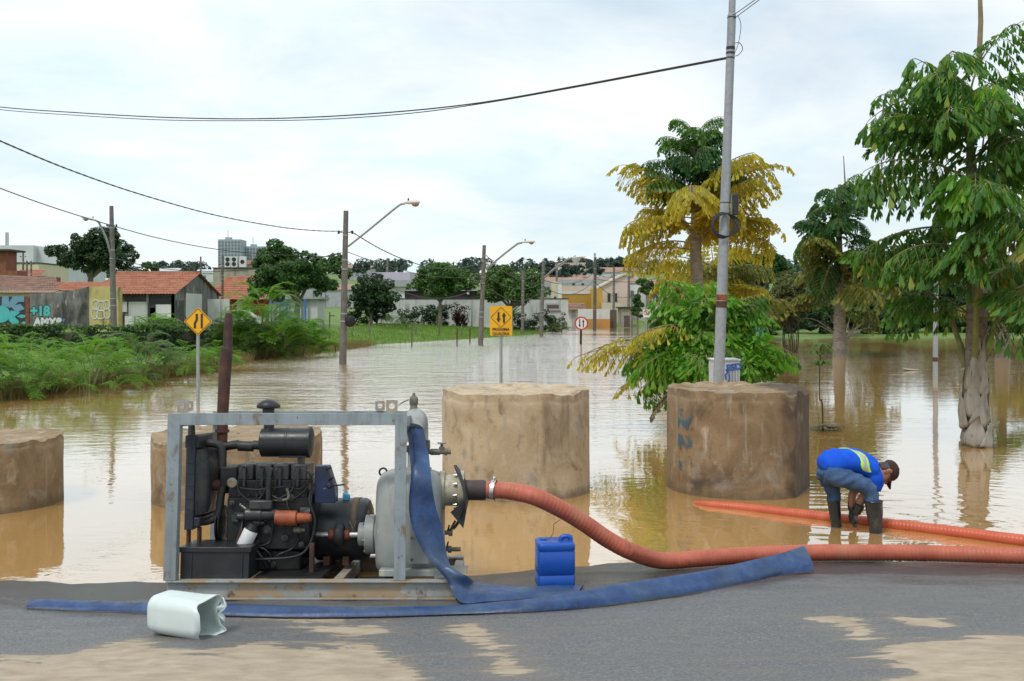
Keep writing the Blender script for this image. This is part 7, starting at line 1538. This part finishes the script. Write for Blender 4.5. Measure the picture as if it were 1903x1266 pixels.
# --- street end
building('grey_building', 'plain grey building behind the third lamp pole', 990, 1024, 522, 134, 8, 'plaster_grey'); building('beige_building', 'narrow pale building with a small window behind the white wall', 1024.5, 1037, 524, 133, 7, 'plaster_cream', [(1029, 551, 1034, 556)]); building('white_block', 'narrow white block left of the ochre shed', 1037.5, 1044, 526, 132, 7, 'plaster_white')
gt, lo, hi = building('gate_house', 'small tiled gate canopy at the end of the white wall', 1056, 1074, 576, 118, 1.2, 'plaster_white', cat_='gate'); tile_roof(gt, (lo[0]-.2, 117.4, hi[2]), (hi[0]+.9, 117.4, hi[2]), (hi[0]+.9, 119.5, hi[2]+.75), (lo[0]-.2, 119.5, hi[2]+.75), 'tile_old', .3, 4)
a, b = P(1063, 611, 117.9), P(1070, 578, 117.9); MB().box((a.x, 117.9, -.2), (b.x, 117.97, b.z)).build('door', MATS['plaster_grey'], gt, smooth=0)
sw, lo, hi = building('street_wall', 'white wall with an ochre lower band at the end of the flooded street', 1074, 1133, 574.5, 126, .3, 'plaster_white', cat_='wall', base=-.4)
a, b = P(1074, 611, 125.9), P(1133.5, 593, 125.9); MB().box((a.x, 125.9, -.4), (b.x, 125.997, b.z)).build('ochre_band', MATS['plaster_orange_band'], sw, smooth=0)
os_, lo, hi = building('ochre_shed', 'ochre corrugated shed behind the street end wall', 1044.5, 1118, 546.5, 142, 9, 'plaster_ochre', roof='plaster_white', over=.1, roof_h=.35)
mb = MB()
for i in range(26): x = lo[0]+.1+i*(hi[0]-lo[0]-.3)/25; mb = MB().box((x, lo[1]-.05, 1.0), (x+.09, lo[1]-.003, hi[2]-.05)); mb.build('rib', MATS['plaster_ochre'], os_, smooth=0)
building('ochre_tower', 'taller ochre block at the right end of the ochre shed', 1099, 1120, 536.5, 140, 5, 'plaster_ochre'); building('grey_row', 'long grey building with two dark windows behind the ochre shed', 1042, 1135, 520, 190, 10, 'plaster_grey', [(1063, 526, 1069, 531), (1080, 526, 1086, 531)])
building('beige_row', 'pale pink low roof behind the ochre shed', 1046, 1100, 532, 165, 8, 'plaster_pink')
pk = thing('pink_house', 'tall pink house with a sloping roof line and two windows', 'house', (P(1140, 600, 148).x, 148, 0))
MB().prism(ppoly([(1112, 620), (1167, 620), (1167, 511), (1160, 511), (1112, 535)], 148), (0, 9, 0)).build('wall', MATS['plaster_pink'], pk, smooth=0)
MB().prism(ppoly([(1110, 536.5), (1160, 511.5), (1168, 511.5), (1168, 508.5), (1159, 508.5), (1110, 533.5)], 147.7), (0, 9.5, 0)).build('roof', MATS['plaster_cream'], pk, smooth=0)
for (x0, x1) in ((1129, 1134.5), (1141, 1147)):
    a, b = P(x0, 561, 147.95), P(x1, 545, 147.95); w_ = MB().box((a.x-.08, 147.93, a.z-.08), (b.x+.08, 147.996, b.z+.08)).build('window', MATS['plaster_cream'], pk, smooth=0); MB().box((a.x, 147.9, a.z), (b.x, 147.928, b.z)).build('pane', MATS['window_dark'], w_, smooth=0)
building('cream_annex', 'cream annex wall in front of the pink house', 1119, 1156, 563, 138, 4, 'plaster_cream'); building('dark_gateway', 'dark roofed gateway right of the cream annex', 1154, 1176, 573, 131, 4, 'plaster_beige', [(1158, 585, 1172, 611, 'plaster_grey', 'shutter_brown')], roof='roof_dark'); building('white_house', 'white house right of the pink one behind the cone shaped tree', 1167.5, 1200, 530, 152, 9, 'plaster_white', [(1172, 540, 1178, 552), (1184, 540, 1190, 552)])
building('brown_gate', 'rusty brown gate at the right end of the street wall', 1134, 1146, 576, 127, .3, 'shutter_brown', cat_='gate', base=-.4)
building('right_block', 'grey white block beside the small no parking sign', 1200.5, 1240, 540, 140, 8, 'plaster_white', [(1205, 548, 1212, 565), (1218, 548, 1226, 565)])
# --- houses on the hillside
rng = np.random.default_rng(123); proto = {}
def hill_house(px, Y, mat, w, h, roofm, first):
    x = P(px, 0, Y).x; g = ground_z(x, Y); r_ = thing('hillside_house', 'small pale house among many on the far hillside', 'house', (x, Y, g), group='houses on the far hillside')
    MB().box((-w/2, 0, -1.5), (w/2, 8, h)).build('wall', MATS[mat], r_, smooth=0, local=True)
    MB().prism([(-w/2-.4, -.5, h+.01), (w/2+.4, -.5, h+.01), (w/2+.4, 4, h+1.5), (-w/2-.4, 4, h+1.5)], (0, .4, .2)).build('roof', MATS[roofm], r_, smooth=0, local=True)
    for q in (-.25, .2): MB().box((w*q, -.06, h*.35), (w*q+w*.14, -.005, h*.7)).build('window', MATS['far_glass'], r_, smooth=0, local=True)
    return r_
for (mat, rf) in (('far_white', 'far_roof'), ('plaster_cream', 'far_roof'), ('far_white', 'far_white'), ('plaster_grey', 'far_roof')): proto[len(proto)] = (mat, rf)
bases = []
for i in range(32):
    zone = i % 4; px = [rng.uniform(985, 1190), rng.uniform(985, 1190), rng.uniform(-20, 420), rng.uniform(490, 900)][zone]; Y = rng.uniform(270, 640) if zone < 2 else rng.uniform(300, 560)
    mat, rf = proto[i % 4]
    if i < 8: bases.append(hill_house(px, Y, mat, rng.uniform(9, 16), rng.uniform(4, 7), rf, True))
    else:
        o = copy_tree(bases[i % 8]); x = P(px, 0, Y).x; o.location = (x, Y, ground_z(x, Y)); o.rotation_euler = (0, 0, rng.uniform(-.3, .3))
for i in range(16):
    px = [1000, 1018, 1050, 1062, 1090, 1125, 1140, 1155, 1172, 300, 330, 365, 520, 610, 740, 870][i]; Y = 520+11*i; x = P(px, 0, Y).x; r_ = thing('hillside_tree', 'small haze tinted tree among the houses on the far hillside', 'tree', (x, Y, ground_z(x, Y)), group='trees on the far hillside'); rg_ = np.random.default_rng(600+i)
    from_mesh('crown', leaf_cloud('crown', MATS['leaf_far_haze'], crown_clumps((0, 0, 6), (6, 5, 4), 12, 2.4, rg_), 500, 1.1, rg_), None, r_); MB().tube([(0, 0, -.5), (0, 0, 5)], [.5, .3], 6).build('trunk', MATS['bark_dark'], r_, local=True)
# water tower and masts
Y = 480; s = Y/F; q = P(1070.5, 510, Y); wt_ = thing('water_tower', 'white funnel shaped water tower on the far hill', 'water tower', (q.x, Y, ground_z(q.x, Y)))
zt_ = P(0, 480, Y).z-wt_.location.z; MB().lathe([(3.6*s, -2), (2.4*s, zt_-16*s), (2.6*s, zt_-11*s), (8.4*s, zt_-2*s), (8.6*s, zt_), (6.5*s, zt_+1.5*s), (5*s, zt_+2.5*s), (.01, zt_+2.8*s)], (0, 0, 0), (0, 0, 1), 28).build('tank', MATS['far_white'], wt_, local=True)
MB().box((-5.5*s, -5*s, zt_+2.2*s), (-1*s, 1*s, zt_+4.0*s)).build('roof_hut', MATS['far_white'], wt_, local=True)
def lattice(px, ytop, ybase, Y, w, lab, mat='far_grey'):
    q = P(px, ybase, Y); s = Y/F; r_ = thing('lattice_mast', lab, 'mast', (q.x, Y, ground_z(q.x, Y))); H_ = P(0, ytop, Y).z-r_.location.z; hw = w/2*s; mb = MB()
    for sx in (-1, 1):
        for sy in (-1, 1): MB().tube([(sx*hw, sy*hw, -1), (sx*hw*.6, sy*hw*.6, H_)], .16, 5).build('leg', MATS[mat], r_, local=True)
    for i in range(9):
        z = H_*i/9; k = hw*(1-.4*i/9); MB().tube([(-k, -k, z), (k, -k, z+H_/9), (k, k, z), (-k, k, z+H_/9)], .10, 4).build('brace', MATS[mat], r_, local=True)
    return r_
lattice(1105.5, 470, 505, 450, 4, 'thin lattice mast right of the water tower'); m2 = lattice(13, 432, 458, 300, 5, 'short antenna mast on top of the white warehouse', 'far_white')
# --- far right: pink wall, kiosk, floating debris, grey post
building('pink_wall', 'low pink wall beyond the flood under the dark trees', 1560, 1730, 604, 99, .3, 'plaster_pink', cat_='wall'); building('white_wall', 'white wall beyond the flood at the right edge', 1760, 1990, 612, 101, .3, 'plaster_white', cat_='wall')
kk, lo, hi = building('blue_kiosk', 'blue kiosk half hidden behind the young palm', 1372, 1419, 613, 64, 1.6, 'kiosk_blue', cat_='kiosk', base=-.4, roof='kiosk_blue', over=.08, roof_h=.06)
for x_ in (1384, 1401, 1416): a, b = P(x_, 640, 63.9), P(x_+2.5, 614, 63.9); MB().box((a.x, 63.88, .02), (b.x, 63.997, b.z)).build('panel_rib', MATS['paint_door_blue'], kk, smooth=0)
d_ = Wt(1693, 689); o = MB().loft([[Vector((x, d_.y+w_*math.cos(t_), .02+h_*math.sin(t_)+dz)) for t_ in np.linspace(0, 2*PI, 8, endpoint=False)] for x, w_, h_, dz in ((d_.x-.30, .02, .02, .06), (d_.x-.24, .06, .04, .03), (d_.x, .09, .04, .0), (d_.x+.27, .06, .02, 0), (d_.x+.38, .01, .01, 0))]).build('floating_debris', MATS['plaster_beige']); tag(o, 'pale piece of debris floating in the flood left of the grey post', 'debris')
b = Wt(1738, 699); gp2 = thing('grey_post', 'slender grey lamp post standing in the flood left of the near palm', 'pole', (b.x, b.y, 0)); MB().tube([(b.x, b.y, -.5), P(1739, 560, b.y), P(1744, 385, b.y)], [.085, .08, .05], 12).build('shaft', MATS['galvanised'], gp2); MB().tube([P(1738, 672, b.y), P(1738, 664, b.y)], .088, 12).build('rust_band', MATS['rust_brown'], gp2)
# --- fence posts in the field
fp = [(600, 612, 596, 72, 'pole_concrete', 'short pale fence post nearest the light green shrub'), (612, 622, 580, 66, 'pole_wood', 'fence post with a crossbar at the left of the field'), (654, 610, 597, 75, 'pole_concrete', 'pale fence post right of the nearest lamp pole'), (686, 610, 598, 76, 'pole_concrete', 'pale fence post before the dark shrubs of the field'), (765, 648, 600, 62, 'pole_wood', 'fence post with a pale thicker foot at the water edge'), (773, 610, 599, 80, 'pole_concrete', 'pale fence post beside the sprawling bush'), (816, 612, 597, 80, 'pole_wood', 'grey fence post left of the rusty posts'), (858, 618, 602, 82, 'pole_concrete', 'pale fence post between the rusty posts'), (849, 640, 610, 64, 'rust_brown', 'left of the two rusty posts beside the second lamp pole'), (873, 636, 610, 70, 'rust_brown', 'right of the two rusty posts beside the second lamp pole'), (623, 656, 638, 54, 'rust_brown', 'stub of a rusty post at the water edge left of the lamp pole')]
for x, yb, yt, Y, m_, l in fp:
    a = P(x, yt, Y); g = min(P(x, yb, Y).z, ground_z(a.x, Y)); r_ = thing('fence_post', l, 'post', (a.x, Y, max(0, g)), group='fence posts around the field'); rr = 1.3*Y/F
    MB().tube([(a.x, Y, g-.3), (a.x+.02, Y, a.z)], rr, 8).build('post_shaft', MATS[m_], r_)
    if 'crossbar' in l: MB().box((a.x, Y-.05, P(0, 587, Y).z-.04), (P(622, 0, Y).x, Y+.05, P(0, 587, Y).z+.04)).build('crossbar', MATS['pole_wood'], r_)
    if 'thicker foot' in l: q = P(x, 634, Y).z; MB().tube([(a.x, Y, g), (a.x+.005, Y, q)], rr*1.08, 8).build('painted_foot', MATS['pole_concrete'], r_)
# parked white car in the yard
cy = 91.0; c0 = P(448, 590, cy); car = thing('parked_car', 'white parked car behind the shrubs in front of the red roofed house', 'car', (c0.x, cy, ground_z(c0.x, cy)))
g = Vector((0, 0, 0)); sec = [(-2.0, .45, .75), (-1.9, .3, .95), (-1.1, .28, 1.02), (-.7, .28, 1.48), (.6, .28, 1.50), (1.1, .28, 1.05), (1.9, .3, .9), (2.0, .45, .75)]
MB().loft([[(x, -.8, lo_), (x, .8, lo_), (x, .8, min(hi_, 1.0)), (x, .66 if hi_ > 1.1 else .78, hi_), (x, -.66 if hi_ > 1.1 else -.78, hi_), (x, -.8, min(hi_, 1.0))] for x, lo_, hi_ in sec]).build('body', MATS['car_paint'], car, bevel=.05, local=True)
MB().prism([(-.95, -.80, 1.05), (-.62, -.76, 1.42), (.52, -.76, 1.44), (.92, -.80, 1.05)], (0, .02, 0)).build('side_window', MATS['window_dark'], car, smooth=0, local=True)
for x in (-1.25, 1.25):
    for y in (-.74, .74): w_ = MB().lathe([(.31, -.09), (.31, .09)], (x, y, .31), (0, 1, 0), 18).build('wheel', MATS['rubber_black'], car, local=True)
# brick heap
o = MB().ball((P(525, 605, 70).x, 70, ground_z(P(525, 605, 70).x, 70)-.1), (1.4, .8, .55), 18, 8).build('clay_heap', MATS['brick_red'], smooth=60); tag(o, 'low heap of orange clay and rubble beside the white shed', 'heap')
